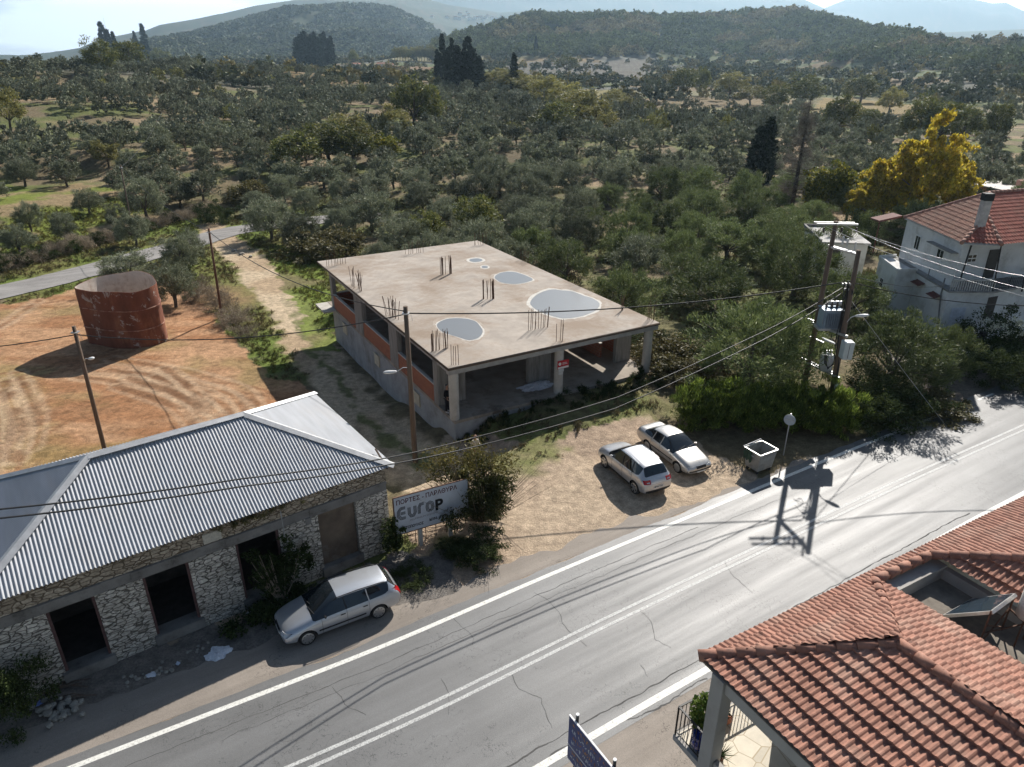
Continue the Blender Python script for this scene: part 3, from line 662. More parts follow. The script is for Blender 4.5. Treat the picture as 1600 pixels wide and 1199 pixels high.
rebar(prow(704.5, 571, 715, 570.5, 4, .04) , 1.15, lean=.03)
rebar(prow(826, 517, 857, 511, 11, .06), 1.3); rebar(prow(870, 533, 881, 533, 4, .08), 1.25, lean=.03)
rebar(prow(969, 486, 976, 484, 5, .08), 1.0); rebar(prow(1012, 499, 1021, 501, 6, .07), 1.2)
rebar(prow(890, 440, 906, 449, 8, .03), 1.1, lean=.03); rebar(prow(814, 405, 826, 411, 8, .03), .9, lean=.03)
for (u0, v0, u1, v1) in ((692, 429, 704.5, 428), (756, 467.5, 771, 467)):
    a = lp(u0, v0); b_ = lp(u1, v1)
    rebar([(q[0] + random.gauss(0, .07), q[1] + random.gauss(0, .07)) for q in (a, b_) for _ in range(6)] + row(*a, *b_, 4), 1.35, .02, lean=.04)
# red for sale board on the middle column
sg = empty('board', (0, 0, 0)); sg.parent = cb; sg.name = 'sale_board'
mb = MB(); mb.box(7.15, 7.95, .03, .06, 2.33, 2.86); brd = mb.build('board', mat('red_board', (0.48, 0.02, 0.03), .5, var=.05), cb, bevel=.004); bpy.data.objects.remove(sg)
mb = MB(); mb.box(7.17, 7.93, .018, .028, 2.35, 2.46); mb.box(7.48, 7.84, .018, .028, 2.60, 2.63); mb.box(7.48, 7.78, .018, .028, 2.68, 2.71)
c = MB(); n_ = 24; P = [(7.30 + .1 * math.cos(2 * PI * k / n_), 2.66 + .1 * math.sin(2 * PI * k / n_)) for k in range(n_)]
mb.add([(p[0], .026, p[1]) for p in P] + [(p[0], .016, p[1]) for p in P], [tuple(range(n_, 2 * n_))] + [(i, (i + 1) % n_, n_ + (i + 1) % n_, n_ + i) for i in range(n_)])
mb.build('lettering', mat('white_print', (0.75, 0.73, 0.7), .5, var=.05), brd)
mb = MB(); mb.box(7.25, 7.62, .055, .065, 2.12, 2.30); mb.box(7.25, 7.55, .055, .065, 1.94, 2.08); mb.build('paper_notice', mat('paper', (0.6, 0.6, 0.58), .7, var=.08), cb)

# rain puddles with mineral rims
def smooth_loop(P, n=72):
    P = np.array(P); k = len(P); out = []
    for i in range(n):
        t = i * k / n; j = int(t); f = t - j
        p0, p1, p2, p3 = P[(j - 1) % k], P[j % k], P[(j + 1) % k], P[(j + 2) % k]
        out.append(.5 * ((2 * p1) + (-p0 + p2) * f + (2 * p0 - 5 * p1 + 4 * p2 - p3) * f * f + (-p0 + 3 * p1 - 3 * p2 + p3) * f ** 3))
    return np.array(out)
M_WATER = bpy.data.materials.new('puddle_water'); M_WATER.use_nodes = True
b = M_WATER.node_tree.nodes['Principled BSDF']; b.inputs['Base Color'].default_value = (0.15, 0.15, 0.148, 1); b.inputs['Roughness'].default_value = .34; b.inputs['Specular IOR Level'].default_value = .9; b.inputs['Coat Weight'].default_value = .25; b.inputs['Coat Roughness'].default_value = .03
M_DAMP = mat('damp_silt_margin', (0.33, 0.265, 0.21), .85, var=.16, scale=1.5, dirt=(0.41, 0.35, 0.29), dscale=.9, dlo=.45, dhi=.6)
M_RIM = mat('white_mineral_rim', (0.56, 0.53, 0.48), .9, var=.15, scale=4)
Z1 = lambda L_: [(560 + a / 5.45, 480 + b_ / 5.45) for a, b_ in L_]
Z6 = lambda L_: [(640 + a / 6.667, 360 + b_ / 6.667) for a, b_ in L_]
Z7 = lambda L_: [(800 + a / 6.667, 400 + b_ / 6.667) for a, b_ in L_]
def ell(cx, cy, rx, ry, n=10): return [(cx + rx * math.cos(2 * PI * k / n) * random.uniform(.94, 1.05), cy + ry * math.sin(2 * PI * k / n) * random.uniform(.94, 1.05)) for k in range(n)]
PUD = [(Z1([(655, 150), (710, 108), (790, 90), (900, 92), (1000, 115), (1045, 160), (1070, 210), (1035, 265), (950, 290), (850, 262), (760, 235), (690, 205)]), 'rain puddle on the flat roof, the one nearest the road and the front left corner', .94),
       (Z7([(165, 480), (250, 390), (400, 340), (520, 350), (640, 365), (760, 410), (860, 440), (940, 500), (910, 560), (850, 600), (720, 645), (560, 665), (450, 650), (300, 600), (200, 545)]), 'largest rain puddle on the flat roof with jagged white rim', .93),
       (Z6([(875, 485), (940, 440), (1060, 428), (1180, 455), (1295, 510), (1230, 545), (1100, 565), (960, 550), (900, 520)]), 'oval rain puddle on the flat roof behind the largest one', .94),
       (Z6(ell(690, 312, 98, 28)), 'small drying puddle far back on the flat roof', .70),
       (Z6(ell(783, 383, 50, 20)), 'tiniest drying puddle on the flat roof', .66)]
for i, (pts, lab, k) in enumerate(PUD):
    W_ = smooth_loop([tuple(G(u, v, 3.955)[:2]) for u, v in pts]); c = W_.mean(0); n_ = len(W_)
    wob = 1 + np.array([(vnoise(np.array([q * .35]), np.array([i * 9.]), 5)[0] - .5) * .07 + (vnoise(np.array([q * 1.3]), np.array([i * 5.]), 8)[0] - .5) * .045 for q in range(n_)])
    R0 = c + (W_ - c) * wob[:, None]; R1 = c + (W_ - c) * k * (1 + (wob[:, None] - 1) * .2)
    e_ = empty('puddle', (c[0], c[1], 3.955), 0, lab, 'puddle', 'rain puddles on the flat concrete roof')
    Rd = c + (R0 - c) * (1.12 + .35 * np.array([fbm(np.array([q * .17]), np.array([i * 3.]), 12, 3)[0] - .4 for q in range(n_)]))[:, None]
    Rd[-6:] = np.linspace(Rd[-7], Rd[0], 7)[1:]
    mb = MB(); mb.add([(p[0] - c[0], p[1] - c[1], -.003) for p in Rd], [tuple(range(n_))]); mb.build('damp_margin', M_DAMP, e_)
    mb = MB(); mb.add([(p[0] - c[0], p[1] - c[1], 0) for p in R0], [tuple(range(n_))]); mb.build('rim', M_RIM, e_)
    mb = MB(); mb.add([(p[0] - c[0], p[1] - c[1], .005) for p in R1], [tuple(range(n_))]); mb.build('water', M_WATER, e_)

# crumpled white sheet lying on the porch floor
def crumple(name, loc, rx_, ry_, hgt, m, label, cat, seed=0, rz=0, parts=26):
    rs = np.random.RandomState(seed); n = parts; U, Vv = np.meshgrid(np.linspace(-1, 1, n), np.linspace(-1, 1, n))
    r_ = np.hypot(U, Vv); k = np.maximum(np.abs(U), np.abs(Vv)) / np.maximum(r_, 1e-6)
    U2, V2 = U * k, Vv * k
    nn = fbm(U * 3 + seed * 7, Vv * 3, 5, 4); edge = 1 + (fbm(np.arctan2(Vv, U) * 1.5 + seed, r_ * 0, 9, 3) - .5) * .8
    Z = (1 - r_.clip(0, 1) ** 2) * hgt * .5 + np.abs(nn - .5) * hgt * 2.4 * (1 - r_.clip(0, 1) * .6) + .012
    V = np.stack([U2 * rx_ * edge, V2 * ry_ * edge, Z], -1).reshape(-1, 3)
    i = np.arange(n - 1)[:, None] * n; j = np.arange(n - 1)[None]
    F = np.stack([i + j, i + j + 1, i + n + j + 1, i + n + j], -1).reshape(-1, 4)
    o = link(name, np_mesh(name, V, F, False), m, None, loc, rz); tag(o, label, cat); return o
M_PLASTIC = mat('white_plastic_sheet', (0.62, 0.64, 0.68), .45, var=.15, scale=5)
p = G(838, 604, .62); crumple('plastic_sheet', (p.x, p.y, .62), 1.15, .55, .22, M_PLASTIC, 'crumpled white plastic sheet on the porch floor behind the middle column', 'plastic sheet', 3, BANG)
# ------------------------------------------------------------------ old stone building with corrugated roof
SE = 4.2
SB = np.array([-4.89, 24.81]); SANG = math.radians(36.25); SEX = np.array([math.cos(SANG), math.sin(SANG)]); SEY = np.array([-SEX[1], SEX[0]])
sb = empty('stone_building', (SB[0], SB[1], 0), SANG, 'old stone building with hipped corrugated roof and open doorways beside the silver estate car', 'building')
def stonemat(name, c1, c2, mortar, sc=3.5, seed=0.0):
    m = bpy.data.materials.new(name); m.use_nodes = True
    t = m.node_tree; N = t.nodes; L = t.links; b = N['Principled BSDF']; b.inputs['Roughness'].default_value = .92; b.inputs['Specular IOR Level'].default_value = .2
    tc = N.new('ShaderNodeTexCoord'); mp = N.new('ShaderNodeMapping'); mp.inputs['Scale'].default_value = (1, 1, 2.3); mp.inputs['Location'].default_value = (seed, seed, 0)
    L.new(tc.outputs['Object'], mp.inputs[0])
    nn = N.new('ShaderNodeTexNoise'); nn.inputs['Scale'].default_value = 2.5; nn.inputs['Detail'].default_value = 3; L.new(mp.outputs[0], nn.inputs['Vector'])
    s_ = N.new('ShaderNodeVectorMath'); s_.operation = 'SCALE'; s_.inputs[3].default_value = .12; L.new(nn.outputs['Color'], s_.inputs[0])
    ad = N.new('ShaderNodeVectorMath'); L.new(mp.outputs[0], ad.inputs[0]); L.new(s_.outputs[0], ad.inputs[1])
    v1 = N.new('ShaderNodeTexVoronoi'); v1.feature = 'DISTANCE_TO_EDGE'; v1.inputs['Scale'].default_value = sc; v1.inputs['Randomness'].default_value = .8
    v2 = N.new('ShaderNodeTexVoronoi'); v2.inputs['Scale'].default_value = sc; v2.inputs['Randomness'].default_value = .8
    L.new(ad.outputs[0], v1.inputs['Vector']); L.new(ad.outputs[0], v2.inputs['Vector'])
    r = N.new('ShaderNodeMapRange'); r.inputs[1].default_value = .03; r.inputs[2].default_value = .07; L.new(v1.outputs[0], r.inputs[0])
    cr = N.new('ShaderNodeMix'); cr.data_type = 'RGBA'; cr.inputs[6].default_value = (*c1, 1); cr.inputs[7].default_value = (*c2, 1)
    sp = N.new('ShaderNodeSeparateColor'); L.new(v2.outputs['Color'], sp.inputs[0]); L.new(sp.outputs[0], cr.inputs[0])
    gr = N.new('ShaderNodeTexNoise'); gr.inputs['Scale'].default_value = 12; gr.inputs['Detail'].default_value = 8; L.new(tc.outputs['Object'], gr.inputs['Vector'])
    gm_ = N.new('ShaderNodeMapRange'); gm_.inputs[1].default_value = .3; gm_.inputs[2].default_value = .7; gm_.inputs[3].default_value = .65; gm_.inputs[4].default_value = 1.2; L.new(gr.outputs[0], gm_.inputs[0])
    mm = N.new('ShaderNodeMix'); mm.data_type = 'RGBA'; mm.blend_type = 'MULTIPLY'; mm.inputs[0].default_value = 1; L.new(cr.outputs[2], mm.inputs[6]); L.new(gm_.outputs[0], mm.inputs[7])
    mo = N.new('ShaderNodeMix'); mo.data_type = 'RGBA'; mo.inputs[6].default_value = (*mortar, 1); L.new(r.outputs[0], mo.inputs[0]); L.new(mm.outputs[2], mo.inputs[7])
    L.new(mo.outputs[2], b.inputs['Base Color'])
    bp = N.new('ShaderNodeBump'); bp.inputs['Strength'].default_value = .9; bp.inputs['Distance'].default_value = .05; L.new(r.outputs[0], bp.inputs['Height']); L.new(bp.outputs[0], b.inputs['Normal'])
    return m
M_STONE = stonemat('rubble_stone', (0.66, 0.61, 0.53), (0.44, 0.40, 0.34), (0.13, 0.115, 0.095))
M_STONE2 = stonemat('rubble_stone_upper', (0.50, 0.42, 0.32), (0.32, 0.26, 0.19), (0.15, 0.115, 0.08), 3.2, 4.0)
M_LINT = mat('mouldy_lintel_concrete', (0.24, 0.225, 0.205), .95, var=.25, scale=3, dirt=(0.09, 0.08, 0.07), dscale=1.5, dlo=.45, dhi=.7, bump=.4, bscale=15)
M_INSHADE = mat('painted_interior_shade', (0.07, 0.06, 0.052), .95, var=.3)  # near-black colour holds the indoor shade seen through door openings
M_REDWOOD = mat('red_painted_wood', (0.11, 0.06, 0.055), .8, var=.3, scale=6)
LEN, DEP = 14.3, 8.3
y0, y1 = .22, .72       # front wall thickness
doors = [(-12.42, -11.02), (-9.55, -8.04), (-6.4, -4.78), (-3.22, -1.62)]
mb = MB()
xs = [-LEN + .2] + [q for d in doors for q in d] + [-.2]
for i in range(0, len(xs), 2): mb.box(xs[i], xs[i + 1], y0, y1, -.6, 3.0)
mb.box(-.7, -.2, y1, DEP - .75, -2.8, 3.0); mb.box(-LEN + .2, -LEN + .7, y1, DEP - .75, -2.8, 3.0); mb.box(-LEN + .2, -.2, DEP - .75, DEP - .25, -3, 3.0)
mb.build('wall', M_STONE, sb)
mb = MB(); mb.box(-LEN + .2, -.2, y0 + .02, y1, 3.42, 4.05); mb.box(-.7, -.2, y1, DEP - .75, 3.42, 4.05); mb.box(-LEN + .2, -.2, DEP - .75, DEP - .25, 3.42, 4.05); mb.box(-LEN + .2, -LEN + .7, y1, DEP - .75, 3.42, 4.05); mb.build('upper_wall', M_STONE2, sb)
mb = MB(); mb.box(-LEN + .19, -.19, y0 - .015, y1 - .1, 3.3, 3.417); mb.box(-LEN + .21, -.21, y0 + .01, y1 - .1, 3.003, 3.297)
for d in doors: mb.box(d[0] - .28, d[1] + .28, y0 - .03, y1 - .11, 3.004, 3.296)
for d in doors: mb.box(d[0] - .3, d[1] + .3, y0 - .045, y0 - .018, 3.02, 3.40)
mb.build('lintel', M_LINT, sb, bevel=.008)
mb = MB(); mb.box(-LEN + .72, -.72, y1 + .01, DEP - .77, .28, .36); mb.build('floor', M_INSHADE, sb)
mb = MB(); mb.box(-LEN + .72, -.72, 3.2, 3.3, .361, 3.3); mb.build('inner_wall', M_INSHADE, sb)
for d in doors[:3]:
    mb = MB(); mb.box(d[0], d[0] + .09, y0 + .05, y0 + .2, .4, 3.0); mb.box(d[1] - .09, d[1], y0 + .05, y0 + .2, .4, 3.0)
    mb.build('door_frame', M_REDWOOD, sb)
for d in doors:
    mb = MB(); mb.box(d[0] - .1, d[1] + .1, y0 - .12, y1, .0, .42); mb.build('door_step', M_LINT, sb, bevel=.02)
sh = MB(); d = doors[3]
zz = .44
while zz < 2.98: sh.box(d[0] + .02, d[1] - .02, y0 + .16, y0 + .185, zz, zz + .052); sh.box(d[0] + .02, d[1] - .02, y0 + .165, y0 + .19, zz + .054, zz + .066); zz += .068
sh.build('roller_shutter', mat('dull_brown_metal_shutter', (0.16, 0.125, 0.095), .55, .3, var=.3, scale=1.6, dirt=(0.3, 0.28, 0.26), dscale=.9, dlo=.55, dhi=.8), sb)
# plaque, meter box and conduit
mb = MB(); mb.box(-7.42, -6.78, y0 - .01, y0 + .03, 3.46, 3.86); pl = mb.build('stone_plaque', mat('pale_plaque', (0.5, 0.46, 0.38), .8, var=.2, scale=12), sb, bevel=.01)
mb = MB(); mb.box(-4.5, -4.22, y0 - .12, y0 - .001, 1.35, 1.78); mt_ = mb.build('meter_box', mat('pale_grey_metal', (0.45, 0.46, 0.46), .5, var=.1), sb, bevel=.01)
mb = MB(); mb.box(-4.43, -4.29, y0 - .126, y0 - .122, 1.52, 1.70); mb.build('glass_window', mat('black_glass', (0.02, 0.02, 0.02), .15), mt_)
mb = MB(); mb.tube([(-4.6, y0 - .03, 3.75), (-4.6, y0 - .03, 2.6), (-4.4, y0 - .04, 1.78)], .02, 6); mb.build('conduit', mat('grey_conduit', (0.4, 0.4, 0.39), .6), sb)
mb = MB(); mb.box(-3.72, -3.5, y0 - .03, y0 + .02, 2.72, 3.02); mb.build('small_box', M_LINT, sb)
# corrugated iron, true corrugation
ZR = 6.2; A1 = (-4.4, 4.1, ZR); A2 = (-10.0, 4.0, ZR); FR = (.1, -.02, SE); FL = (-LEN, -.02, SE); BR_ = (.1, DEP + .1, SE); BL_ = (-LEN, DEP + .1, SE)
def corr_patch(poly, adir, pitch_w, amp, res=6, rows_n=14, prof='sin'):
    P = [Vector(p) for p in poly]; n = (P[1] - P[0]).cross(P[2] - P[0]).normalized()
    if n.z < 0: n = -n
    a = Vector(adir); a = (a - n * a.dot(n)).normalized(); b_ = n.cross(a)
    if b_.z < 0: b_ = -b_
    ca = [(p - P[0]).dot(a) for p in P]; cb_ = [(p - P[0]).dot(b_) for p in P]
    na_ = int((max(ca) - min(ca)) / (pitch_w / res)) + 2; A_s = min(ca) + np.arange(na_ + 1) * pitch_w / res; B_s = np.linspace(min(cb_) - .02, max(cb_) + .02, rows_n + 1)
    AAm, BBm = np.meshgrid(A_s, B_s); w = amp * np.sin(2 * PI * AAm / pitch_w) + amp * .25 * np.sin(AAm * 1.7 + BBm * .6)
    V = np.array(P[0])[None] + AAm.reshape(-1, 1) * np.array(a) + BBm.reshape(-1, 1) * np.array(b_) + w.reshape(-1, 1) * np.array(n)
    i = np.arange(rows_n)[:, None] * (na_ + 1); j = np.arange(na_)[None]
    F = np.stack([i + j, i + j + 1, i + na_ + 2 + j, i + na_ + 1 + j], -1).reshape(-1, 4)
    return clip_mesh(np_mesh('roof_sheet', V, F, True), poly, n)
def clip_mesh(me, poly, n):
    bm = bmesh.new(); bm.from_mesh(me); P = [Vector(p) for p in poly]; c = sum(P, Vector()) / len(P)
    for p, q in zip(P, P[1:] + P[:1]):
        m_ = (q - p).cross(Vector((0, 0, 1))).normalized()
        if m_.dot(c - p) > 0: m_ = -m_
        bmesh.ops.bisect_plane(bm, geom=bm.verts[:] + bm.edges[:] + bm.faces[:], plane_co=p, plane_no=m_, clear_outer=True)
    bm.to_mesh(me); bm.free(); return me
M_ZINC = mat('galvanised_sheet', (0.40, 0.41, 0.43), .6, .05, var=.12, scale=2.0, stretch=(1.5, .2, 1), spec=.25, dirt=(0.42, 0.40, 0.38), dscale=1.2, dlo=.5, dhi=.8)
for poly, ad in (((FL, FR, A1, A2), (1, 0, 0)), ((FR, BR_, A1), (0, 1, 0)), ((BR_, BL_, A2, A1), (1, 0, 0)), ((BL_, FL, A2), (0, 1, 0))):
    link('roof_sheet', corr_patch(poly, ad, .125, .021), M_ZINC, sb)
mb = MB()
def cap(a, b_, w=.19):
    a, b_ = Vector(a), Vector(b_); d = (b_ - a).normalized(); s_ = d.cross(Vector((0, 0, 1))).normalized(); up = s_.cross(d); o = up * .055
    q = [a - s_ * w + o - Vector((0, 0, .06)), a + o * 1.5, a + s_ * w + o - Vector((0, 0, .06)), b_ - s_ * w + o - Vector((0, 0, .06)), b_ + o * 1.5, b_ + s_ * w + o - Vector((0, 0, .06))]
    mb.add([tuple(x) for x in q] + [tuple(x - Vector((0, 0, .012))) for x in q], [(0, 1, 4, 3), (1, 2, 5, 4), (9, 10, 7, 6), (10, 11, 8, 7), (0, 3, 9, 6), (2, 8, 11, 5)])
cap(A1, A2); cap(A1, FR); cap(A1, BR_); cap(A2, FL); cap(A2, BL_)
mb.build('ridge_flashing', mat('dull_zinc_flashing', (0.5, 0.5, 0.5), .5, .7, var=.15, scale=3), sb)
mb = MB()
for k in range(24):
    x = -LEN + .3 + k * .6; mb.bar((x, .0, SE - .07), (x, 1.0, SE + .40), .06)
mb.build('rafter_ends', mat('old_dark_timber', (0.1, 0.07, 0.05), .9), sb)
# mortar and plants clinging under the eave
# ------------------------------------------------------------------ tiled roofs
def tile_patch(poly, adir, tw=.165, course=.38, amp=.03, lift=.075, res=6, sub=3, phase=0):
    P = [Vector(p) for p in poly]; n = (P[1] - P[0]).cross(P[2] - P[0]).normalized()
    if n.z < 0: n = -n
    a = Vector(adir); a = (a - n * a.dot(n)).normalized(); b_ = n.cross(a)
    if b_.z < 0: b_ = -b_; 
    ca = [(p - P[0]).dot(a) for p in P]; cb_ = [(p - P[0]).dot(b_) for p in P]
    a0 = math.floor(min(ca) / tw) * tw; na_ = int(math.ceil((max(ca) - a0) / (tw / res))) + 1
    A_s = a0 + np.arange(na_ + 1) * tw / res
    b0 = math.floor(min(cb_) / course) * course; nc = int(math.ceil((max(cb_) - b0) / course)) + 1
    fr_ = np.concatenate([[0.0], np.linspace(0.03, 1.0, sub)[:-1], [.985]]) if sub > 1 else np.array([0.0, .985])
    B_s = (b0 + (np.arange(nc)[:, None] + fr_[None]) * course).ravel(); LF = np.tile(1 - fr_, nc)
    AAm, BBm = np.meshgrid(A_s, B_s); x = AAm / tw + phase
    ci = np.floor(BBm / course + 1e-6); ti = np.floor(x)
    rnd = (_h(ti, ci, 3) - .5)
    prof = (0.5 + 0.5 * np.cos(2 * PI * x)) ** .8
    prof = prof + .42 * np.exp(-(((x % 1) - .5) / .13) ** 2)
    w = amp * prof * 2 + lift * LF[:, None] + rnd * .008 + .01
    AAm = AAm + (_h(ti, ci, 8) - .5) * .012
    V = np.array(P[0])[None] + AAm.reshape(-1, 1) * np.array(a) + BBm.reshape(-1, 1) * np.array(b_) + w.reshape(-1, 1) * np.array(n)
    rows_n = len(B_s) - 1
    i = np.arange(rows_n)[:, None] * (na_ + 1); j = np.arange(na_)[None]
    F = np.stack([i + j, i + j + 1, i + na_ + 2 + j, i + na_ + 1 + j], -1).reshape(-1, 4)
    return clip_mesh(np_mesh('roof_tiles', V, F, False), poly, n)
def tilemat(name, c, dark, pale, tw, course):
    """clay tile: every tile its own tone, lichen and soot stains"""
    m = mat(name, c, .8, var=.14, scale=9, dirt=dark, dscale=3.2, dlo=.56, dhi=.74, spec=.3)
    t = m.node_tree; N = t.nodes; L = t.links; b = N['Principled BSDF']; src = b.inputs['Base Color'].links[0].from_socket
    tc = N.new('ShaderNodeTexCoord'); n = N.new('ShaderNodeTexVoronoi'); n.inputs['Scale'].default_value = 1 / tw; L.new(tc.outputs['Object'], n.inputs['Vector'])
    sp = N.new('ShaderNodeSeparateColor'); L.new(n.outputs['Color'], sp.inputs[0])
    r = N.new('ShaderNodeMapRange'); r.inputs[3].default_value = .8; r.inputs[4].default_value = 1.18; L.new(sp.outputs[0], r.inputs[0])
    mx = N.new('ShaderNodeMix'); mx.data_type = 'RGBA'; mx.blend_type = 'MULTIPLY'; mx.inputs[0].default_value = 1; L.new(src, mx.inputs[6]); L.new(r.outputs[0], mx.inputs[7])
    n2 = N.new('ShaderNodeTexNoise'); n2.inputs['Scale'].default_value = 1.1; n2.inputs['Detail'].default_value = 6; L.new(tc.outputs['Object'], n2.inputs['Vector'])
    r2 = N.new('ShaderNodeMapRange'); r2.inputs[1].default_value = .5; r2.inputs[2].default_value = .75; r2.inputs[4].default_value = .55; L.new(n2.outputs[0], r2.inputs[0])
    m2 = N.new('ShaderNodeMix'); m2.data_type = 'RGBA'; m2.inputs[7].default_value = (*pale, 1); L.new(r2.outputs[0], m2.inputs[0]); L.new(mx.outputs[2], m2.inputs[6]); L.new(m2.outputs[2], b.inputs['Base Color'])
    return m
def ridge_tiles(segs, parent, m, r=.12, step=.4, name='ridge_tiles', lift=.05):
    mb = MB()
    for a, b_ in segs:
        a, b_ = Vector(a), Vector(b_); L_ = (b_ - a).length; d = (b_ - a) / L_; n = max(1, int(L_ / step)); st = L_ / n
        for k in range(n):
            p = a + d * st * k + Vector((0, 0, lift)); q = a + d * st * (k + 1.12) + Vector((0, 0, lift))
            mb.tube([p, q], [r * 1.1, r * .92], 10)
    o = mb.build(name, m, parent)
    for p in o.data.polygons: p.use_smooth = len(p.vertices) == 4
    return o
M_TILE = tilemat('terracotta_tile', (0.36, 0.178, 0.125), (0.15, 0.075, 0.055), (0.5, 0.34, 0.26), .21, .38)
M_TILER = tilemat('terracotta_ridge', (0.34, 0.17, 0.12), (0.11, 0.07, 0.055), (0.42, 0.25, 0.18), .3, .4)
M_RENDER = mat('grey_render', (0.42, 0.40, 0.37), .9, var=.12, scale=2, dirt=(0.3, 0.28, 0.25), dscale=1)
M_BLACKIRON = mat('dark_iron', (0.03, 0.03, 0.03), .5, .6, var=.2)
# near house at the bottom right: a hip roof next to a sunken flat roof
HZ = 6.5
C0 = G(1091, 1027, HZ); C1 = G(1598, 780, HZ)
he = Vector((C1.x - C0.x, C1.y - C0.y, 0)).normalized(); hn = Vector((he.y, -he.x, 0))      # along the street, and away from it
nh = empty('tiled_house', (C0.x, C0.y, 0), math.atan2(he.y, he.x), 'house with terracotta hip roofs round a sunken flat roof, nearest building below the road', 'house')
def hp(e, n, z): return (e, -n, z)     # local frame: x along the street, -y away from it
TA = .40
eA, nA = 3.35, 2.57; zA = HZ + TA * nA
vC0 = hp(0, 0, HZ); vA = hp(eA, nA, zA); vA2 = hp(eA, 11.5, zA); vL2 = hp(0, 11.5, HZ)
eB, nB = 5.80, .40; zB = HZ + TA * nB + .03
vB = hp(eB, nB, zB); eD, nD = 8.05, .47; vD = hp(eD, nD, HZ + TA * nD + .03)
nF = 3.1; eF = 9.75; vE = hp(eF, nF, HZ + TA * nF)
vE2 = hp(eF, 11.5, HZ + TA * nF); vCr = hp(22, 0, HZ); vEr = hp(19, nF, HZ + TA * nF)
link('roof_tiles', tile_patch((vC0, hp(eB + .3, 0, HZ), vB, vA), (1, 0, 0)), M_TILE, nh)
link('roof_tiles', tile_patch((hp(eB + .3, 0, HZ), hp(eD - .1, 0, HZ), vD, vB), (1, 0, 0)), M_TILE, nh)
link('roof_tiles', tile_patch((hp(eD - .1, 0, HZ), vCr, vEr, vE, vD), (1, 0, 0)), M_TILE, nh)
link('roof_tiles', tile_patch((vL2, vC0, vA, vA2), (0, 1, 0)), M_TILE, nh)
slopeR = (zA - HZ + .12) / (6.9 - eA)
def rs(e, n): return hp(e, n, zA - slopeR * (e - eA))
link('roof_tiles', tile_patch((vA, vB, rs(6.05, 1.2), rs(6.1, 11.5), vA2), (0, 1, 0)), M_TILE, nh)
vL = hp(eD + .05, nD + .1, HZ + .1)
link('roof_tiles', tile_patch((vD, vE, vE2, hp(eD, 11.5, HZ + TA * nD)), (0, 1, 0)), M_TILE, nh)
ridge_tiles([(vC0, vA), (vA, vB), (vB, vD), (vD, vE), (vA, vA2), (vE, vEr), (vE, vE2)], nh, M_TILER, .13, .42)
mb = MB()
mb.box(3.1, 21, -.45, -.2, 2.9, HZ - .1)        # street wall
mb.box(.361, 3.09, -.45, -.2, HZ - .4, HZ - .1)
mb.box(3.1, 3.3, -11.4, -.45, 3.45, HZ - .1)
mb.box(.35, 21, -.45, -.2, 0, 2.9)
mb.build('wall', M_RENDER, nh)
mb = MB(); mb.slab([hp(.05, .03, HZ - .04), hp(eA, nA + .0, zA - .05), hp(eA, 11.4, zA - .05), hp(.05, 11.4, HZ - .04)], .1); mb.slab([hp(.05, .03, HZ - .04), hp(eB, .05, HZ - .04), hp(eB, nB, zB - .06), hp(eA, nA, zA - .06)], .1); mb.build('soffit', mat('old_soffit', (0.2, 0.17, 0.14), .9), nh)
mb = MB(); mb.box(eB + .15, eD + .15, -11.4, -.85, HZ - .5, HZ - .35); mb.build('sunken_flat_roof', mat('weathered_flat_roof', (0.2, 0.175, 0.145), .95, var=.3, scale=3, dirt=(0.45, 0.43, 0.4), dscale=26, dlo=.68, dhi=.72), nh)
mb = MB(); mb.box(eB + .0, eB + .15, -11.4, -.62, HZ - .5, HZ - .02); mb.box(eB + .15, eD + .3, -.85, -.5, HZ - .5, HZ + .05); mb.box(eD + .15, eD + .35, -11.4, -.85, HZ - .5, HZ - .02); mb.build('parapet', M_RENDER, nh)
# balcony with stone floor, rail and pots
BZ = 3.3
mb = MB(); mb.box(.08, 4.0, -11.2, .52, BZ - .2, BZ); mb.build('balcony_slab', M_RENDER, nh, bevel=.01)
def flag():
    m = mat('crazy_paving', (0.62, 0.56, 0.45), .7, var=.08, scale=4); t = m.node_tree; N = t.nodes; L = t.links; b = N['Principled BSDF']; src = b.inputs['Base Color'].links[0].from_socket
    tc = N.new('ShaderNodeTexCoord'); v = N.new('ShaderNodeTexVoronoi'); v.feature = 'DISTANCE_TO_EDGE'; v.inputs['Scale'].default_value = 1.9; L.new(tc.outputs['Object'], v.inputs['Vector'])
    v2 = N.new('ShaderNodeTexVoronoi'); v2.inputs['Scale'].default_value = 1.9; L.new(tc.outputs['Object'], v2.inputs['Vector']); sp = N.new('ShaderNodeSeparateColor'); L.new(v2.outputs['Color'], sp.inputs[0])
    rr_ = N.new('ShaderNodeMapRange'); rr_.inputs[3].default_value = .82; rr_.inputs[4].default_value = 1.1; L.new(sp.outputs[0], rr_.inputs[0])
    m0 = N.new('ShaderNodeMix'); m0.data_type = 'RGBA'; m0.blend_type = 'MULTIPLY'; m0.inputs[0].default_value = 1; L.new(src, m0.inputs[6]); L.new(rr_.outputs[0], m0.inputs[7])
    r = N.new('ShaderNodeMapRange'); r.inputs[1].default_value = .012; r.inputs[2].default_value = .03; L.new(v.outputs[0], r.inputs[0])
    mx = N.new('ShaderNodeMix'); mx.data_type = 'RGBA'; mx.inputs[6].default_value = (0.4, 0.33, 0.22, 1); L.new(r.outputs[0], mx.inputs[0]); L.new(m0.outputs[2], mx.inputs[7]); L.new(mx.outputs[2], b.inputs['Base Color']); return m
mb = MB(); mb.box(.2, 3.99, -11.1, .45, BZ + .002, BZ + .02); mb.build('paving', flag(), nh)
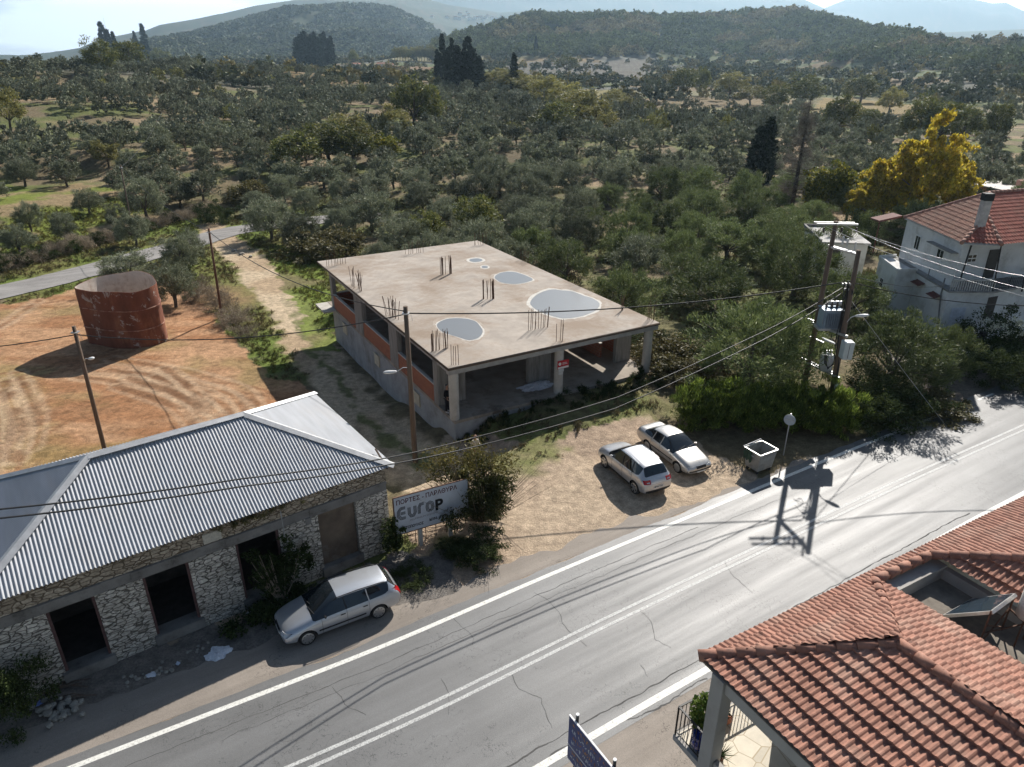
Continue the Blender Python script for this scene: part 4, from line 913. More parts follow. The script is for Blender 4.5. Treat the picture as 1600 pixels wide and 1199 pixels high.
mb = MB(); mb.box(.0, .36, -.85, -.47, BZ + .021, HZ - .05); mb.box(.06, .30, -11, -.852, HZ - .4, HZ - .07); mb.build('pillar', M_RENDER, nh, bevel=.01)
mb = MB(); mb.box(.1, .26, -11, -.86, BZ + .021, BZ + .5); mb.build('low_wall', M_RENDER, nh, bevel=.01)
def railing(mb, a, b_, h=1.0, gap=.13):
    a, b_ = Vector(a), Vector(b_); L_ = (b_ - a).length; n = int(L_ / gap); up = Vector((0, 0, 1))
    mb.bar(a + up * h, b_ + up * h, .05, .03); mb.bar(a + up * .12, b_ + up * .12, .025, .02)
    for k in range(n + 1):
        p = a + (b_ - a) * k / n; mb.bar(p + up * (0 if k % 8 == 0 else .12), p + up * h, .035 if k % 8 == 0 else .014)
mb = MB(); railing(mb, (.12, .48, BZ), (.12, -.46, BZ)); railing(mb, (.12, .48, BZ), (4.0, .48, BZ)); mb.build('balcony_rail', M_BLACKIRON, nh)
s0 = s_ = nh.matrix_basis
def nhp(e, n, z): v = Vector((C0.x, C0.y, 0)) + he * e + hn * n; return Vector((v.x, v.y, z))
# pots and plants on the balcony
def lathe(prof, n=20):
    mb = MB(); k = len(prof)
    for (r, z) in prof:
        for i in range(n): mb.v.append((r * math.cos(2 * PI * i / n), r * math.sin(2 * PI * i / n), z))
    for j in range(k - 1):
        for i in range(n): i2 = (i + 1) % n; mb.f.append((j * n + i, j * n + i2, (j + 1) * n + i2, (j + 1) * n + i))
    mb.f.append(tuple(reversed(range(n)))); mb.f.append(tuple((k - 1) * n + i for i in range(n)))
    return mb
def leaf_ball(n, rx_, ry_, rz_, ls, seed, zc=0.0, shell=.5, slim=.35, up=0.0):
    rs = np.random.RandomState(seed); d = rs.normal(size=(n, 3)); d /= np.linalg.norm(d, axis=1)[:, None]
    r = shell + (1 - shell) * rs.rand(n) ** .5; P = d * r[:, None] * np.array([rx_, ry_, rz_]) + np.array([0, 0, zc])
    a = rs.normal(size=(n, 3)) + d * .8 + np.array([0, 0, up]); a /= np.linalg.norm(a, axis=1)[:, None]; b_ = np.cross(a, rs.normal(size=(n, 3))); b_ /= np.linalg.norm(b_, axis=1)[:, None]
    s = ls * (0.6 + .8 * rs.rand(n))[:, None]
    V = np.stack([P - a * s * .5, P + b_ * s * slim * .5, P + a * s * .5, P - b_ * s * slim * .5], 1).reshape(-1, 3)
    return V, np.arange(n * 4).reshape(-1, 4)
M_LEAF_BRIGHT = leafmat('bright_green_leaf', (0.07, 0.14, 0.025), (0.2, 0.26, 0.05), .35)
M_LEAF_DARK = leafmat('dark_green_leaf', (0.02, 0.045, 0.015), (0.05, 0.085, 0.025), .2)
def potted(name, loc, prof, m, fol, mfol, label, cat, group=None):
    e_ = empty(name, loc, 0, label, cat, group); o = lathe(prof).build('pot', m, e_)
    for p in o.data.polygons: p.use_smooth = len(p.vertices) == 4
    if fol: V, F = leaf_ball(*fol); link('foliage', np_mesh('foliage', V, F), mfol, e_)
    return e_
zb_ = BZ + .021
potted('potted_shrub', nhp(.62, -.12, zb_), [(.13, 0), (.2, .3), (.21, .34), (.17, .34)], mat('clay_pot', (0.36, 0.16, 0.1), .85), (900, .34, .34, .62, .13, 5, .85, .3, .5), M_LEAF_BRIGHT, 'tall bright yellow-green potted shrub at the balcony rail behind the grey pillar', 'potted plant')
potted('glazed_pot', nhp(.36, .16, zb_), [(.14, 0), (.24, .2), (.25, .38), (.2, .5), (.22, .53), (.18, .53)], mat('cobalt_glaze', (0.01, 0.02, 0.16), .12, coat=.8, var=.1), None, None, 'glossy cobalt blue glazed pot inside the balcony rail', 'pot')
potted('white_jar', nhp(.78, .35, zb_), [(.1, 0), (.16, .15), (.15, .38), (.08, .48), (.1, .55), (.06, .55)], mat('white_ceramic', (0.68, 0.67, 0.64), .3, var=.05), None, None, 'white ceramic jar on the balcony floor right of the grey pillar', 'jar')
e_ = empty('planter_box', nhp(1.15, -.15, zb_), math.atan2(he.y, he.x), 'terracotta planter trough with green plants along the street rail of the balcony', 'planter')
mb = MB(); mb.box(-.5, .5, -.14, .14, 0, .26); mb.build('trough', mat('terracotta_trough', (0.38, 0.15, 0.09), .8), e_, bevel=.02)
V, F = leaf_ball(420, .5, .2, .22, .14, 8, .4, .2, .4); link('foliage', np_mesh('foliage', V, F), M_LEAF_DARK, e_)
e_ = empty('agave_plant', nhp(.62, .62, zb_), 0, 'spiky dark plant on the balcony paving by the foot of the pillar', 'plant'); mb = MB()
rs_ = random.Random(5)
for k in range(34):
    a = rs_.random() * 6.28; el = rs_.uniform(.15, 1.3); L_ = rs_.uniform(.28, .5); d = Vector((math.cos(a) * math.cos(el), math.sin(a) * math.cos(el), math.sin(el))); sd_ = d.cross(Vector((0, 0, 1))).normalized() * .018
    mb.add([tuple(-sd_ + Vector((0, 0, .12))), tuple(sd_ + Vector((0, 0, .12))), tuple(d * L_ + Vector((0, 0, .12)))], [(0, 1, 2)])
mb.build('leaves', M_LEAF_DARK, e_); lathe([(.09, 0), (.12, .14), (.1, .14)]).build('pot', mat('brown_pot', (0.12, 0.06, 0.04), .8), e_)
# solar water heater on the sunken roof
so = empty('solar_water_heater', nhp(6.9, 2.6, HZ - .35), 0, 'solar water heater with tilted glass panel and white tank on the sunken flat roof', 'solar heater')
so_l = lambda p: p - so.location
q = [so_l(G(1473, 961, 6.25)), so_l(G(1519, 935, 6.25)), so_l(G(1587, 927, 7.35)), so_l(G(1549, 955, 7.35))]
mb = MB(); mb.slab(q, .08); pn_ = mb.build('panel_frame', mat('aluminium_frame', (0.6, 0.58, 0.55), .4, .5), so)
nn_ = (q[1] - q[0]).cross(q[3] - q[0]).normalized(); nn_ = nn_ if nn_.z > 0 else -nn_
cq = sum(q, Vector()) / 4; qi = [cq + (p - cq) * .93 + nn_ * .006 for p in q]
mg = mat('collector_glass', (0.03, 0.045, 0.06), .06, spec=.9, var=.1)
mb = MB(); mb.add([tuple(p) for p in qi], [(0, 1, 2, 3)]); mb.build('glass', mg, pn_)
tb = so_l(G(1606, 965, 6.95)); mb = MB(); mb.tube([tb, tb + Vector((0, 0, .04)), tb + Vector((0, 0, .8)), tb + Vector((0, 0, .84))], [.24, .27, .27, .22], 28); o = mb.build('tank', mat('white_enamel_tank', (0.62, 0.58, 0.52), .4, var=.08, dirt=(0.4, 0.3, 0.22), dscale=3, dlo=.6, dhi=.8), so, smooth=False)
for p in o.data.polygons: p.use_smooth = len(p.vertices) == 4
mb = MB()
for p in (q[2], q[3], tb + Vector((.2, .1, 0)), tb + Vector((-.2, -.15, 0))): mb.tube([(p.x, p.y, 0), tuple(p)], .022, 6)
mb.bar((q[2].x, q[2].y, .1), (q[3].x, q[3].y, .75), .03); mb.bar((q[3].x, q[3].y, .1), (q[2].x, q[2].y, .75), .03); mb.bar((q[3].x, q[3].y, .5), (tb.x, tb.y, .6), .03)
mb.bar((q[2].x, q[2].y, .7), (tb.x, tb.y, .62), .04); mb.build('stand', M_RUST, so)
# ------------------------------------------------------------------ white two storey house
M_WHITE = mat('whitewashed_wall', (0.66, 0.66, 0.64), .9, var=.08, scale=1.5, dirt=(0.40, 0.385, 0.35), dscale=.7, dlo=.5, dhi=.74, bump=.1)
M_CREAM = mat('cream_wall', (0.55, 0.51, 0.42), .9, var=.08, dirt=(0.4, 0.36, 0.3), dscale=.8, dlo=.55, dhi=.8)
M_GLASS = mat('dark_window_glass', (0.02, 0.025, 0.03), .08, spec=.8, var=.1)
M_WFRAME = mat('white_frame', (0.7, 0.7, 0.68), .5, var=.04)
M_GREYC = mat('stained_concrete', (0.3, 0.29, 0.27), .9, var=.2, dirt=(0.12, 0.11, 0.1), dscale=1.5)
M_TILE2 = tilemat('weathered_roof_tile', (0.34, 0.17, 0.115), (0.11, 0.07, 0.055), (0.38, 0.27, 0.2), .25, .4)
M_TILE3 = tilemat('red_roof_tile', (0.38, 0.12, 0.08), (0.14, 0.06, 0.045), (0.42, 0.2, 0.14), .25, .4)
EV = 7.35
Q1 = G(1502, 381, EV); Q2 = G(1565, 384, EV); Q3 = G(1600, 380.5, EV); Q3 = Q2 + (Q3 - Q2) * 6.0; P1 = G(1412, 341, EV)
KZ = 9.9; K = G(1546, 302, KZ); K2 = G(1600, 298, KZ); K2 = K + (K2 - K) * 4.0
oh = Vector((Q1.x, Q1.y, 0))
wh = empty('white_house', oh, 0, 'white two storey house with weathered tile roof, balcony and chimney beside the driveway', 'house')
l = lambda p: Vector((p.x - oh.x, p.y - oh.y, p.z))
def plane_hit(u, v, a, b_, c):
    n = (b_ - a).cross(c - a); d = Vector(ray(u, v)); o = Vector((0, 0, HC)); return o + d * (n.dot(a - o) / n.dot(d))
S = plane_hit(1543, 338, Q1, P1, K)
R1_, R2_, R3_, RP, RK, RK2, RS = map(l, (Q1, Q2, Q3, P1, K, K2, S))
link('roof_tiles', tile_patch((R1_, RS, RK, RP), tuple(RP - R1_), .25, .4, .035, .03, 5, 2), M_TILE2, wh)
link('roof_tiles', tile_patch((R1_, R2_, RS), tuple(R2_ - R1_), .25, .4, .045, .04, 6, 3), M_TILE3, wh)
link('roof_tiles', tile_patch((R2_, R3_, RK2, RK, RS), tuple(R3_ - R2_), .25, .4, .035, .03, 5, 2), M_TILE3, wh)
q3_ = l(Q3); mb = MB(); mb.add([tuple(RP), tuple(RK), tuple(RK2), (q3_.x + .3, q3_.y + 8.6, EV)], [(0, 1, 2, 3)]); mb.build('back_roof', M_TILE2, wh)
ridge_tiles([(R1_, RS), (R2_, RS), (RS, RK), (RK, RK2), (RP, RK)], wh, mat('pale_ridge_tile', (0.36, 0.2, 0.15), .85, var=.3, scale=4), .13, .45)
ins = .22
def inset(P, d):
    out = []; n = len(P)
    for i in range(n):
        a, b_, c = Vector(P[i - 1]), Vector(P[i]), Vector(P[(i + 1) % n]); e1 = (b_ - a).normalized(); e2 = (c - b_).normalized(); n1_ = Vector((-e1.y, e1.x)); n2_ = Vector((-e2.y, e2.x))
        bis = (n1_ + n2_); bis = bis / max(.3, bis.dot(n1_)); out.append(b_ + bis * d)
    return out
FZ = 4.1
c0 = l(Q1); q2 = l(Q2); q3 = l(Q3); p1 = l(P1)
foot = [(p1.x, p1.y), (c0.x, c0.y), (q2.x, q2.y), (q3.x, q3.y), (q3.x + .3, q3.y + 8.4), (p1.x + .3, p1.y)]
bk = Vector((q3.x + .3, q3.y + 8.4, EV))
up_ = inset(foot, ins)
mb = MB(); mb.prism([tuple(p) for p in up_[:2]] + [(up_[1].x + .55, up_[1].y + .05), (up_[1].x + .95, up_[1].y + 1.3), (up_[3].x, up_[3].y + 1.1)] + [tuple(p) for p in up_[4:]], FZ + .002, EV - .04)
mb.build('upper_wall', M_WHITE, wh)
# eave board
mb = MB(); mb.slab([tuple(R1_ + Vector((.03, .03, -.03))), tuple(R2_ + Vector((.0, .05, -.03))), tuple(RS + Vector((0, 0, -.08)))], .08); mb.slab([tuple(RP + Vector((.03, 0, -.03))), tuple(R1_ + Vector((.03, 0.03, -.03))), tuple(RS + Vector((0, 0, -.08))), tuple(RK + Vector((0, 0, -.08)))], .06); mb.build('eave_board', M_WHITE, wh)
# lower storey steps out towards the driveway
A_0 = l(G(1483.5, 455, FZ)); T1 = l(G(1402, 425, FZ)); T2 = l(G(1374, 404, FZ)); B1 = l(G(1553, 456, FZ)); B2_ = l(G(1600, 448, FZ)); B2_ = B1 + (B2_ - B1) * 5
W1 = Vector((A_0.x + .25, T1.y + .1)); W2 = Vector((A_0.x + .4, T2.y + .3))
low = [(T2.x, T2.y), (T1.x, T1.y), (W1.x, W1.y), (A_0.x, A_0.y), (B1.x + .1, B1.y + .6), (B2_.x, B2_.y + .8), (B2_.x + 3, B2_.y + 9), (W2.x + 5, W2.y + .6), (W2.x, W2.y)]
mb = MB(); mb.prism(low, -.3, FZ - .12); mb.build('lower_wall', M_WHITE, wh)
mb = MB(); mb.prism([(W1.x - .04, W1.y), (A_0.x - .05, A_0.y - .05), (B1.x, B1.y), (B2_.x, B2_.y)] + low[6:9], FZ - .118, FZ); mb.build('balcony_slab', M_GREYC, wh)
mb = MB(); mb.prism([(T2.x, T2.y), (T1.x, T1.y), (W1.x - .045, W1.y), (W2.x, W2.y)], FZ - .118, FZ + .003); mb.build('terrace_floor', M_WHITE, wh)
mb = MB()
for a, b_ in (((T2.x, T2.y), (T1.x, T1.y)), ((T1.x, T1.y), (W1.x, W1.y)), ((T2.x, T2.y), (T2.x + 1.6, T2.y + .5))):
    mb.bar((a[0], a[1], FZ + .12), (b_[0], b_[1], FZ + .12), .14, .24)
mb.build('terrace_kerb', M_WHITE, wh)
def on_face(o, ex_, u, z, w, h, d, name, m, parent=wh, off=0.0):
    """box on a wall face: o = xy origin, ex_ = xy direction"""
    ex_ = Vector((ex_[0], ex_[1], 0)).normalized(); nrm = Vector((ex_.y, -ex_.x, 0)); c = Vector((o[0], o[1], 0)) + ex_ * u + nrm * off + Vector((0, 0, z))
    mb = MB(); mb.obox(c, ex_ * w / 2, nrm * d / 2, (0, 0, h / 2)); return mb.build(name, m, parent)
def window(o, ex_, u, z, w, h, cols_=2, rows_=2, parent=wh):
    f = on_face(o, ex_, u, z, w, h, .06, 'window', M_WFRAME, parent, .02)
    for i in range(cols_):
        for j in range(rows_):
            pw = (w - .08 * (cols_ + 1)) / cols_; ph = (h - .08 * (rows_ + 1)) / rows_
            on_face(o, ex_, u - w / 2 + .08 + pw / 2 + i * (pw + .08), z - h / 2 + .08 + ph / 2 + j * (ph + .08), pw, ph, .02, 'pane', M_GLASS, f, .052)
    return f
ua, ub = up_[0], up_[1]; dl = (ub - ua)
Ll = dl.length
window(ua, dl, Ll - 5.9, 5.95, .8, 1.15, 2, 1); window(ua, dl, Ll - 2.35, 5.95, .95, .75, 2, 1)
on_face(ua, dl, Ll - 2.0, 6.55, 3.6, .07, .5, 'wall_ledge', M_GREYC, wh, .25)
ca_, cb2 = Vector((up_[1].x + .55, up_[1].y + .05)), Vector((up_[1].x + .95, up_[1].y + 1.3))
sb_ = Vector((up_[3].x, up_[3].y + 1.1)); dd_ = sb_ - cb2
window(cb2, dd_, 1.0, 5.85, .85, .65, 2, 2)
on_face(cb2, dd_, 2.95, 5.3, .95, 2.2, .05, 'door', mat('dark_shutter_door', (0.05, 0.045, 0.04), .6), wh, .03)
on_face(up_[1], (.55, .05), .28, 6.55, .5, .6, .04, 'window', M_WFRAME, wh, .03)
# balcony rail, posts
mb = MB()
a, b_ = Vector((A_0.x + .1, A_0.y + .12, FZ)), Vector((B1.x, B1.y + .12, FZ)); n_ = 18
for k in range(n_ + 1):
    p = a + (b_ - a) * k / n_; mb.box(p.x - .035, p.x + .035, p.y - .03, p.y + .03, FZ + .002, FZ + .75)
mb.bar(a + Vector((0, 0, .8)), b_ + Vector((0, 0, .8)), .12, .09); mb.build('balustrade', mat('grey_balustrade', (0.42, 0.41, 0.39), .8), wh)
mb = MB(); c_ = Vector((B2_.x, B2_.y + .15, FZ)); railing(mb, b_, b_ + (c_ - b_) * .9, .9, .2); mb.build('balcony_rail', M_BLACKIRON, wh)
mb = MB(); mb.tube([(a.x + .55, a.y + .1, FZ), (c0.x + .75, c0.y - .0, EV - .05)], .06, 8); mb.tube([(b_.x, b_.y, FZ), (q2.x + .05, q2.y + .1, EV - .05)], .05, 8); mb.tube([(b_.x + 2, b_.y - .1, FZ), (q2.x + 2, q2.y - .1, EV - .05)], .05, 8); mb.build('balcony_post', M_BLACKIRON, wh)
# chimney
cp_ = plane_hit(1531, 352, Q1, P1, K); cl = l(cp_)
mb = MB(); mb.box(cl.x - .28, cl.x + .28, cl.y - .25, cl.y + .25, cl.z - .3, cl.z + 1.75); ch = mb.build('chimney', mat('pale_chimney', (0.5, 0.47, 0.44), .9), wh, bevel=.02)
mb = MB(); mb.box(cl.x - .33, cl.x + .33, cl.y - .3, cl.y + .3, cl.z + 1.752, cl.z + 2.25); mb.build('chimney_cap', mat('sooty_cap', (0.02, 0.02, 0.02), .7), ch, bevel=.03)
# lower openings
la = Vector((A_0.x, A_0.y)); lb = Vector((B1.x + .1, B1.y + .6)); dv = lb - la
on_face(la, dv, 1.15, 1.95, 1.15, 1.7, .04, 'shutter', mat('pale_blue_shutter', (0.55, 0.58, 0.64), .6), wh, .02)
on_face(lb, Vector((B2_.x, B2_.y + .8)) - lb, .6, 2.6, 1.0, 1.7, .04, 'doorway', M_INSHADE, wh, .02)  # flat dark panel on the solid wall, its colour painting a shaded opening
lt = W1.copy(); dw = la - lt
window(Vector((T2.x, T2.y)), Vector((T1.x, T1.y)) - Vector((T2.x, T2.y)), 1.6, 2.5, .7, .8)
M_AWN = mat('dark_awning_tile', (0.14, 0.055, 0.042), .85, var=.3, scale=6)
for u_, z_ in ((1.0, 3.35), (3.6, 3.2)):
    ex_ = Vector((dw.x, dw.y, 0)).normalized(); nr = Vector((ex_.y, -ex_.x, 0)); c = Vector((lt.x, lt.y, 0)) + ex_ * u_
    pts = [c - ex_ * .55 + Vector((0, 0, z_ + .2)), c + ex_ * .75 + Vector((0, 0, z_ + .2)), c + ex_ * .75 + nr * .55 + Vector((0, 0, z_)), c - ex_ * .55 + nr * .55 + Vector((0, 0, z_))]
    mb = MB(); mb.slab(pts, .06)
    link('window_awning', tile_patch([pts[3], pts[2], pts[1], pts[0]], tuple(ex_), .22, .25, .03, .03, 6, 3), M_AWN, wh)
mb = MB()
ex_ = Vector((dw.x, dw.y, 0)).normalized(); nr = Vector((ex_.y, -ex_.x, 0)); b0_ = Vector((lt.x, lt.y, 0)) + nr * .06
mb.tube([b0_ + ex_ * 4.2 + Vector((0, 0, 4.8)), b0_ + ex_ * 4.2 + Vector((0, 0, 3.6)), b0_ + ex_ * 4.9 + Vector((0, 0, 1.2))], .05, 7); mb.tube([b0_ + ex_ * 1.9 + Vector((0, 0, 4.9)), b0_ + ex_ * 1.9 + Vector((0, 0, 4.0))], .04, 7)
mb.tube([b0_ + Vector((0, 0, 4.12)), b0_ + ex_ * (dw.length) + Vector((0, 0, 4.12))], .04, 6); mb.build('drain_pipe', mat('grey_pipe', (0.2, 0.2, 0.2), .6), wh)
# lean-to canopy behind the house
e0 = l(G(1374, 345, 6.9)); e1_ = l(G(1410, 337, 7.1))
mb = MB(); mb.slab([tuple(e0), tuple(e0 + Vector((.3, 2.2, -.2))), tuple(e1_ + Vector((.3, 2.2, -.2))), tuple(e1_)], .15); mb.v = mb.v; mb.tube([(e0.x + .1, e0.y + .1, 4.1), (e0.x + .1, e0.y + .1, 6.8)], .05, 8); mb.build('side_canopy', mat('dark_red_canopy', (0.13, 0.05, 0.04), .85, var=.25, scale=4), wh)

# small flat roofed outbuilding left of the house
ob = G(1300, 378, 3.2); o_ = empty('outbuilding', (ob.x, ob.y, 0), math.radians(-8), 'small white outbuilding with flat roof and dark pergola beams behind the transformer poles', 'outbuilding')
mb = MB(); mb.box(-.9, 3.4, .2, 6.8, -.5, 3.0); mb.build('wall', M_WHITE, o_)
mb = MB(); mb.box(-1.0, 3.6, 0, 7.0, 3.002, 3.16); mb.build('roof', mat('white_roof_paint', (0.42, 0.41, 0.39), .8, var=.1, dirt=(0.35, 0.33, 0.3), dscale=.8), o_)
mb = MB()
mb.box(-1.1, 3.7, 6.8, 7.0, 3.162, 3.42); mb.box(-1.1, -.9, 0, 6.79, 3.162, 3.4)
mb.build('parapet', M_GREYC, o_)
mb = MB(); mb.box(.2, 1.0, .14, .19, .6, 2.4); mb.build('doorway', M_INSHADE, o_)  # dark slab on the closed wall, shade of an opening put into its colour
# distant pink roofed house at the right edge
dh = G(1592, 300, 3.0); e_ = empty('pink_house', (dh.x + 1.5, dh.y, 0), .2, 'pink walled house with white awning roof glimpsed above the tiled roof at the right edge', 'house')
mb = MB(); mb.box(-1.5, 8, 0, 7, -1, 3.1); mb.build('wall', mat('pink_wall', (0.5, 0.3, 0.24), .9), e_)
mb = MB(); mb.box(-3.6, 8.2, -1.2, 7.2, 3.102, 3.25); mb.build('roof', mat('pale_roof', (0.6, 0.56, 0.5), .8), e_)
mb = MB(); mb.box(.5, 1.7, 2, 3, 3.252, 4.1); mb.build('chimney', mat('pink_wall_dark', (0.45, 0.25, 0.2), .9), e_)
# iron gate and its pillars at the end of the driveway
g0 = G(1497, 545); g1 = G(1522, 558)
ga = empty('iron_gate', g0, math.atan2(g1.y - g0.y, g1.x - g0.x), 'dark iron double gate with diagonal braces at the end of the driveway', 'gate')
Lg = (g1 - g0).length
mb = MB()
for s_ in (0, 1):
    x0, x1 = s_ * Lg / 2 + .04, (s_ + 1) * Lg / 2 - .04
    mb.bar((x0, 0, .15), (x1, 0, .15), .05); mb.bar((x0, 0, 1.55), (x1, 0, 1.55), .05); mb.bar((x0, 0, .1), (x0, 0, 1.7), .06); mb.bar((x1, 0, .1), (x1, 0, 1.6), .06); mb.bar((x0, 0, .2), (x1, 0, 1.5), .035)
    for k in range(1, 10): x = x0 + (x1 - x0) * k / 10; mb.bar((x, 0, .15), (x, 0, 1.55), .016)
mb.build('gate_leaf', M_BLACKIRON, ga)
for x in (-.15, Lg + .15):
    mb = MB(); mb.box(x - .14, x + .14, -.14, .14, 0, 1.95); mb.build('gate_post', M_BLACKIRON, ga, bevel=.01)
kb = G(1503, 549); k1 = G(1522, 562)
mb = MB(); mb.bar((0, 0, .1), (k1.x - kb.x, k1.y - kb.y, .1), .35, .2); tag(mb.build('white_kerb', M_WHITE, None, kb, bevel=.03), 'short whitewashed kerb in front of the iron gate', 'kerb')
# ------------------------------------------------------------------ cars
M_GLASSC = mat('car_glass', (0.012, 0.016, 0.02), .04, spec=.9, var=.05)
M_TYRE = mat('tyre_rubber', (0.02, 0.02, 0.02), .8)
M_ALLOY = mat('wheel_alloy', (0.5, 0.5, 0.5), .35, .8, var=.05)
M_BLKPL = mat('black_plastic', (0.02, 0.02, 0.022), .6)
M_REDL = mat('red_lamp', (0.42, 0.012, 0.015), .15, spec=.7, var=.1)
M_CLEARL = mat('clear_lamp', (0.5, 0.52, 0.54), .12, spec=.8, var=.1)
M_CHROME = mat('chrome_trim', (0.7, 0.7, 0.7), .15, .9, var=.02)
M_PLATE = mat('number_plate', (0.7, 0.7, 0.68), .5, var=.05)
def carpaint(n, c): return mat(n, c, .3, .55, var=.03, scale=2, coat=.8, spec=.5, dirt=(c[0] * .85, c[1] * .82, c[2] * .78), dscale=1.2, dlo=.5, dhi=.8)
def make_car(label, st, wheels, paint, loc, rz, wr=.31, glass=((3, 4), (6, 7)), side=(3, 6), group=None, alloy_n=5, lights_fn=None, gaps=(), rails=False, name='parked_car', quarter=None):
    """st: stations (x, z_low, z_belt, z_top, w_body, w_roof), x=0 front bumper -> x=-L rear.
    glass: station spans (i,i+1) of windscreen and rear window; side: station span of side windows"""
    root = empty(name, loc, rz, label, 'car', group)
    rings = []
    for (x, zl, zb, zt, w, wr_) in st:
        zm = zl + (zb - zl) * .5; cab = zt - zb > .12
        rings.append([(x, 0, zl), (x, w * .78, zl), (x, w * .965, zl + .10), (x, w, zm), (x, w * .985, zb - .10), (x, w * .93, zb),
                      (x, wr_, zt - (.05 if cab else .015)), (x, wr_ * .82, zt), (x, 0, zt + (.035 if cab else .02))])
    n = len(rings[0]); V = []; idx = {}
    for i, r in enumerate(rings):
        for j, p in enumerate(r):
            idx[(i, j, 1)] = len(V); V.append(p)
            if 0 < j < n - 1: idx[(i, j, -1)] = len(V); V.append((p[0], -p[1], p[2]))
            else: idx[(i, j, -1)] = idx[(i, j, 1)]
    F = []; MI = []
    for i in range(len(st) - 1):
        for j in range(n - 1):
            for s in (1, -1):
                q = [idx[(i, j, s)], idx[(i + 1, j, s)], idx[(i + 1, j + 1, s)], idx[(i, j + 1, s)]]
                if s < 0: q = q[::-1]
                q = list(dict.fromkeys(q))
                m_ = 0
                if j in (6, 7) and any(a <= i < b_ for a, b_ in glass): m_ = 1 if (glass[0][0] <= i < glass[0][1]) else 2
                if j == 5 and side[0] <= i < side[1]: m_ = 3
                F.append(q[::-1]); MI.append(m_)
    for i in (0, len(st) - 1):
        for j in range(n - 1):
            if j == 0: q = [idx[(i, 0, 1)], idx[(i, 1, 1)], idx[(i, 1, -1)]]
            elif j == n - 2: q = [idx[(i, j, 1)], idx[(i, n - 1, 1)], idx[(i, j, -1)]]
            else: q = [idx[(i, j, 1)], idx[(i, j + 1, 1)], idx[(i, j + 1, -1)], idx[(i, j, -1)]]
            F.append(q if i == 0 else q[::-1]); MI.append(0)
    me = bpy.data.meshes.new('body'); me.from_pydata(V, [], F)
    me.polygons.foreach_set('material_index', MI)
    mats_ = [paint, M_GLASSC, M_GLASSC, M_GLASSC, M_BLKPL]
    ob = link('tmp_body', me, mats_)
    bm = bmesh.new(); bm.from_mesh(me); bmesh.ops.recalc_face_normals(bm, faces=bm.faces[:])
    cl_ = bm.edges.layers.float.get('crease_edge') or bm.edges.layers.float.new('crease_edge')
    for e in bm.edges:
        if len(e.link_faces) == 2:
            a, b_ = e.link_faces
            if a.material_index != b_.material_index: e[cl_] = .55
    bm.to_mesh(me); bm.free()
    s_ = ob.modifiers.new('s', 'SUBSURF'); s_.levels = 3; s_.render_levels = 3
    # wheel wells
    cut = MB(); W_ = max(r[4] for r in st)
    for x in wheels:
        for s in (1, -1): cut.tube([(x, s * (W_ - .30), wr), (x, s * (W_ + .3), wr)], wr + .055, 28)
    co = cut.build('tmp_cut', M_BLKPL); 
    bo = ob.modifiers.new('b', 'BOOLEAN'); bo.operation = 'DIFFERENCE'; bo.object = co; bo.solver = 'EXACT'; bo.material_mode = 'TRANSFER'
    bpy.context.view_layer.update()
    dg = bpy.context.evaluated_depsgraph_get(); ev = bpy.data.meshes.new_from_object(ob.evaluated_get(dg))
    bpy.data.objects.remove(ob); bpy.data.objects.remove(co)
    mnames = [m_.name if m_ else '' for m_ in ev.materials]
    def sub(name, test, m_, parent, off=0.0):
        bm = bmesh.new(); bm.from_mesh(ev)
        bmesh.ops.delete(bm, geom=[f for f in bm.faces if not test(f)], context='FACES')
        if off:
            bm.normal_update()
            for v in bm.verts: v.co += v.normal * off
        me2 = bpy.data.meshes.new(name); bm.to_mesh(me2); bm.free(); me2.materials.clear()
        me2.polygons.foreach_set('use_smooth', [True] * len(me2.polygons))
        return link(name, me2, m_, parent)
    wi = [i for i, q in enumerate(mnames) if q.startswith('black_plastic')]
    gi = {1, 2, 3}
    body = sub('body', lambda f: f.material_index == 0, paint, root)
    for wx_2 in wheels:
        for s in (1, -1): sub('wheel_arch', lambda f: (f.material_index in wi or f.material_index >= 4) and f.calc_center_median().y * s > 0 and abs(f.calc_center_median().x - wx_2) < wr + .1 and f.calc_center_median().z < wr * 2 + .12, M_BLKPL, root)
    sub('windscreen', lambda f: f.material_index == 1, M_GLASSC, root)
    sub('rear_window', lambda f: f.material_index == 2 and f.calc_center_median().x < wheels[1] + 1.2, M_GLASSC, root)
    for s in (1, -1): sub('side_window', lambda f: f.material_index == 3 and f.calc_center_median().y * s > 0, M_GLASSC, root)
    Ws = W_
    # surface finder for trim
    from mathutils.bvhtree import BVHTree
    bt = BVHTree.FromPolygons([v.co for v in ev.vertices], [tuple(p.vertices) for p in ev.polygons])
    def side_y(x, z):
        h = bt.ray_cast(Vector((x, 3, z)), Vector((0, -1, 0))); return h[0].y if h[0] else Ws
    def end_x(y, z, fr):
        h = bt.ray_cast(Vector((3 if fr else -9, y, z)), Vector((-1 if fr else 1, 0, 0))); return h[0].x if h[0] else (-.03 if fr else st[-1][0] + .18)
    def top_z(x, y):
        h = bt.ray_cast(Vector((x, y, 4)), Vector((0, 0, -1))); return h[0].z if h[0] else 1
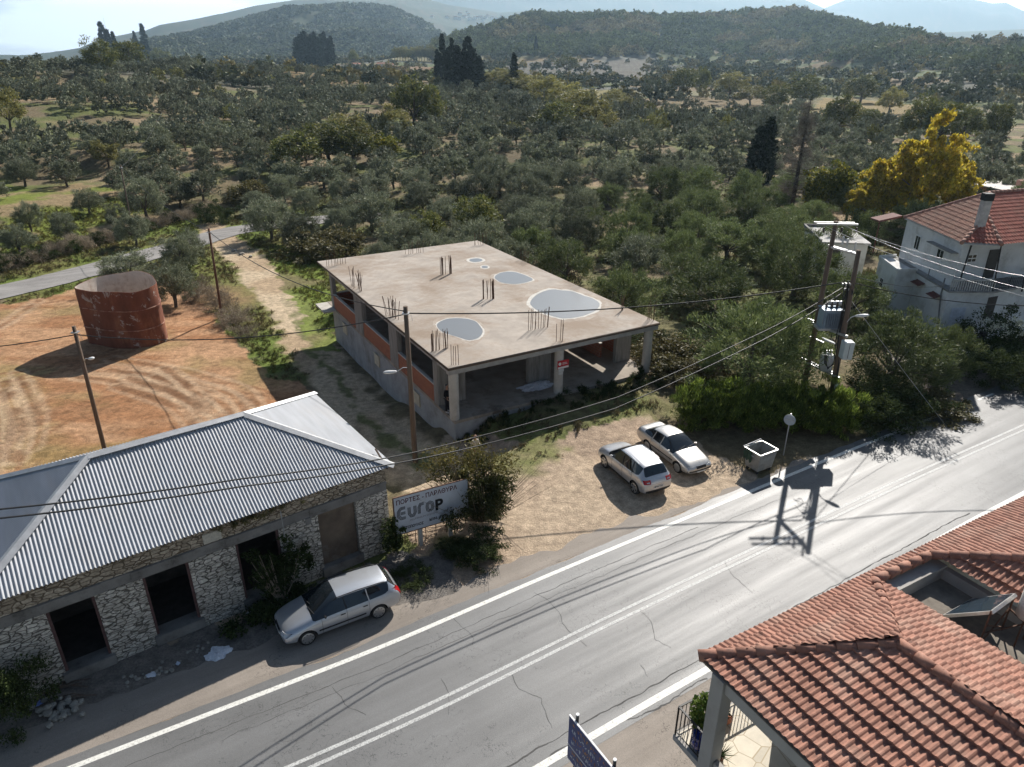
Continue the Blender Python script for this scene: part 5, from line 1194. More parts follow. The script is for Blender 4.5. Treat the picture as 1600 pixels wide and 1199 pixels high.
    # wheels
    for x in wheels:
        for s in (1, -1):
            yo = Ws - .03
            we = MB(); we.tube([(0, 0, 0), (0, .045, 0), (0, .16, 0), (0, .205, 0)], [wr - .035, wr, wr, wr - .03], 32)
            o = we.build('wheel', M_TYRE, root, (x, s * yo - (.205 if s > 0 else 0), wr))
            for p in o.data.polygons: p.use_smooth = len(p.vertices) == 4
            rim = MB(); y_ = .208 if s > 0 else -.004; dr = 1 if s > 0 else -1
            for k in range(alloy_n):
                a = 2 * PI * k / alloy_n + .3; c_, s2 = math.cos(a), math.sin(a); r0, r1 = wr * .12, wr * .66
                w0, w1 = wr * .12, wr * .17
                P = [(r0 * c_ - w0 * s2, r0 * s2 + w0 * c_), (r1 * c_ - w1 * s2, r1 * s2 + w1 * c_), (r1 * c_ + w1 * s2, r1 * s2 - w1 * c_), (r0 * c_ + w0 * s2, r0 * s2 - w0 * c_)]
                rim.add([(p[0], y_ + dr * .012, p[1]) for p in P] + [(p[0], y_ - dr * .02, p[1]) for p in P], [(0, 1, 2, 3), (7, 6, 5, 4), (0, 4, 5, 1), (1, 5, 6, 2), (2, 6, 7, 3), (3, 7, 4, 0)])
            m2 = 32; b0 = len(rim.v)
            for k in range(m2):
                a = 2 * PI * k / m2
                for r_, yy in ((wr * .63, y_ + dr * .014), (wr * .72, y_ + dr * .004)): rim.v.append((r_ * math.cos(a), yy, r_ * math.sin(a)))
            for k in range(m2): k2 = (k + 1) % m2; rim.f.append((b0 + 2 * k, b0 + 2 * k + 1, b0 + 2 * k2 + 1, b0 + 2 * k2))
            rim.tube([(0, y_ - dr * .02, 0), (0, y_ + dr * .018, 0)], wr * .17, 14)
            rim.build('rim', M_ALLOY, o)
    # trim: door seams, handles, sills, mirrors, bumper, lamps, plates
    for gx, (za, zb) in gaps:
        for s in (1, -1):
            mb = MB(); zs = np.linspace(za, zb, 9); P = [(gx, s * (side_y(gx, z) + .0015), z) for z in zs]; mb.tube(P, .006, 4); mb.build('door_seam', M_BLKPL, root)
    return root, body, side_y, end_x, top_z
def surf_quad(pts, name, m, parent, thick=.012):
    mb = MB(); mb.slab(pts, thick); return mb.build(name, m, parent, bevel=.004)
def strip_side(side_y, x0, x1, z, h, name, m, root, out=.012, n=14):
    for s in (1, -1):
        mb = MB(); xs = np.linspace(x0, x1, n)
        V = []; 
        for x in xs:
            y = side_y(x, z); V += [(x, s * (y + out), z - h / 2), (x, s * (y + out), z + h / 2), (x, s * (y - .01), z + h / 2 + .004), (x, s * (y - .01), z - h / 2 - .004)]
        F = []
        for i in range(n - 1):
            for k in range(4): F.append((4 * i + k, 4 * (i + 1) + k, 4 * (i + 1) + (k + 1) % 4, 4 * i + (k + 1) % 4))
        F += [(0, 1, 2, 3), (4 * n - 1, 4 * n - 2, 4 * n - 3, 4 * n - 4)]
        mb.add(V, F); mb.build(name, m, root)
def end_patch(end_x, fr, ys, zs, name, m, parent, out=.012, side_y=None, n=7, wrap=None):
    """patch hugging the front or rear surface: ys (y0,y1) zs (z0,z1)"""
    Y = np.linspace(*ys, n); Zz = np.linspace(*zs, 5); sg = 1 if fr else -1
    V = []
    for z in Zz:
        for y in Y: V.append((end_x(y, z, fr) + sg * out, y, z))
    for z in Zz:
        for y in Y: V.append((end_x(y, z, fr) - sg * .02, y, z))
    F = []; K_ = len(Zz) * n
    for a in range(len(Zz) - 1):
        for b_ in range(n - 1):
            q = (a * n + b_, a * n + b_ + 1, (a + 1) * n + b_ + 1, (a + 1) * n + b_); F.append(q); 
    bd = [b_ for b_ in range(n)] + [a * n + n - 1 for a in range(1, len(Zz))] + [(len(Zz) - 1) * n + b_ for b_ in range(n - 2, -1, -1)] + [a * n for a in range(len(Zz) - 2, 0, -1)]
    for i in range(len(bd)): p, q = bd[i], bd[(i + 1) % len(bd)]; F.append((p, q, q + K_, p + K_))
    mb = MB(); mb.add(V, F); o = mb.build(name, m, parent)
    for p in o.data.polygons: p.use_smooth = True
    return o
def mirrors(x, z, side_y, root, m):
    for s in (1, -1):
        y = side_y(x, z); mb = MB(); mb.obox((x, s * (y + .11), z + .03), (.04, .01 * s, 0), (0, .075, .0), (0, 0, .05)); o = mb.build('mirror', m, root, bevel=.03); mb = MB(); mb.bar((x, s * (y - .01), z - .02), (x, s * (y + .05), z), .05, .04); mb.build('mirror_arm', M_BLKPL, o)
def handles(xs, z, side_y, root, m):
    for x in xs:
        for s in (1, -1): mb = MB(); mb.box(x - .09, x + .09, s * side_y(x, z) - .01, s * side_y(x, z) + s * .022, z - .018, z + .018) if s > 0 else mb.box(x - .09, x + .09, -side_y(x, z) - .022, -side_y(x, z) + .01, z - .018, z + .018); mb.build('door_handle', m, root, bevel=.006)

def heading(a, b_):
    """a = front wheel contact, b = rear wheel contact (same side)"""
    d = Vector((a[0] - b_[0], a[1] - b_[1])); return math.atan2(d.y, d.x)
def place(fw, rw, side, half_w, x_f, x_r):
    """origin (bumper centre line front, x=0) from wheel contacts on one side; side=+1 left side wheels"""
    F_, R_2 = G(*fw), G(*rw); h = heading(F_, R_2); ex = Vector((math.cos(h), math.sin(h), 0)); ey = Vector((-ex.y, ex.x, 0))
    mid = (F_ + R_2) / 2; return mid - ex * (x_f + x_r) / 2 - ey * side * half_w, h
P_SUV = carpaint('silver_white_paint', (0.56, 0.56, 0.57)); P_SED = carpaint('champagne_paint', (0.52, 0.50, 0.47)); P_WAG = carpaint('silver_paint', (0.48, 0.50, 0.53))
# crossover, seen from behind on its left side
st = [(0, .36, .62, .72, .66, .5), (-.10, .26, .66, .84, .84, .66), (-.45, .22, .76, .98, .89, .74), (-.95, .2, .86, 1.05, .90, .76), (-1.10, .2, .92, 1.09, .905, .74), (-1.62, .2, .98, 1.48, .905, .63), (-1.95, .2, 1.0, 1.60, .905, .62), (-2.7, .2, 1.02, 1.63, .905, .63), (-3.35, .2, 1.06, 1.60, .90, .61), (-3.75, .22, 1.10, 1.53, .89, .57), (-4.05, .26, 1.06, 1.14, .87, .68), (-4.24, .30, .86, .95, .82, .66), (-4.30, .40, .70, .80, .70, .55)]
loc, h = place((944, 731), (989.8, 771.5), 1, .86, -.86, -3.53)
root, body, sy, ex_f, tz = make_car('white-silver crossover parked nose away from the road with red tail lamps towards it', st, (-.86, -3.53), P_SUV, loc, h, .345, ((4, 6), (9, 10)), (4, 9), alloy_n=5, gaps=((-1.55, (.35, 1.0)), (-2.45, (.35, 1.0)), (-3.25, (.55, 1.05))))
for s in (1, -1):
    end_patch(ex_f, False, (s * .44, s * .80), (.86, 1.03), 'tail_lamp', M_REDL, root, .015)
    o = end_patch(ex_f, False, (s * .50, s * .66), (.91, .955), 'lamp_insert', M_CLEARL, root, .02)
    end_patch(ex_f, True, (s * .42, s * .74), (.62, .72), 'headlight', M_CLEARL, root, .01)
end_patch(ex_f, False, (-.27, .27), (.60, .71), 'number_plate', M_PLATE, root, .012); end_patch(ex_f, False, (-.7, .7), (.34, .50), 'rear_bumper', M_BLKPL, root, .012)
mb = MB()
for k, x in enumerate((-.2, -.13, -.06, .03, .1, .17, .22)): mb.box(ex_f(x, .655, False) - .02, ex_f(x, .655, False) - .0125, x - .02, x + .02, .63, .68)
mb.build('plate_characters', M_BLKPL, root)
strip_side(sy, -1.28, -3.1, .36, .12, 'sill_trim', M_BLKPL, root, .012); strip_side(sy, -1.25, -3.12, .275, .03, 'chrome_sill', M_CHROME, root, .03)
mirrors(-1.50, 1.04, sy, root, P_SUV); handles((-2.28, -3.12), .92, sy, root, P_SUV)
for s in (1, -1):
    mb = MB(); mb.tube([(x, s * .60, tz(x, s * .60) + .03) for x in (-1.9, -2.3, -2.8, -3.4)], .014, 6); mb.build('roof_rail', M_CHROME, root)
for x_ in (-2.42, -3.22):
    for s in (1, -1): mb = MB(); mb.tube([(x_ + .0, s * (sy(x_, 1.03) + .004), 1.03), (x_ + .08, s * (sy(x_ + .08, 1.28) + .006), 1.28), (x_ + .1, s * (sy(x_ + .1, 1.5) + .006), 1.50)], .024, 6); mb.build('window_pillar', M_BLKPL, root)
mb = MB(); mb.obox((-3.98, 0, 1.22), (.0, .3, 0), (.012, 0, .012), (.01, 0, -.01)); mb.build('rear_wiper', M_BLKPL, root)
# saloon, facing the road
st = [(0, .34, .50, .58, .60, .48), (-.09, .24, .56, .68, .80, .64), (-.40, .2, .68, .82, .85, .72), (-.95, .18, .78, .92, .862, .74), (-1.28, .18, .86, .98, .865, .70), (-1.85, .18, .90, 1.34, .865, .57), (-2.15, .18, .91, 1.42, .865, .56), (-2.75, .18, .92, 1.43, .865, .57), (-3.25, .18, .94, 1.36, .86, .54), (-3.80, .2, .97, 1.06, .85, .62), (-4.2, .22, .95, 1.05, .83, .68), (-4.42, .3, .86, .98, .78, .64), (-4.5, .42, .66, .78, .68, .52)]
loc, h = place((1060.4, 741.5), (1007.5, 702), -1, .82, -.87, -3.38)
root, body, sy, ex_f, tz = make_car('champagne silver saloon parked facing the road with black bumper strips beside the hedge', st, (-.87, -3.38), P_SED, loc, h, .31, ((4, 6), (8, 9)), (4, 9), alloy_n=9, gaps=((-1.45, (.3, .9)), (-2.35, (.3, .92)), (-3.1, (.5, .94))))
for s in (1, -1):
    end_patch(ex_f, True, (s * .42, s * .74), (.55, .67), 'headlight', M_CLEARL, root, .012); end_patch(ex_f, False, (s * .5, s * .74), (.68, .86), 'tail_lamp', M_REDL, root, .012)
end_patch(ex_f, True, (-.30, .30), (.54, .66), 'grille', M_BLKPL, root, .015); end_patch(ex_f, True, (-.78, .78), (.40, .46), 'bumper_strip', M_BLKPL, root, .015, n=15); end_patch(ex_f, True, (-.25, .25), (.32, .41), 'number_plate', M_PLATE, root, .03)
end_patch(ex_f, False, (-.74, .74), (.44, .50), 'bumper_strip', M_BLKPL, root, .015, n=15)
strip_side(sy, -1.25, -3.05, .55, .05, 'side_strip', M_BLKPL, root, .012); strip_side(sy, -1.25, -3.0, .22, .05, 'chrome_sill', M_CHROME, root, .01)
mirrors(-1.58, .93, sy, root, P_SED); handles((-2.15, -3.0), .80, sy, root, P_SED)
for x_ in (-2.36, -3.02):
    for s in (1, -1): mb = MB(); mb.tube([(x_, s * (sy(x_, .94) + .004), .94), (x_ + .02, s * (sy(x_, 1.15) + .006), 1.15), (x_ + .03, s * (sy(x_, 1.33) + .004), 1.33)], .026, 6); mb.build('window_pillar', P_SED, root)
mb = MB(); mb.tube([(-.95, .02, tz(-.95, .02) + .004), (-.5, .02, tz(-.5, .02) + .004), (-.2, .02, tz(-.2, .02) + .004)], .006, 4); mb.build('bonnet_seam', M_BLKPL, root)
for s in (.1, -.45): mb = MB(); mb.bar((-1.30, s, tz(-1.30, s) + .015), (-1.42, s + .5, tz(-1.42, s + .5) + .012), .018, .015); mb.build('wiper', M_BLKPL, root)
# estate car by the stone building
st = [(0, .34, .52, .60, .62, .5), (-.09, .22, .58, .72, .82, .66), (-.40, .2, .70, .86, .87, .72), (-.85, .18, .82, .97, .885, .74), (-1.10, .18, .90, 1.03, .888, .72), (-1.75, .18, .95, 1.38, .888, .60), (-2.1, .18, .96, 1.46, .888, .58), (-2.8, .18, .98, 1.48, .885, .59), (-3.6, .18, 1.0, 1.45, .88, .58), (-4.05, .2, 1.03, 1.40, .87, .55), (-4.32, .22, .98, 1.08, .86, .66), (-4.45, .3, .84, .93, .80, .64), (-4.5, .42, .68, .78, .7, .52)]
loc, h = place((483.8, 1007.5), (592.2, 966.5), 1, .84, -.85, -3.54)
root, body, sy, ex_f, tz = make_car('silver estate car with black roof rails half in the shade of the stone building', st, (-.85, -3.54), P_WAG, loc, h, .315, ((4, 6), (9, 10)), (4, 9), alloy_n=8, gaps=((-1.42, (.3, .94)), (-2.35, (.3, .97)), (-3.2, (.5, .98))))
for s in (1, -1):
    end_patch(ex_f, True, (s * .44, s * .78), (.56, .70), 'headlight', M_CLEARL, root, .012); end_patch(ex_f, False, (s * .56, s * .76), (.78, 1.08), 'tail_lamp', M_REDL, root, .02)
    mb = MB(); mb.tube([(-1.95, s * .60, tz(-1.95, s * .57) + .0), (-2.1, s * .60, tz(-2.1, s * .57) + .045), (-2.9, s * .60, tz(-2.9, s * .57) + .045), (-3.8, s * .585, tz(-3.8, s * .56) + .04), (-3.95, s * .58, tz(-3.95, s * .55))], .016, 6); mb.build('roof_rail', M_BLKPL, root)
    for x_ in (-2.36, -3.22): mb = MB(); mb.tube([(x_, s * (sy(x_, 1.0) + .003), 1.0), (x_ + .03, s * (sy(x_, 1.2) + .005), 1.2), (x_ + .04, s * (sy(x_, 1.38) + .003), 1.38)], .022, 6); mb.build('window_pillar', M_BLKPL if x_ > -3 else P_WAG, root)
end_patch(ex_f, True, (-.28, .28), (.58, .67), 'grille', M_BLKPL, root, .015); end_patch(ex_f, True, (-.7, .7), (.30, .42), 'air_intake', M_BLKPL, root, .01, n=13); end_patch(ex_f, True, (-.25, .25), (.43, .52), 'number_plate', M_PLATE, root, .02)
end_patch(ex_f, False, (-.8, .8), (.36, .52), 'rear_bumper', M_BLKPL, root, .012, n=13)
strip_side(sy, -1.28, -3.05, .50, .06, 'side_strip', M_BLKPL, root, .012)
mirrors(-1.55, .99, sy, root, M_BLKPL); handles((-2.2, -3.05), .84, sy, root, M_BLKPL)
for s in (.1, -.45): mb = MB(); mb.bar((-1.12, s, tz(-1.12, s) + .015), (-1.22, s + .5, tz(-1.22, s + .5) + .012), .018, .015); mb.build('wiper', M_BLKPL, root)
# ------------------------------------------------------------------ poles, transformer, cables
M_POLE = mat('creosoted_pole', (0.17, 0.12, 0.085), .9, var=.3, scale=3, stretch=(6, 6, .5), dirt=(0.09, 0.065, 0.05), dscale=1.5)
M_POLE2 = mat('red_brown_pole', (0.15, 0.075, 0.045), .9, var=.3, scale=3, stretch=(6, 6, .5))
M_GALV = mat('galvanised_steel', (0.5, 0.5, 0.5), .45, .6, var=.12, scale=5)
M_TRAFO = mat('blue_grey_transformer', (0.26, 0.32, 0.38), .45, .2, var=.12, scale=3, dirt=(0.3, 0.22, 0.15), dscale=2, dlo=.6, dhi=.8)
M_CABLE = mat('black_cable', (0.018, 0.018, 0.018), .5); M_ALU = mat('aluminium_wire', (0.6, 0.6, 0.6), .3, .9)
M_INS = mat('brown_insulator', (0.05, 0.025, 0.018), .3, spec=.6); M_LAMP = mat('lamp_housing', (0.66, 0.66, 0.64), .4, var=.05)
def PY(u, v, y):
    d = ray(u, v); t = y / d[1]; return Vector((d[0] * t, y, HC + d[2] * t))
def pole(label, base, top, m, r=(.14, .10), name='utility_pole', group=None):
    b0 = T(*base); t0 = PY(*top, b0.y); e_ = empty(name, b0, 0, label, 'utility pole', group); l_ = t0 - b0
    mb = MB(); mb.tube([Vector((0, 0, -.4)), Vector((0, 0, 0)), l_ * .5, l_], [r[0], r[0], (r[0] + r[1]) / 2, r[1]], 14); o = mb.build('pole', m, e_)
    for p in o.data.polygons: p.use_smooth = len(p.vertices) == 4
    return e_, b0, t0
def lamp_arm(e_, b0, p0, p1, head_len=.5):
    a, b_ = p0 - b0, p1 - b0; mb = MB(); mid = (a + b_) / 2 + Vector((0, 0, .12)); mb.tube([a, mid, b_], .025, 6); ar = mb.build('lamp_bracket', M_GALV, e_)
    d = (b_ - a); d.z *= .2; d.normalize(); s_ = d.cross(Vector((0, 0, 1)))
    mb = MB(); n = 12; V = []; F = []
    for i, (t, w, h) in enumerate(((0, .04, .04), (.12, .09, .07), (.55, .15, .09), (.85, .12, .07), (1, .03, .03))):
        c = b_ + d * head_len * t
        for k in range(n): an = 2 * PI * k / n; V.append(tuple(c + s_ * w * math.cos(an) + Vector((0, 0, 1)) * h * math.sin(an)))
        if i: F += [((i - 1) * n + k, (i - 1) * n + (k + 1) % n, i * n + (k + 1) % n, i * n + k) for k in range(n)]
    F += [tuple(reversed(range(n))), tuple(range(4 * n, 5 * n))]; mb.add(V, F); mb.build('lamp_head', M_LAMP, ar, smooth=True)
eA_, bA, tA = pole('thin red-brown pole at the field corner beside the dirt track', (347, 496), (326, 357), M_POLE2, (.12, .09))
eL_, bL, tL = pole('leaning brown pole with small lamp standing behind the corrugated roof in the red field', (165, 708), (115, 510), M_POLE, (.13, .10))
eC_, bC, tC = pole('tall brown pole with curled lamp arm in front of the concrete building left wall', (649, 722), (633.5, 479), M_POLE, (.15, .11))
eD_, bD, tD = pole('slim distant pole on the grassy slope behind the lane', (207, 359), (188, 258), M_POLE, (.11, .08))
lamp_arm(eC_, bC, PY(640, 575, bC.y), PY(620, 581, bC.y), .7); lamp_arm(eL_, bL, PY(131, 566, bL.y), PY(138, 561, bL.y), .35)
for e_, b0, t0 in ((eC_, bC, tC), (eL_, bL, tL), (eA_, bA, tA), (eD_, bD, tD)):
    l_ = t0 - b0; mb = MB(); mb.obox(l_ - Vector((0, 0, .35)), (.17, 0, 0), (0, .17, 0), (0, 0, .03)); mb.tube([l_ - Vector((-.1, 0, .5)), l_ - Vector((-.28, .05, .45)), l_ - Vector((-.3, .02, .75))], .012, 5); mb.build('cable_clamp', M_GALV, e_)
# transformer frame
YH = 37.0
YL, YR = 38.85, 36.85
HL, HR = Vector((PY(1253.5, 621, YL).x - .02, YL, 0)), Vector((PY(1298, 622, YR).x + .05, YR, 0))
hb = (HL + HR) / 2; tp = empty('transformer_pole_frame', hb, 0, 'twin tall wooden poles with steel arms carrying transformers, cabinet and street lamp above the hedge', 'transformer')
TLp, TRp = PY(1306.5, 346, YL), PY(1342, 391, YR)
for a, b_ in ((HL, TLp), (HR, TRp)):
    mb = MB(); mb.tube([a - hb - Vector((0, 0, .5)), (a + b_) / 2 - hb, b_ - hb], [.16, .145, .115], 16); o = mb.build('pole', M_POLE, tp)
    for p in o.data.polygons: p.use_smooth = len(p.vertices) == 4
def yfr(u, v):
    ul = 1306.5 - (v - 346) * .1937; ur = 1342 - (v - 391) * .19; t_ = min(1.3, max(-.6, (u - ul) / (ur - ul))); return YL + t_ * (YR - YL)
def hl(u, v, dy=0.0): return PY(u, v, yfr(u, v) + dy) - hb
def arm(p, q, name='crossarm', w=.1, dy=.2, both=True):
    mb = MB(); mb.bar(p + Vector((0, dy, 0)), q + Vector((0, dy, 0)), w, w)
    o = mb.build(name, M_GALV, tp)
    if both: mb = MB(); mb.bar(p - Vector((0, dy, 0)), q - Vector((0, dy, 0)), w, w); mb.build(name, M_GALV, tp)
arm(PY(1274, 349, YL) - hb, PY(1338, 350, YL) - hb, w=.09); arm(hl(1297, 385), hl(1338, 397), w=.1); arm(hl(1266, 502), hl(1320, 523), w=.12, dy=.32); arm(hl(1264, 527), hl(1289, 538), w=.09, both=False)
arm(hl(1256, 563), hl(1309, 588), w=.1, dy=.3)
def insul(p, h=.3, r=.07): 
    mb = MB(); z = 0
    for k in range(3): mb.tube([p + Vector((0, 0, z)), p + Vector((0, 0, z + h * .16)), p + Vector((0, 0, z + h * .3))], [r * .5, r, r * .5], 10); z += h * .3
    mb.build('insulator', M_INS, tp)
INS = [PY(u_, 352, YL) - hb - Vector((0, .2, .35)) for u_ in (1286, 1314, 1337)]
for p in INS: insul(p)
for u in (1314, 1321, 1333):
    p = hl(u, 382 + (u - 1314) * .45) - Vector((0, .15, 0)); mb = MB(); mb.tube([p, p + Vector((0, 0, .45))], .055, 8); mb.build('fuse_cutout', mat('white_porcelain', (0.6, 0.6, 0.58), .3), tp)
# main transformer tank with fins and bushings
tc_ = hl(1297, 499); mb = MB(); mb.box(tc_.x - .56, tc_.x + .46, tc_.y - .42, tc_.y + .42, tc_.z - .45, tc_.z + .62); tk_ = mb.build('transformer_tank', M_TRAFO, tp, bevel=.03)
mb = MB(); mb.box(tc_.x - .62, tc_.x + .52, tc_.y - .48, tc_.y + .48, tc_.z + .622, tc_.z + .67); mb.build('tank_lid', M_TRAFO, tk_, bevel=.01)
for k in range(9): mb = MB(); x = tc_.x - .5 + k * .115; mb.box(x, x + .02, tc_.y - .56, tc_.y - .422, tc_.z - .35, tc_.z + .5); mb.build('cooling_fin', M_TRAFO, tk_)
for k in range(3): x = tc_.x - .35 + k * .3; mb = MB(); mb.tube([(x, tc_.y, tc_.z + .672), (x, tc_.y, tc_.z + .8), (x, tc_.y, tc_.z + 1.05)], [.06, .075, .03], 10); mb.build('bushing', M_INS, tk_)
mb = MB(); mb.tube([(tc_.x - .1, tc_.y + .3, tc_.z + .85), (tc_.x + .6, tc_.y + .3, tc_.z + .85)], .14, 14); mb.build('oil_drum', M_GALV, tk_)
mb = MB(); mb.box(tc_.x - .7, tc_.x + .6, tc_.y - .38, tc_.y + .38, tc_.z - .56, tc_.z - .452); mb.build('platform', M_GALV, tp)
# lower can with cables and white flap
lc_ = hl(1291, 566); mb = MB(); mb.tube([lc_ + Vector((0, 0, -.45)), lc_ + Vector((0, 0, .42)), lc_ + Vector((0, 0, .5))], [.36, .36, .3], 22); o = mb.build('regulator_can', mat('white_painted_can', (0.55, 0.57, 0.57), .45, var=.1), tp)
for p in o.data.polygons: p.use_smooth = len(p.vertices) == 4
mb = MB()
for k in range(3): x = lc_.x - .15 + k * .15; mb.tube([(x, lc_.y - .1, lc_.z + .5), (x, lc_.y - .1, lc_.z + .78)], .03, 8)
mb.build('bushing', M_GALV, o)
mb = MB()
for k in range(3):
    a = k * .06; mb.tube([(lc_.x - .35 + a, lc_.y - .38, lc_.z + .6), (lc_.x - .3 + a, lc_.y - .44, lc_.z + .1), (lc_.x - .05, lc_.y - .45, lc_.z - .15 - a), (lc_.x + .3 - a, lc_.y - .42, lc_.z + .05), (lc_.x + .5 - a, lc_.y - .3, lc_.z + .7)], .022, 6)
mb.build('loop_cable', M_CABLE, tp)
fl_ = hl(1295, 533); mb = MB(); mb.obox(fl_, (.36, 0, -.14), (0, .22, 0), (.01, 0, .03)); mb.build('white_cover', M_LAMP, tp, bevel=.02)
cb_ = hl(1321, 545); mb = MB(); mb.box(cb_.x - .27, cb_.x + .27, cb_.y - .42, cb_.y + .1, cb_.z - .5, cb_.z + .5); cab_ = mb.build('cabinet', mat('pale_green_cabinet', (0.52, 0.56, 0.54), .5, var=.06), tp, bevel=.02)
mb = MB(); mb.box(cb_.x - .012, cb_.x + .012, cb_.y - .428, cb_.y - .421, cb_.z - .42, cb_.z + .42); mb.build('door_line', M_BLKPL, cab_)
mb = MB(); q = hl(1305, 600); mb.box(q.x - .08, q.x + .08, q.y - .25, q.y - .15, q.z - .25, q.z + .25); mb.build('warning_plate', M_LAMP, tp)
lamp_arm(tp, hb, PY(1322, 505, YR - .1), PY(1336, 494, YR - .3), .7)
mb = MB(); r2_ = random.Random(2)
for k in range(9):
    x0 = hl(1322 + r2_.uniform(-4, 3), 440 + r2_.uniform(-6, 6)); x1 = hl(1308 + r2_.uniform(-2, 2), 520 + k * 2); x2 = hl(1303, 560 + k * 4)
    off = Vector((r2_.uniform(-.12, .1), -.22 - r2_.uniform(0, .12), 0)); mb.tube([x0 + off, (x0 + x1) / 2 + off * 1.3, x1 + off, x2 + off * .8], .026, 6)
for k in range(16):
    p = hl(1316 + r2_.uniform(-10, 14), 446 + r2_.uniform(-8, 14)); q = p + Vector((r2_.uniform(-.5, .5), r2_.uniform(-.3, .1), r2_.uniform(-.5, .35))); m_ = (p + q) / 2 + Vector((0, 0, -.15)); mb.tube([p - Vector((0, .2, 0)), m_ - Vector((0, .3, 0)), q - Vector((0, .2, 0))], .018, 5)
mb.build('wiring_bundle', M_CABLE, tp)
for k in range(5): p = hl(1322 + k * 3 - 6, 442 + (k % 2) * 8) - Vector((0, .22, 0)); mb = MB(); mb.obox(p, (.09, 0, .02), (0, .05, 0), (0, 0, .05)); mb.build('cable_connector', M_GALV, tp)

def cable(label, pts, sag, r=.022, m=None, twist=0):
    P = [Vector(p) for p in pts]; out = []
    for i in range(len(P) - 1):
        a, b_ = P[i], P[i + 1]; n = max(8, int((b_ - a).length / 1.0)); s_ = sag[i] if isinstance(sag, (list, tuple)) else sag
        for k in range(n + (1 if i == len(P) - 2 else 0)):
            t = k / n; out.append(a.lerp(b_, t) - Vector((0, 0, s_ * 4 * t * (1 - t))))
    if twist:
        fine = []
        L_ = 0
        for a, b_ in zip(out[:-1], out[1:]):
            n = 6
            for k in range(n): t = k / n; ph = (L_ + t * (b_ - a).length) * 2 * PI / 1.1; fine.append(a.lerp(b_, t) + Vector((0, math.cos(ph), math.sin(ph))) * twist)
            L_ += (b_ - a).length
        fine.append(out[-1]); out = fine
    mb = MB(); mb.tube(out, r, 5); c = out[0]; mb.v = [(p[0] - c.x, p[1] - c.y, p[2] - c.z) for p in mb.v]
    o = mb.build('overhead_cable', m or M_CABLE, None, c, smooth=True); tag(o, label, 'cable', 'overhead cables'); return o
RT = PY(1318, 441, YR + .2)
cable('thick cable running over the flat concrete roof from the middle pole to the transformer', [tC - Vector((0, 0, .35)), RT], .55, .035)
cable('cable from the middle pole across the red field to the pole behind the corrugated roof', [tC - Vector((0, 0, .4)), tL - Vector((0, 0, .5)), tL + Vector((-14, -3.5, -.3))], [.75, .5], .03)
cable('cable from the field corner pole sagging past the concrete building to the middle pole', [tA - Vector((0, 0, .3)), tC - Vector((0, 0, .25))], 1.15, .028)
cable('cable slanting from the field corner pole over the lane to the distant pole', [tA - Vector((0, 0, .3)), tD - Vector((0, 0, .3))], .8, .02)
cable('cable rising from the distant slope pole over the olive trees', [tD - Vector((0, 0, .3)), tD + Vector((-14, 45, 3.5))], .9, .02)
# two bundles over the corrugated roof
e1 = PY(0, 796, 15.2); e2 = PY(0, 810, 14.8)
def thru(p, mids, q): return [p] + [PY(*m_) for m_ in mids] + [q]
cable('upper of the two silvery service cables over the corrugated roof', [PY(1316, 450, YR + .2), PY(1175, 527, 33.3), PY(965, 621, 28.4), PY(749, 682, 24.7), PY(620, 713, 22.4), PY(380, 748, 19.0), e1, e1 + (e1 - PY(380, 748, 19.0)) * .4], [.12, .06, .05, .03, .06, .06, .03], .026, M_ALU if False else M_CABLE)
cable('lower of the two silvery service cables over the corrugated roof', [PY(1310, 462, YR + .4), PY(1175, 540, 32.6), PY(960, 639, 27.7), PY(747, 697, 24.2), PY(620, 724, 22.0), PY(380, 760, 18.6), e2, e2 + (e2 - PY(380, 760, 18.6)) * .4], [.12, .06, .05, .03, .06, .06, .03], .026)
for i, (p, q) in enumerate((((1316, 352), (1600, 432)), ((1322, 353), (1600, 452)), ((1290, 354), (1600, 463)))):
    a = PY(p[0], p[1], YL); b_ = PY(*q, 29.0 + i * .5)
    cable(['topmost bright bare wire passing in front of the white house', 'middle bright bare wire passing in front of the white house', 'lowest bright bare wire passing in front of the white house'][i], [a, b_, b_ + (b_ - a) * .8], [.25, .25], .011, M_ALU)
cable('black cable from the transformer poles to the corner of the white house balcony', [PY(1328, 430, YR), PY(1485, 446, 49.0)], .35, .02)
cable('black cable from the transformer poles running right across the white house wall', [PY(1326, 440, YR), PY(1600, 478, 36.5), PY(1600, 478, 36.5) + Vector((12, -2, .6))], .3, .026)
cable('thin guy wire from the transformer poles down to the roadside bushes', [PY(1330, 470, YR), G(1480, 668, 0.0)], .05, .01, M_GALV)
# ------------------------------------------------------------------ rusty tank shell
zt_ = 2.35; ZG = -2.45
rim_px = [(116, 449), (140, 438), (165, 430), (187, 426), (208, 424), (226, 426), (238, 431), (244, 439), (242, 446), (232, 451), (215, 455), (196, 457), (175, 457.5), (152, 456.5), (132, 453)]
rim_w = [G(u, v, zt_) for u, v in rim_px]; cT = sum(rim_w, Vector()) / len(rim_w)
R_ = smooth_loop([(p.x - cT.x, p.y - cT.y) for p in rim_w], 120)
k0 = int(np.argmin(R_[:, 0] + .2 * R_[:, 1])); tipc = np.array((rim_w[0].x - cT.x, rim_w[0].y - cT.y))
m_ = bpy.data.materials.new('rusty_painted_steel'); m_ = mat('rusty_painted_steel', (0.175, 0.062, 0.036), .75, .1, var=.3, scale=1.2, stretch=(1, 1, .35), dirt=(0.27, 0.115, 0.06), dscale=1.1, dlo=.52, dhi=.66, bump=.3, bscale=12)
t = m_.node_tree; N = t.nodes; L = t.links; b = N['Principled BSDF']; src = b.inputs['Base Color'].links[0].from_socket
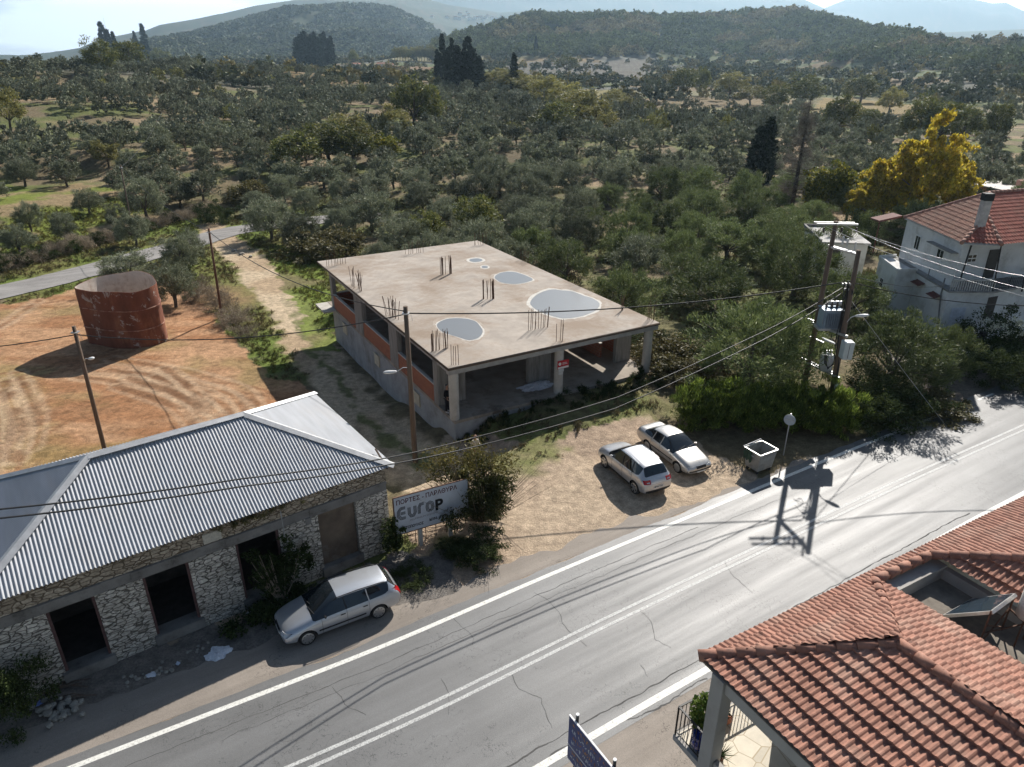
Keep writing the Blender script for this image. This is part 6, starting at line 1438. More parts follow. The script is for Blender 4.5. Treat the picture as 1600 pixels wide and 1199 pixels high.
tc = N.new('ShaderNodeTexCoord'); n_1 = N.new('ShaderNodeTexNoise'); n_1.inputs['Scale'].default_value = .9; n_1.inputs['Detail'].default_value = 9; n_1.inputs['Roughness'].default_value = .72; n_1.inputs['Distortion'].default_value = .6; L.new(tc.outputs['Object'], n_1.inputs['Vector'])
r_1 = N.new('ShaderNodeMapRange'); r_1.inputs[1].default_value = .585; r_1.inputs[2].default_value = .61; L.new(n_1.outputs[0], r_1.inputs[0])
mx = N.new('ShaderNodeMix'); mx.data_type = 'RGBA'; mx.inputs[7].default_value = (0.36, 0.3, 0.27, 1); L.new(r_1.outputs[0], mx.inputs[0]); L.new(src, mx.inputs[6]); L.new(mx.outputs[2], b.inputs['Base Color'])
M_RUSTW = m_
M_TIN = mat('pale_tank_lining', (0.55, 0.48, 0.42), .8, var=.12, scale=1.5, dirt=(0.3, 0.19, 0.13), dscale=1, dlo=.5, dhi=.75)
tk = empty('rusty_tank', (cT.x, cT.y, ZG), 0, 'open topped rusty red steel tank with pale peeling patches standing in the red field', 'tank')
n = len(R_); nz_ = 13; zs_ = np.linspace(-.15, zt_ - ZG, nz_)
def ringpts(sc):
    c = R_.mean(0); return c + (R_ - c) * sc
V = []; 
for z in zs_:
    w = 1 + .008 * np.sin(np.arange(n) * .5 + z * 2) * (z > .2); rr_ = ringpts(1.0) * w[:, None]; V.append(np.c_[rr_, np.full(n, z) + (.06 * np.sin(np.arange(n) * .21) if z == zs_[-1] else 0)])
V = np.concatenate(V); i = np.arange(nz_ - 1)[:, None] * n; j = np.arange(n)[None]; j2 = (j + 1) % n
F = np.stack([i + j, i + j2, i + n + j2, i + n + j], -1).reshape(-1, 4); link('outer_shell', np_mesh('outer_shell', V, F, True), M_RUSTW, tk)
V2 = V.copy(); c = R_.mean(0); V2[:, :2] = c + (V2[:, :2] - c) * .985; link('inner_lining', np_mesh('inner_lining', V2, F[:, ::-1], True), M_TIN, tk)
top_o = V[-n:]; top_i = V2[-n:]; VV = np.concatenate([top_o, top_i]); jj_ = np.arange(n); F2 = np.stack([jj_, (jj_ + 1) % n, n + (jj_ + 1) % n, n + jj_], -1); link('rim', np_mesh('rim', VV, F2), M_RUSTW, tk)
M_BAND = mat('weld_band', (0.42, 0.27, 0.19), .8, var=.3, scale=3, dirt=(0.2, 0.06, 0.04), dscale=2, dlo=.4, dhi=.6)
for z in (1.55, 3.2):
    mb = MB(); P = [(p[0] * 1.003, p[1] * 1.003, z + .02 * math.sin(k * .2)) for k, p in enumerate(R_)]; mb.tube(P + [P[0]], .045, 5, caps=False); mb.build('weld_seam', M_BAND, tk)

# ------------------------------------------------------------------ metal waste bin
Fb = G(1188.6, 712.3, 1.25); Rb = G(1215.3, 702.6, 1.25); Lb = G(1170.5, 701, 1.25)
x_ = (Rb - Fb); y_ = (Lb - Fb); ang_ = math.atan2(x_.y, x_.x); wx_ = x_.length; wy_ = 1.02
bn = empty('waste_bin', (Fb.x, Fb.y, 0), ang_, 'open galvanised four wheeled waste bin by the road edge in front of the hedge', 'bin')
M_BIN = mat('worn_galvanised_bin', (0.34, 0.345, 0.33), .55, .45, var=.2, scale=3, dirt=(0.2, 0.19, 0.17), dscale=2.2, dlo=.5, dhi=.75)
def frus(x0, x1, y0, y1, z0, X0, X1, Y0, Y1, z1, t_=.03):
    mb = MB(); B = [(x0, y0, z0), (x1, y0, z0), (x1, y1, z0), (x0, y1, z0)]; U_ = [(X0, Y0, z1), (X1, Y0, z1), (X1, Y1, z1), (X0, Y1, z1)]
    Bi = [(x0 + t_, y0 + t_, z0 + t_), (x1 - t_, y0 + t_, z0 + t_), (x1 - t_, y1 - t_, z0 + t_), (x0 + t_, y1 - t_, z0 + t_)]; Ui = [(X0 + t_, Y0 + t_, z1), (X1 - t_, Y0 + t_, z1), (X1 - t_, Y1 - t_, z1), (X0 + t_, Y1 - t_, z1)]
    F = [(3, 2, 1, 0), (8, 9, 10, 11)] + [(k, (k + 1) % 4, 4 + (k + 1) % 4, 4 + k) for k in range(4)] + [(8 + (k + 1) % 4, 8 + k, 12 + k, 12 + (k + 1) % 4) for k in range(4)] + [(4 + k, 4 + (k + 1) % 4, 12 + (k + 1) % 4, 12 + k) for k in range(4)]
    mb.add(B + U_ + Bi + Ui, F); return mb
bd_ = frus(.10, wx_ - .10, .10, wy_ - .10, .20, .0, wx_, .0, wy_, 1.22).build('bin_body', M_BIN, bn, bevel=.006)
mb = MB(); c4 = [(-.02, -.02, 1.24), (wx_ + .02, -.02, 1.24), (wx_ + .02, wy_ + .02, 1.24), (-.02, wy_ + .02, 1.24)]
for k in range(4): mb.bar(c4[k], c4[(k + 1) % 4], .06, .05)
mb.build('rim', mat('bright_rim', (0.5, 0.5, 0.48), .4, .3, var=.05), bn)
mb = MB(); mb.tube([(-.05, wy_ + .06, 1.28), (wx_ * .97, wy_ + .06, 1.36)], .028, 8); mb.build('lid_bar', M_GALV, bn)
for px in (.18, wx_ - .18):
    for py in (.2, wy_ - .2):
        mb = MB(); mb.tube([(px - .03, py, .09), (px + .03, py, .09)], .09, 14); w_ = mb.build('castor_wheel', M_TYRE, bn); mb = MB(); mb.bar((px, py, .09), (px, py + .02, .22), .05, .03); mb.build('castor_fork', M_GALV, w_)
for s in (0, 1): mb = MB(); xx = -.06 if s == 0 else wx_ + .06; mb.tube([(xx, wy_ * .35, 1.02), (xx, wy_ * .65, 1.02)], .022, 8); mb.build('lifting_pin', M_GALV, bn)
mb = MB(); n_ = 7; P = []
for a in range(n_):
    for b_ in range(n_): P.append((-.07 - .04 * math.sin(a * 1.3) * (b_ > 1), wy_ * (.45 + .5 * a / (n_ - 1)) + .03 * math.sin(b_), 1.26 - b_ * .10 * (1 + .15 * math.sin(a * 2.1))))
mb.add(P, [(a * n_ + b_, (a + 1) * n_ + b_, (a + 1) * n_ + b_ + 1, a * n_ + b_ + 1) for a in range(n_ - 1) for b_ in range(n_ - 1)]); o = mb.build('green_cloth', mat('green_cloth', (0.04, 0.07, 0.045), .9), None, (Fb.x, Fb.y, 0), ang_); tag(o, 'dark green cloth hanging over the left edge of the waste bin', 'cloth')

# ------------------------------------------------------------------ round sign seen from behind
rs0 = Vector((14.53, 32.87, 0)); e_ = empty('round_road_sign', rs0, 0, 'round grey road sign seen from its back on a thin post beside the waste bin', 'road sign')
nd = Vector((-.35, -.93, .1)).normalized(); nd = Vector((-.6, -.8, .0)); c = Vector((0, 0, 2.15)); a_ = nd.cross(Vector((0, 0, 1))).normalized()
mb = MB(); mb.tube([c - nd * .012 + nd * .06, c + nd * .012 + nd * .06], .30, 32); mb.build('sign_disc', mat('grey_sign_back', (0.42, 0.46, 0.5), .5, .3, var=.06), e_)
mb = MB(); mb.tube([(0, 0, 0), (0, 0, 2.5)], .032, 10); mb.build('post', M_GALV, e_); mb = MB(); mb.obox(c + nd * .085, a_ * .25, nd * .01, (0, 0, .02)); mb.build('bracket', M_GALV, e_)

# ------------------------------------------------------------------ hoarding with lettering
Ab, Bb = G(659, 852), G(705, 838); dB = (Bb - Ab).normalized(); angB = math.atan2(dB.y, dB.x)
bb = empty('billboard', Ab, angB, 'white doors and windows hoarding on two concrete posts partly behind the bush', 'billboard')
M_BOARDW = mat('white_sign_sheet', (0.56, 0.59, 0.63), .5, var=.05, dirt=(0.45, 0.46, 0.47), dscale=1.5)
mb = MB(); mb.box(-1.10, 2.25, .0, .03, .90, 2.73); pb = mb.build('sign_panel', M_BOARDW, bb)
mb = MB(); mb.bar((-1.12, .02, .88), (2.27, .02, .88), .05, .04); mb.bar((-1.12, .02, 2.75), (2.27, .02, 2.75), .05, .04); mb.bar((-1.12, .02, .2), (-1.12, .02, 2.75), .05, .05); mb.build('frame', mat('brown_frame', (0.16, 0.09, 0.06), .8), bb)
for s in (0.0, (Bb - Ab).length): mb = MB(); mb.box(s - .09, s + .09, .035, .2, -.3, 2.2); mb.build('post', M_CONCW, bb, bevel=.01)
def text(body, size, x, z, m, parent, width=None, outline=None, off=0.0, bold=0.0, y=-.004, rot=0.0, name='lettering'):
    cu = bpy.data.curves.new('txt', 'FONT'); cu.body = body; cu.size = size; cu.resolution_u = 3
    if outline: cu.fill_mode = 'NONE'; cu.bevel_depth = outline; cu.bevel_resolution = 0; cu.offset = off
    else: cu.offset = bold; cu.extrude = .002
    ob = bpy.data.objects.new('txt', cu); COL.objects.link(ob); bpy.context.view_layer.update()
    me = bpy.data.meshes.new_from_object(ob.evaluated_get(bpy.context.evaluated_depsgraph_get())); bpy.data.objects.remove(ob); me.materials.clear()
    co = np.zeros(len(me.vertices) * 3); me.vertices.foreach_get('co', co); co = co.reshape(-1, 3)
    w = co[:, 0].max() - co[:, 0].min(); sx = (width / w) if width else 1.0
    nx = (co[:, 0] - co[:, 0].min()) * sx; out = np.stack([x + nx, np.full(len(nx), y) - co[:, 2] * .5, z + co[:, 1]], -1)
    me.vertices.foreach_set('co', out.ravel()); me.update(); return link(name, me, m, parent)
M_MAROON = mat('maroon_lettering', (0.10, 0.03, 0.035), .6); M_INK = mat('black_lettering', (0.012, 0.012, 0.014), .6)
text('ΠΟΡΤΕΣ - ΠΑΡΑΘΥΡΑ', .30, -1.0, 2.38, M_MAROON, pb, 2.75, bold=.006)
def stripe_letter(x0, z0, w, h, paths):
    mb = MB()
    for P in paths:
        P = [Vector((x0 + a * w, 0, z0 + b_ * h)) for a, b_ in P]
        for o_ in (-.05, 0, .05):
            Q = []
            for i, p in enumerate(P):
                d0 = (P[i] - P[i - 1]).normalized() if i else (P[1] - P[0]).normalized(); d1 = (P[i + 1] - P[i]).normalized() if i < len(P) - 1 else d0
                n0, n1_ = Vector((-d0.z, 0, d0.x)), Vector((-d1.z, 0, d1.x)); bis = n0 + n1_; bis = bis / max(.5, bis.dot(n0)); Q.append(p + bis * o_)
            for a, b_ in zip(Q[:-1], Q[1:]): mb.bar((a.x, -.006, a.z), (b_.x, -.006, b_.z), .026, .004, up=(0, 1, 0))
    mb.build('logo_letter', M_INK, pb)
stripe_letter(-.93, 1.66, .30, .50, [[(1, 1), (.35, 1), (0, .72), (0, .28), (.35, 0), (1, 0)], [(.3, .5), (1, .5)]])
stripe_letter(-.46, 1.66, .26, .46, [[(0, 1), (0, .3), (.3, 0), (.7, 0), (1, .3), (1, 1)]])
stripe_letter(-.02, 1.66, .20, .46, [[(0, 0), (0, .72), (.35, 1), (1.1, 1)]])
stripe_letter(.34, 1.66, .26, .44, [[(.5, 0), (.1, .15), (0, .5), (.1, .85), (.5, 1), (.9, .85), (1, .5), (.9, .15), (.5, 0)]])
text('P', .74, .72, 1.60, M_INK, pb, .36, bold=.028, name='logo_letter')
text('ALUMINIUM SYSTEMS', .12, -.45, 1.43, mat('grey_lettering', (0.2, 0.2, 0.22), .6), pb, 1.25)
text('ΧΡΙΣΤΟΠΟΥΛΟΣ', .18, -.98, 1.08, M_INK, pb, 1.12, bold=.006); text('ΚΙΝ. 69', .17, .42, 1.14, M_INK, pb, .66, bold=.005)
# low wire fence under it
mb = MB()
for k in range(8): mb.bar((-1.1 + k * .48, .35, 0), (-1.1 + k * .48, .35, .95), .025)
mb.bar((-1.1, .35, .75), (2.3, .35, .70), .02); mb.bar((-1.1, .35, .45), (2.3, .35, .4), .015)
o = mb.build('wire_fence', M_RUST, None, Ab, angB); tag(o, 'low rusty wire fence under the white hoarding', 'fence')

# ------------------------------------------------------------------ blue direction sign near the lower edge
s1, s2 = G(890.5, 1117, 3.1), G(950, 1190, 3.1); ds_ = (s2 - s1); ds_.z = 0; Ls = ds_.length + .35; ds_.normalize(); angS = math.atan2(ds_.y, ds_.x)
bs = empty('direction_sign', (s1.x, s1.y, 0), angS, 'dark blue direction sign with white edges at the bottom of the picture', 'road sign')
M_BLUE = mat('sign_blue', (0.02, 0.045, 0.19), .45, var=.12, scale=4, dirt=(0.05, 0.06, 0.12), dscale=3); M_WEDGE = mat('white_sign_edge', (0.7, 0.7, 0.7), .5, var=.03)
def bpanel(z0, z1, name):
    mb = MB(); mb.box(0, Ls, -.02, .02, z0, z1); o = mb.build(name, M_BLUE, bs)
    mb = MB(); mb.box(-.015, Ls + .015, -.026, .026, z1, z1 + .022); mb.build('edge_strip', M_WEDGE, o); mb = MB(); mb.box(-.015, Ls + .015, -.026, .026, z0 - .012, z0); mb.build('edge_strip', M_WEDGE, o); return o
pu = bpanel(2.02, 3.08, 'upper_panel'); pl_ = bpanel(1.45, 1.98, 'lower_panel')
r4 = random.Random(11)
M_AMB = mat('amber_lettering', (0.45, 0.22, 0.08), .6); M_WL = mat('white_lettering', (0.55, 0.6, 0.66), .6)
def glyphs(parent, z, h, x0, x1, m):
    """worn unreadable strokes of a line of letters"""
    mb = MB(); x = x0
    while x < x1:
        w = h * r4.uniform(.4, .65); t_ = h * .16
        for q in range(r4.choice((2, 2, 3))):
            a = (x + r4.choice((0, w * .5, w)), z + r4.choice((0, h * .5))); b_ = (x + r4.choice((0, w * .5, w)), z + h * r4.choice((.5, 1)))
            if abs(a[0] - b_[0]) + abs(a[1] - b_[1]) < h * .3: b_ = (a[0], z + h)
            mb.bar((a[0], -.024, a[1]), (b_[0], -.024, b_[1]), t_, .003, up=(0, 1, 0))
        x += w * 1.5 + (h * .6 if r4.random() < .15 else 0)
    mb.build('lettering', m, parent)
glyphs(pu, 2.82, .13, .2, Ls - .25, M_AMB); glyphs(pu, 2.60, .13, .15, Ls - .15, M_WL); glyphs(pu, 2.38, .12, .2, Ls * .7, M_AMB); glyphs(pu, 2.15, .13, .15, Ls * .8, M_WL); glyphs(pl_, 1.78, .12, .2, Ls * .6, M_AMB); glyphs(pl_, 1.56, .13, .15, Ls * .8, M_WL)
for x in (.22, Ls - .2):
    mb = MB(); mb.tube([(x, .09, 0), (x, .09, 3.26)], .045, 12); p_ = mb.build('post', mat('dark_post', (0.09, 0.09, 0.09), .6, .5), bs); mb = MB(); mb.tube([(x, .09, 3.262), (x, .09, 3.29)], .05, 14); mb.build('post_cap', M_WEDGE, p_)
mb = MB(); q = Ls * .42; mb.tube([(q, -.35, 0), (q, -.3, 1.75)], .03, 8); mb.tube([(q - .12, -.3, 1.75), (q, -.3, 1.82), (q + .12, -.3, 1.74)], .035, 8); mb.build('front_stay', M_BLACKIRON, bs)

# ------------------------------------------------------------------ people
def skinned(name, chains, m, parent, sub=2):
    """chains: list of lists of (x, y, z, r); one mesh grown with a skin modifier"""
    V = []; E = []; R = []; key = {}
    for ch in chains:
        prev = None
        for (x, y, z, r) in ch:
            k = (round(x, 4), round(y, 4), round(z, 4))
            if k not in key: key[k] = len(V); V.append((x, y, z)); R.append(r)
            i = key[k]
            if prev is not None and prev != i: E.append((prev, i))
            prev = i
    me = bpy.data.meshes.new(name); me.from_pydata(V, E, []); ob = bpy.data.objects.new(name, me); COL.objects.link(ob)
    ob.modifiers.new('k', 'SKIN'); s_ = ob.modifiers.new('s', 'SUBSURF'); s_.levels = sub; s_.render_levels = sub
    for i, r in enumerate(R):
        rr_ = r if isinstance(r, tuple) else (r, r); me.skin_vertices[0].data[i].radius = rr_; me.skin_vertices[0].data[i].use_root = (i == 0)
    bpy.context.view_layer.update(); m2 = bpy.data.meshes.new_from_object(ob.evaluated_get(bpy.context.evaluated_depsgraph_get())); bpy.data.objects.remove(ob)
    m2.materials.clear(); m2.polygons.foreach_set('use_smooth', [True] * len(m2.polygons)); return link(name, m2, m, parent)
M_SKIN = mat('skin', (0.42, 0.24, 0.16), .6, var=.05)
def figure(label, loc, rz, top, legs, shoes, hairc, arms):
    """faces +Y locally"""
    e_ = empty('person', loc, rz, label, 'person')
    hip, neck = (0, 0, .93), (0, .01, 1.46)
    spine = [(0, 0, .93, (.15, .11)), (0, .005, 1.12, (.135, .10)), (0, .01, 1.32, (.16, .105)), (0, .005, 1.44, (.08, .07)), (0, .015, 1.52, (.055, .055)), (0, .03, 1.60, (.072, .085)), (0, .03, 1.68, (.075, .092)), (0, .02, 1.75, (.05, .06))]
    ch = [spine]
    for s in (1, -1):
        ch.append([(0, 0, .93, (.15, .11)), (s * .095, 0, .86, .088), (s * .11, .01, .48, .058), (s * .11, -.01, .28, .054), (s * .115, -.02, .08, .036), (s * .12, .06, .035, .034), (s * .125, .16, .025, .026)])
        A = arms[0 if s > 0 else 1]; ch.append([(0, .01, 1.32, (.16, .105)), (s * .17, 0, 1.40, .055), (A[0][0] * s, A[0][1], A[0][2], .042), (A[1][0] * s, A[1][1], A[1][2], .028)])
    body = skinned('body', ch, M_SKIN, e_)
    for s in (1, -1):     # hands: palm, four bent fingers, thumb
        A = arms[0 if s > 0 else 1]; w = Vector((A[1][0] * s, A[1][1], A[1][2])); d = (w - Vector((A[0][0] * s, A[0][1], A[0][2]))).normalized(); side_ = d.cross(Vector((1, 0, 0))).normalized()
        ch = []; pal = w + d * .05
        ch.append([(*w, .024), (*pal, (.03, .02)), (*(w + d * .085), (.034, .018))])
        for q, (o, ln) in enumerate(((-.027, .065), (-.009, .078), (.009, .073), (.027, .058))):
            b_ = w + d * .085 + side_ * o; m1 = b_ + d * ln * .5; m2_ = b_ + d * ln * .85 + Vector((-.02 * s, 0, 0)); ch.append([(*(w + d * .085), (.034, .018)), (*b_, .009), (*m1, .0085), (*m2_, .0075)])
        th = w + d * .035 - side_ * .028; ch.append([(*pal, (.03, .02)), (*th, .011), (*(th + d * .03 - side_ * .02), .0095), (*(th + d * .055 - side_ * .022), .008)])
        skinned('hand', ch, M_SKIN, body, 1)
    ch = [[(0, 0, .90, (.165, .125)), (0, .005, 1.12, (.152, .118)), (0, .01, 1.32, (.18, .122)), (0, .005, 1.43, (.095, .085)), (0, .012, 1.475, (.07, .07))]]
    for s in (1, -1):
        A = arms[0 if s > 0 else 1]; a0, a1 = Vector((A[0][0] * s, A[0][1], A[0][2])), Vector((A[1][0] * s, A[1][1], A[1][2]))
        ch.append([(0, .01, 1.32, (.18, .122)), (s * .175, 0, 1.395, .07), (*a0, .057), (*(a0.lerp(a1, .93)), .043)])
    skinned('jacket', ch, top, e_)
    ch = []
    for s in (1, -1): ch.append([(0, 0, .93, (.16, .122)), (s * .095, 0, .85, .102), (s * .11, .01, .48, .074), (s * .112, -.012, .26, .068), (s * .116, -.02, .08, .062)])
    skinned('trousers', ch, legs, e_)
    for s in (1, -1): skinned('shoe', [[(s * .116, -.06, .045, .042), (s * .12, .03, .045, .046), (s * .125, .12, .038, .042), (s * .127, .19, .032, .03)]], shoes, e_)
    if hairc: skinned('hair', [[(0, -.025, 1.62, (.078, .075)), (0, -.01, 1.71, (.085, .095)), (0, .015, 1.765, (.062, .075))]], hairc, e_)
    mb = MB(); mb.obox((0, .125, 1.655), (.011, 0, 0), (0, .018, 0), (0, 0, .022)); mb.build('nose', M_SKIN, body, bevel=.006)
    for s in (1, -1):
        mb = MB(); mb.tube([(s * .03, .108, 1.685), (s * .03, .118, 1.685)], .009, 8); mb.build('eye', M_INK, body)
        mb = MB(); mb.obox((s * .082, .02, 1.665), (.008, 0, 0), (0, .018, 0), (0, 0, .03)); mb.build('ear', M_SKIN, body, bevel=.006)
    mb = MB(); mb.obox((0, .118, 1.615), (.022, 0, 0), (0, .004, 0), (0, 0, .004)); mb.build('mouth', mat('lips', (0.3, 0.12, 0.1), .6), body)
    return e_
M_BLACKC = mat('black_cloth', (0.012, 0.012, 0.015), .9); M_DARKT = mat('dark_trousers', (0.018, 0.018, 0.024), .9); M_WSHOE = mat('white_shoe', (0.6, 0.6, 0.6), .6); M_HAIRD = mat('dark_grey_hair', (0.05, 0.045, 0.04), .8)
p = G(699.5, 644, .62)
figure('person in black with white shoes standing on the porch floor behind the left corner column', (p.x, p.y, .622), BANG + PI + .5, M_BLACKC, M_DARKT, M_WSHOE, M_HAIRD, [((.23, -.02, 1.13), (.20, .14, .95)), ((.23, -.02, 1.13), (.20, .14, .95))])
zz = -.25; p = G(743, 722, zz)
figure('bald person in pale shirt standing behind the dry bush below the porch', (p.x, p.y, gz(p.x, p.y)), PI + .7, mat('pale_shirt', (0.5, 0.45, 0.4), .9), mat('beige_trousers', (0.3, 0.25, 0.2), .9), mat('brown_shoe', (0.08, 0.05, 0.04), .7), None, [((.24, 0, 1.14), (.22, .16, 1.0)), ((.24, 0, 1.14), (.2, .2, 1.15))])

# ------------------------------------------------------------------ litter and rubble in front of the stone building
p = G(342, 1021, .01); crumple('white_rubbish', (p.x, p.y, .012), .42, .32, .14, mat('white_plaster_scraps', (0.62, 0.64, 0.68), .8, var=.2, scale=8), 'pile of broken white scraps on the ground between the doorways and the road', 'rubbish', 4, .3, 40)
for k, (u, v, s, c_, lab) in enumerate([(237, 1056, .16, (0.62, 0.64, 0.68), 'crumpled white bag on the ground below the second doorway'), (64, 1099, .14, (0.25, 0.35, 0.75), 'small blue-white plastic bag near the stone heap at lower left'), (278, 1038, .10, (0.55, 0.6, 0.7), 'small pale bag between the white scraps and the crumpled bag'), (420, 928, .2, (0.5, 0.5, 0.55), 'pale plastic litter under the climbing shrub by the third doorway'), (445, 935, .17, (0.4, 0.42, 0.5), 'bluish litter beside the front of the silver estate car'), (390, 960, .14, (0.55, 0.55, 0.53), 'flat pale scrap below the climbing shrub'), (398, 350, .0, (0, 0, 0), '')]):
    if s <= 0: continue
    p = T(u, v); crumple('litter', (p.x, p.y, p.z + .01), s, s * .75, s * .8, mat('litter', c_, .7, var=.1), lab, 'litter', k + 5, k * 1.1, 14)
r5 = random.Random(8)
def rock(c, s, rnd):
    bm = bmesh.new(); bmesh.ops.create_icosphere(bm, subdivisions=1, radius=s)
    for v in bm.verts: v.co = Vector((v.co.x * rnd.uniform(.75, 1.3), v.co.y * rnd.uniform(.7, 1.25), v.co.z * rnd.uniform(.5, .9))) 
    me = bpy.data.meshes.new('stone'); bm.to_mesh(me); bm.free(); return me
M_STN = mat('loose_stone', (0.3, 0.28, 0.24), .9, var=.3, scale=6)
rocks = [rock(None, 1, r5) for _ in range(6)]
for k in range(46):
    u, v = r5.gauss(97, 17), r5.gauss(1110, 11); p = G(u, v); s = r5.uniform(.06, .15); o = link('rubble_stone', rocks[k % 6], M_STN if k < 6 else None, None, (p.x, p.y, s * .4 + r5.uniform(0, .1)), r5.uniform(0, 6)); o.scale = (s, s, s)
    tag(o, 'loose pale stone in the heap before the leftmost doorway', 'stone', 'loose stones of the heap at lower left')
for k in range(26):
    u = r5.uniform(175, 330); v = 1120 - (u - 100) * .40 - r5.uniform(0, 26); p = G(u, v); s = r5.uniform(.035, .09); o = link('rubble_stone', rocks[k % 6], None, None, (p.x, p.y, s * .4), r5.uniform(0, 6)); o.scale = (s, s, s)
    tag(o, 'small stone scattered along the foot of the stone building wall', 'stone', 'stones scattered below the doorways')
for k in range(14):
    p = G(r5.uniform(60, 125), r5.uniform(1050, 1092)); a = r5.uniform(-.3, .9); L_ = r5.uniform(.6, 1.5); d = Vector((math.cos(a), math.sin(a), 0)) * L_ / 2
    mb = MB(); mb.tube([(-d.x, -d.y, .03), (0, 0, .05 + r5.uniform(0, .1)), (d.x, d.y, .04)], r5.uniform(.012, .025), 5); o = mb.build('fallen_branch', M_POLE, None, (p.x, p.y, .02)); tag(o, 'dry fallen branch in the brush pile by the leftmost doorway', 'branch', 'dry branches by the leftmost doorway')
for k, (u, v) in enumerate([(366, 393), (378, 398), (392, 402)]):
    p = T(u, v); o = link('white_boulder', rocks[k], None, None, (p.x, p.y, p.z + .1), k); o.scale = (.4, .3, .3); o.data.materials.clear() if False else None
    tag(o, ['pale boulder beside the dirt track, farthest of three', 'pale boulder beside the dirt track, middle of three', 'pale boulder beside the dirt track, nearest of three'][k], 'boulder')
# ------------------------------------------------------------------ vegetation
def clump_crown(seed, n_cl, per, R3, cr, ls, slim=.32, zc=0.0, shell=.55, flat=.35, noise=.25, up=.0, cone=None, droop=0.0):
    """leaf quads in clumps through an ellipsoid; cone: radius profile over height (0..1)"""
    rs = np.random.RandomState(seed); R3 = np.array(R3, float)
    if cone is None:
        d = rs.normal(size=(n_cl * 3, 3)); d /= np.linalg.norm(d, axis=1)[:, None]; d = d[d[:, 2] > -flat][:n_cl]
        r = shell + (1 - shell) * rs.rand(len(d)) ** .6
        lob = 1 + noise * (fbm(np.arctan2(d[:, 1], d[:, 0]) * 1.3 + seed, d[:, 2] * 2.2 + seed, seed, 3) - .5) * 3
        C = d * (r * lob)[:, None] * R3 + np.array([0, 0, zc])
    else:
        z = rs.rand(n_cl) ** .9; a = rs.rand(n_cl) * 2 * PI; w = np.interp(z, np.linspace(0, 1, len(cone)), cone) * (shell + (1 - shell) * rs.rand(n_cl) ** .5)
        w = w * (1 + noise * (rs.rand(n_cl) - .5))
        C = np.stack([np.cos(a) * w * R3[0], np.sin(a) * w * R3[1], z * R3[2] + zc], -1); d = np.stack([np.cos(a), np.sin(a), np.full(n_cl, .3)], -1)
    n_cl = len(C); csz = cr * (.6 + .8 * rs.rand(n_cl))
    q = rs.normal(size=(n_cl, per, 3)); q /= np.linalg.norm(q, axis=2)[..., None]; q *= (rs.rand(n_cl, per, 1) ** .45)
    P = (C[:, None] + q * csz[:, None, None] * np.array([1, 1, .8])).reshape(-1, 3)
    out = (q * .6 + d[:, None] * .6).reshape(-1, 3) + np.array([0, 0, up])
    a = rs.normal(size=P.shape) * .8 + out; a /= np.linalg.norm(a, axis=1)[:, None]
    b_ = np.cross(a, rs.normal(size=P.shape)); b_ /= np.linalg.norm(b_, axis=1)[:, None] + 1e-9
    s = ls * (.6 + .8 * rs.rand(len(P)))[:, None]; a = a - np.array([0, 0, droop])
    V = np.stack([P - a * s * .5, P + b_ * s * slim * .5 - a * s * .1, P + a * s * .5, P - b_ * s * slim * .5 - a * s * .1], 1).reshape(-1, 3)
    return V.astype(np.float32), np.arange(len(V)).reshape(-1, 4), C
def limbs(seed, C, base_h, r0, n_l=9, zc=2.0, lean=.15, trunks=1):
    rs = np.random.RandomState(seed + 7); mb = MB()
    for t_ in range(trunks):
        a0 = rs.rand() * 6.28; top = Vector((math.cos(a0) * lean * base_h * (1 if trunks > 1 else .6), math.sin(a0) * lean * base_h, base_h)); r_ = r0 * (.75 if trunks > 1 else 1)
        mb.tube([(top.x * .1, top.y * .1, -.3), (top.x * .2, top.y * .2, .05), (top.x * .5 + .05, top.y * .5, base_h * .5), tuple(top)], [r_ * 1.5, r_ * 1.15, r_, r_ * .85], 9)
        idx = rs.permutation(len(C))[:n_l]
        for i in idx:
            p = Vector(C[i]); m1 = top.lerp(p, .45) + Vector((rs.uniform(-.12, .12), rs.uniform(-.12, .12), rs.uniform(0, .15))) * (p - top).length * .6
            mb.tube([tuple(top - Vector((0, 0, .08))), tuple(m1), tuple(p)], [r_ * .5, r_ * .3, r_ * .08], 6, caps=False)
    return mb
M_OLIVE = leafmat('olive_leaf', (0.09, 0.103, 0.058), (0.215, 0.232, 0.145), .24, .6, (0.36, 0.365, 0.265))
M_OLIVEG = leafmat('green_olive_leaf', (0.07, 0.098, 0.034), (0.175, 0.21, 0.075), .26, .6, (0.3, 0.32, 0.145))
M_BARK = mat('grey_bark', (0.115, 0.095, 0.075), .95, var=.35, scale=5, bump=.4, bscale=10)
M_BROAD = leafmat('broad_leaf', (0.06, 0.075, 0.02), (0.17, 0.18, 0.05), .35, .55, (0.28, 0.25, 0.08))
M_PALEG = leafmat('pale_green_leaf', (0.13, 0.13, 0.04), (0.27, 0.25, 0.08), .4, .6, (0.36, 0.31, 0.12))
M_YELLOW = leafmat('yellow_autumn_leaf', (0.2, 0.17, 0.02), (0.58, 0.46, 0.05), .5, .55, (0.6, 0.38, 0.06))
M_YGREEN = leafmat('yellow_green_leaf', (0.06, 0.085, 0.015), (0.26, 0.25, 0.035), .4, .55, (0.42, 0.34, 0.04))
M_CYP = leafmat('cypress_leaf', (0.010, 0.017, 0.009), (0.032, 0.045, 0.020), .08, .7)
M_DRY = leafmat('dry_twig', (0.16, 0.125, 0.09), (0.36, 0.30, 0.22), .2, .8)
M_DEAD = leafmat('dead_needle', (0.12, 0.105, 0.085), (0.24, 0.21, 0.17), .15, .9)
M_HEDGE = leafmat('hedge_leaf', (0.05, 0.08, 0.015), (0.19, 0.26, 0.045), .45, .5, (0.42, 0.46, 0.10))
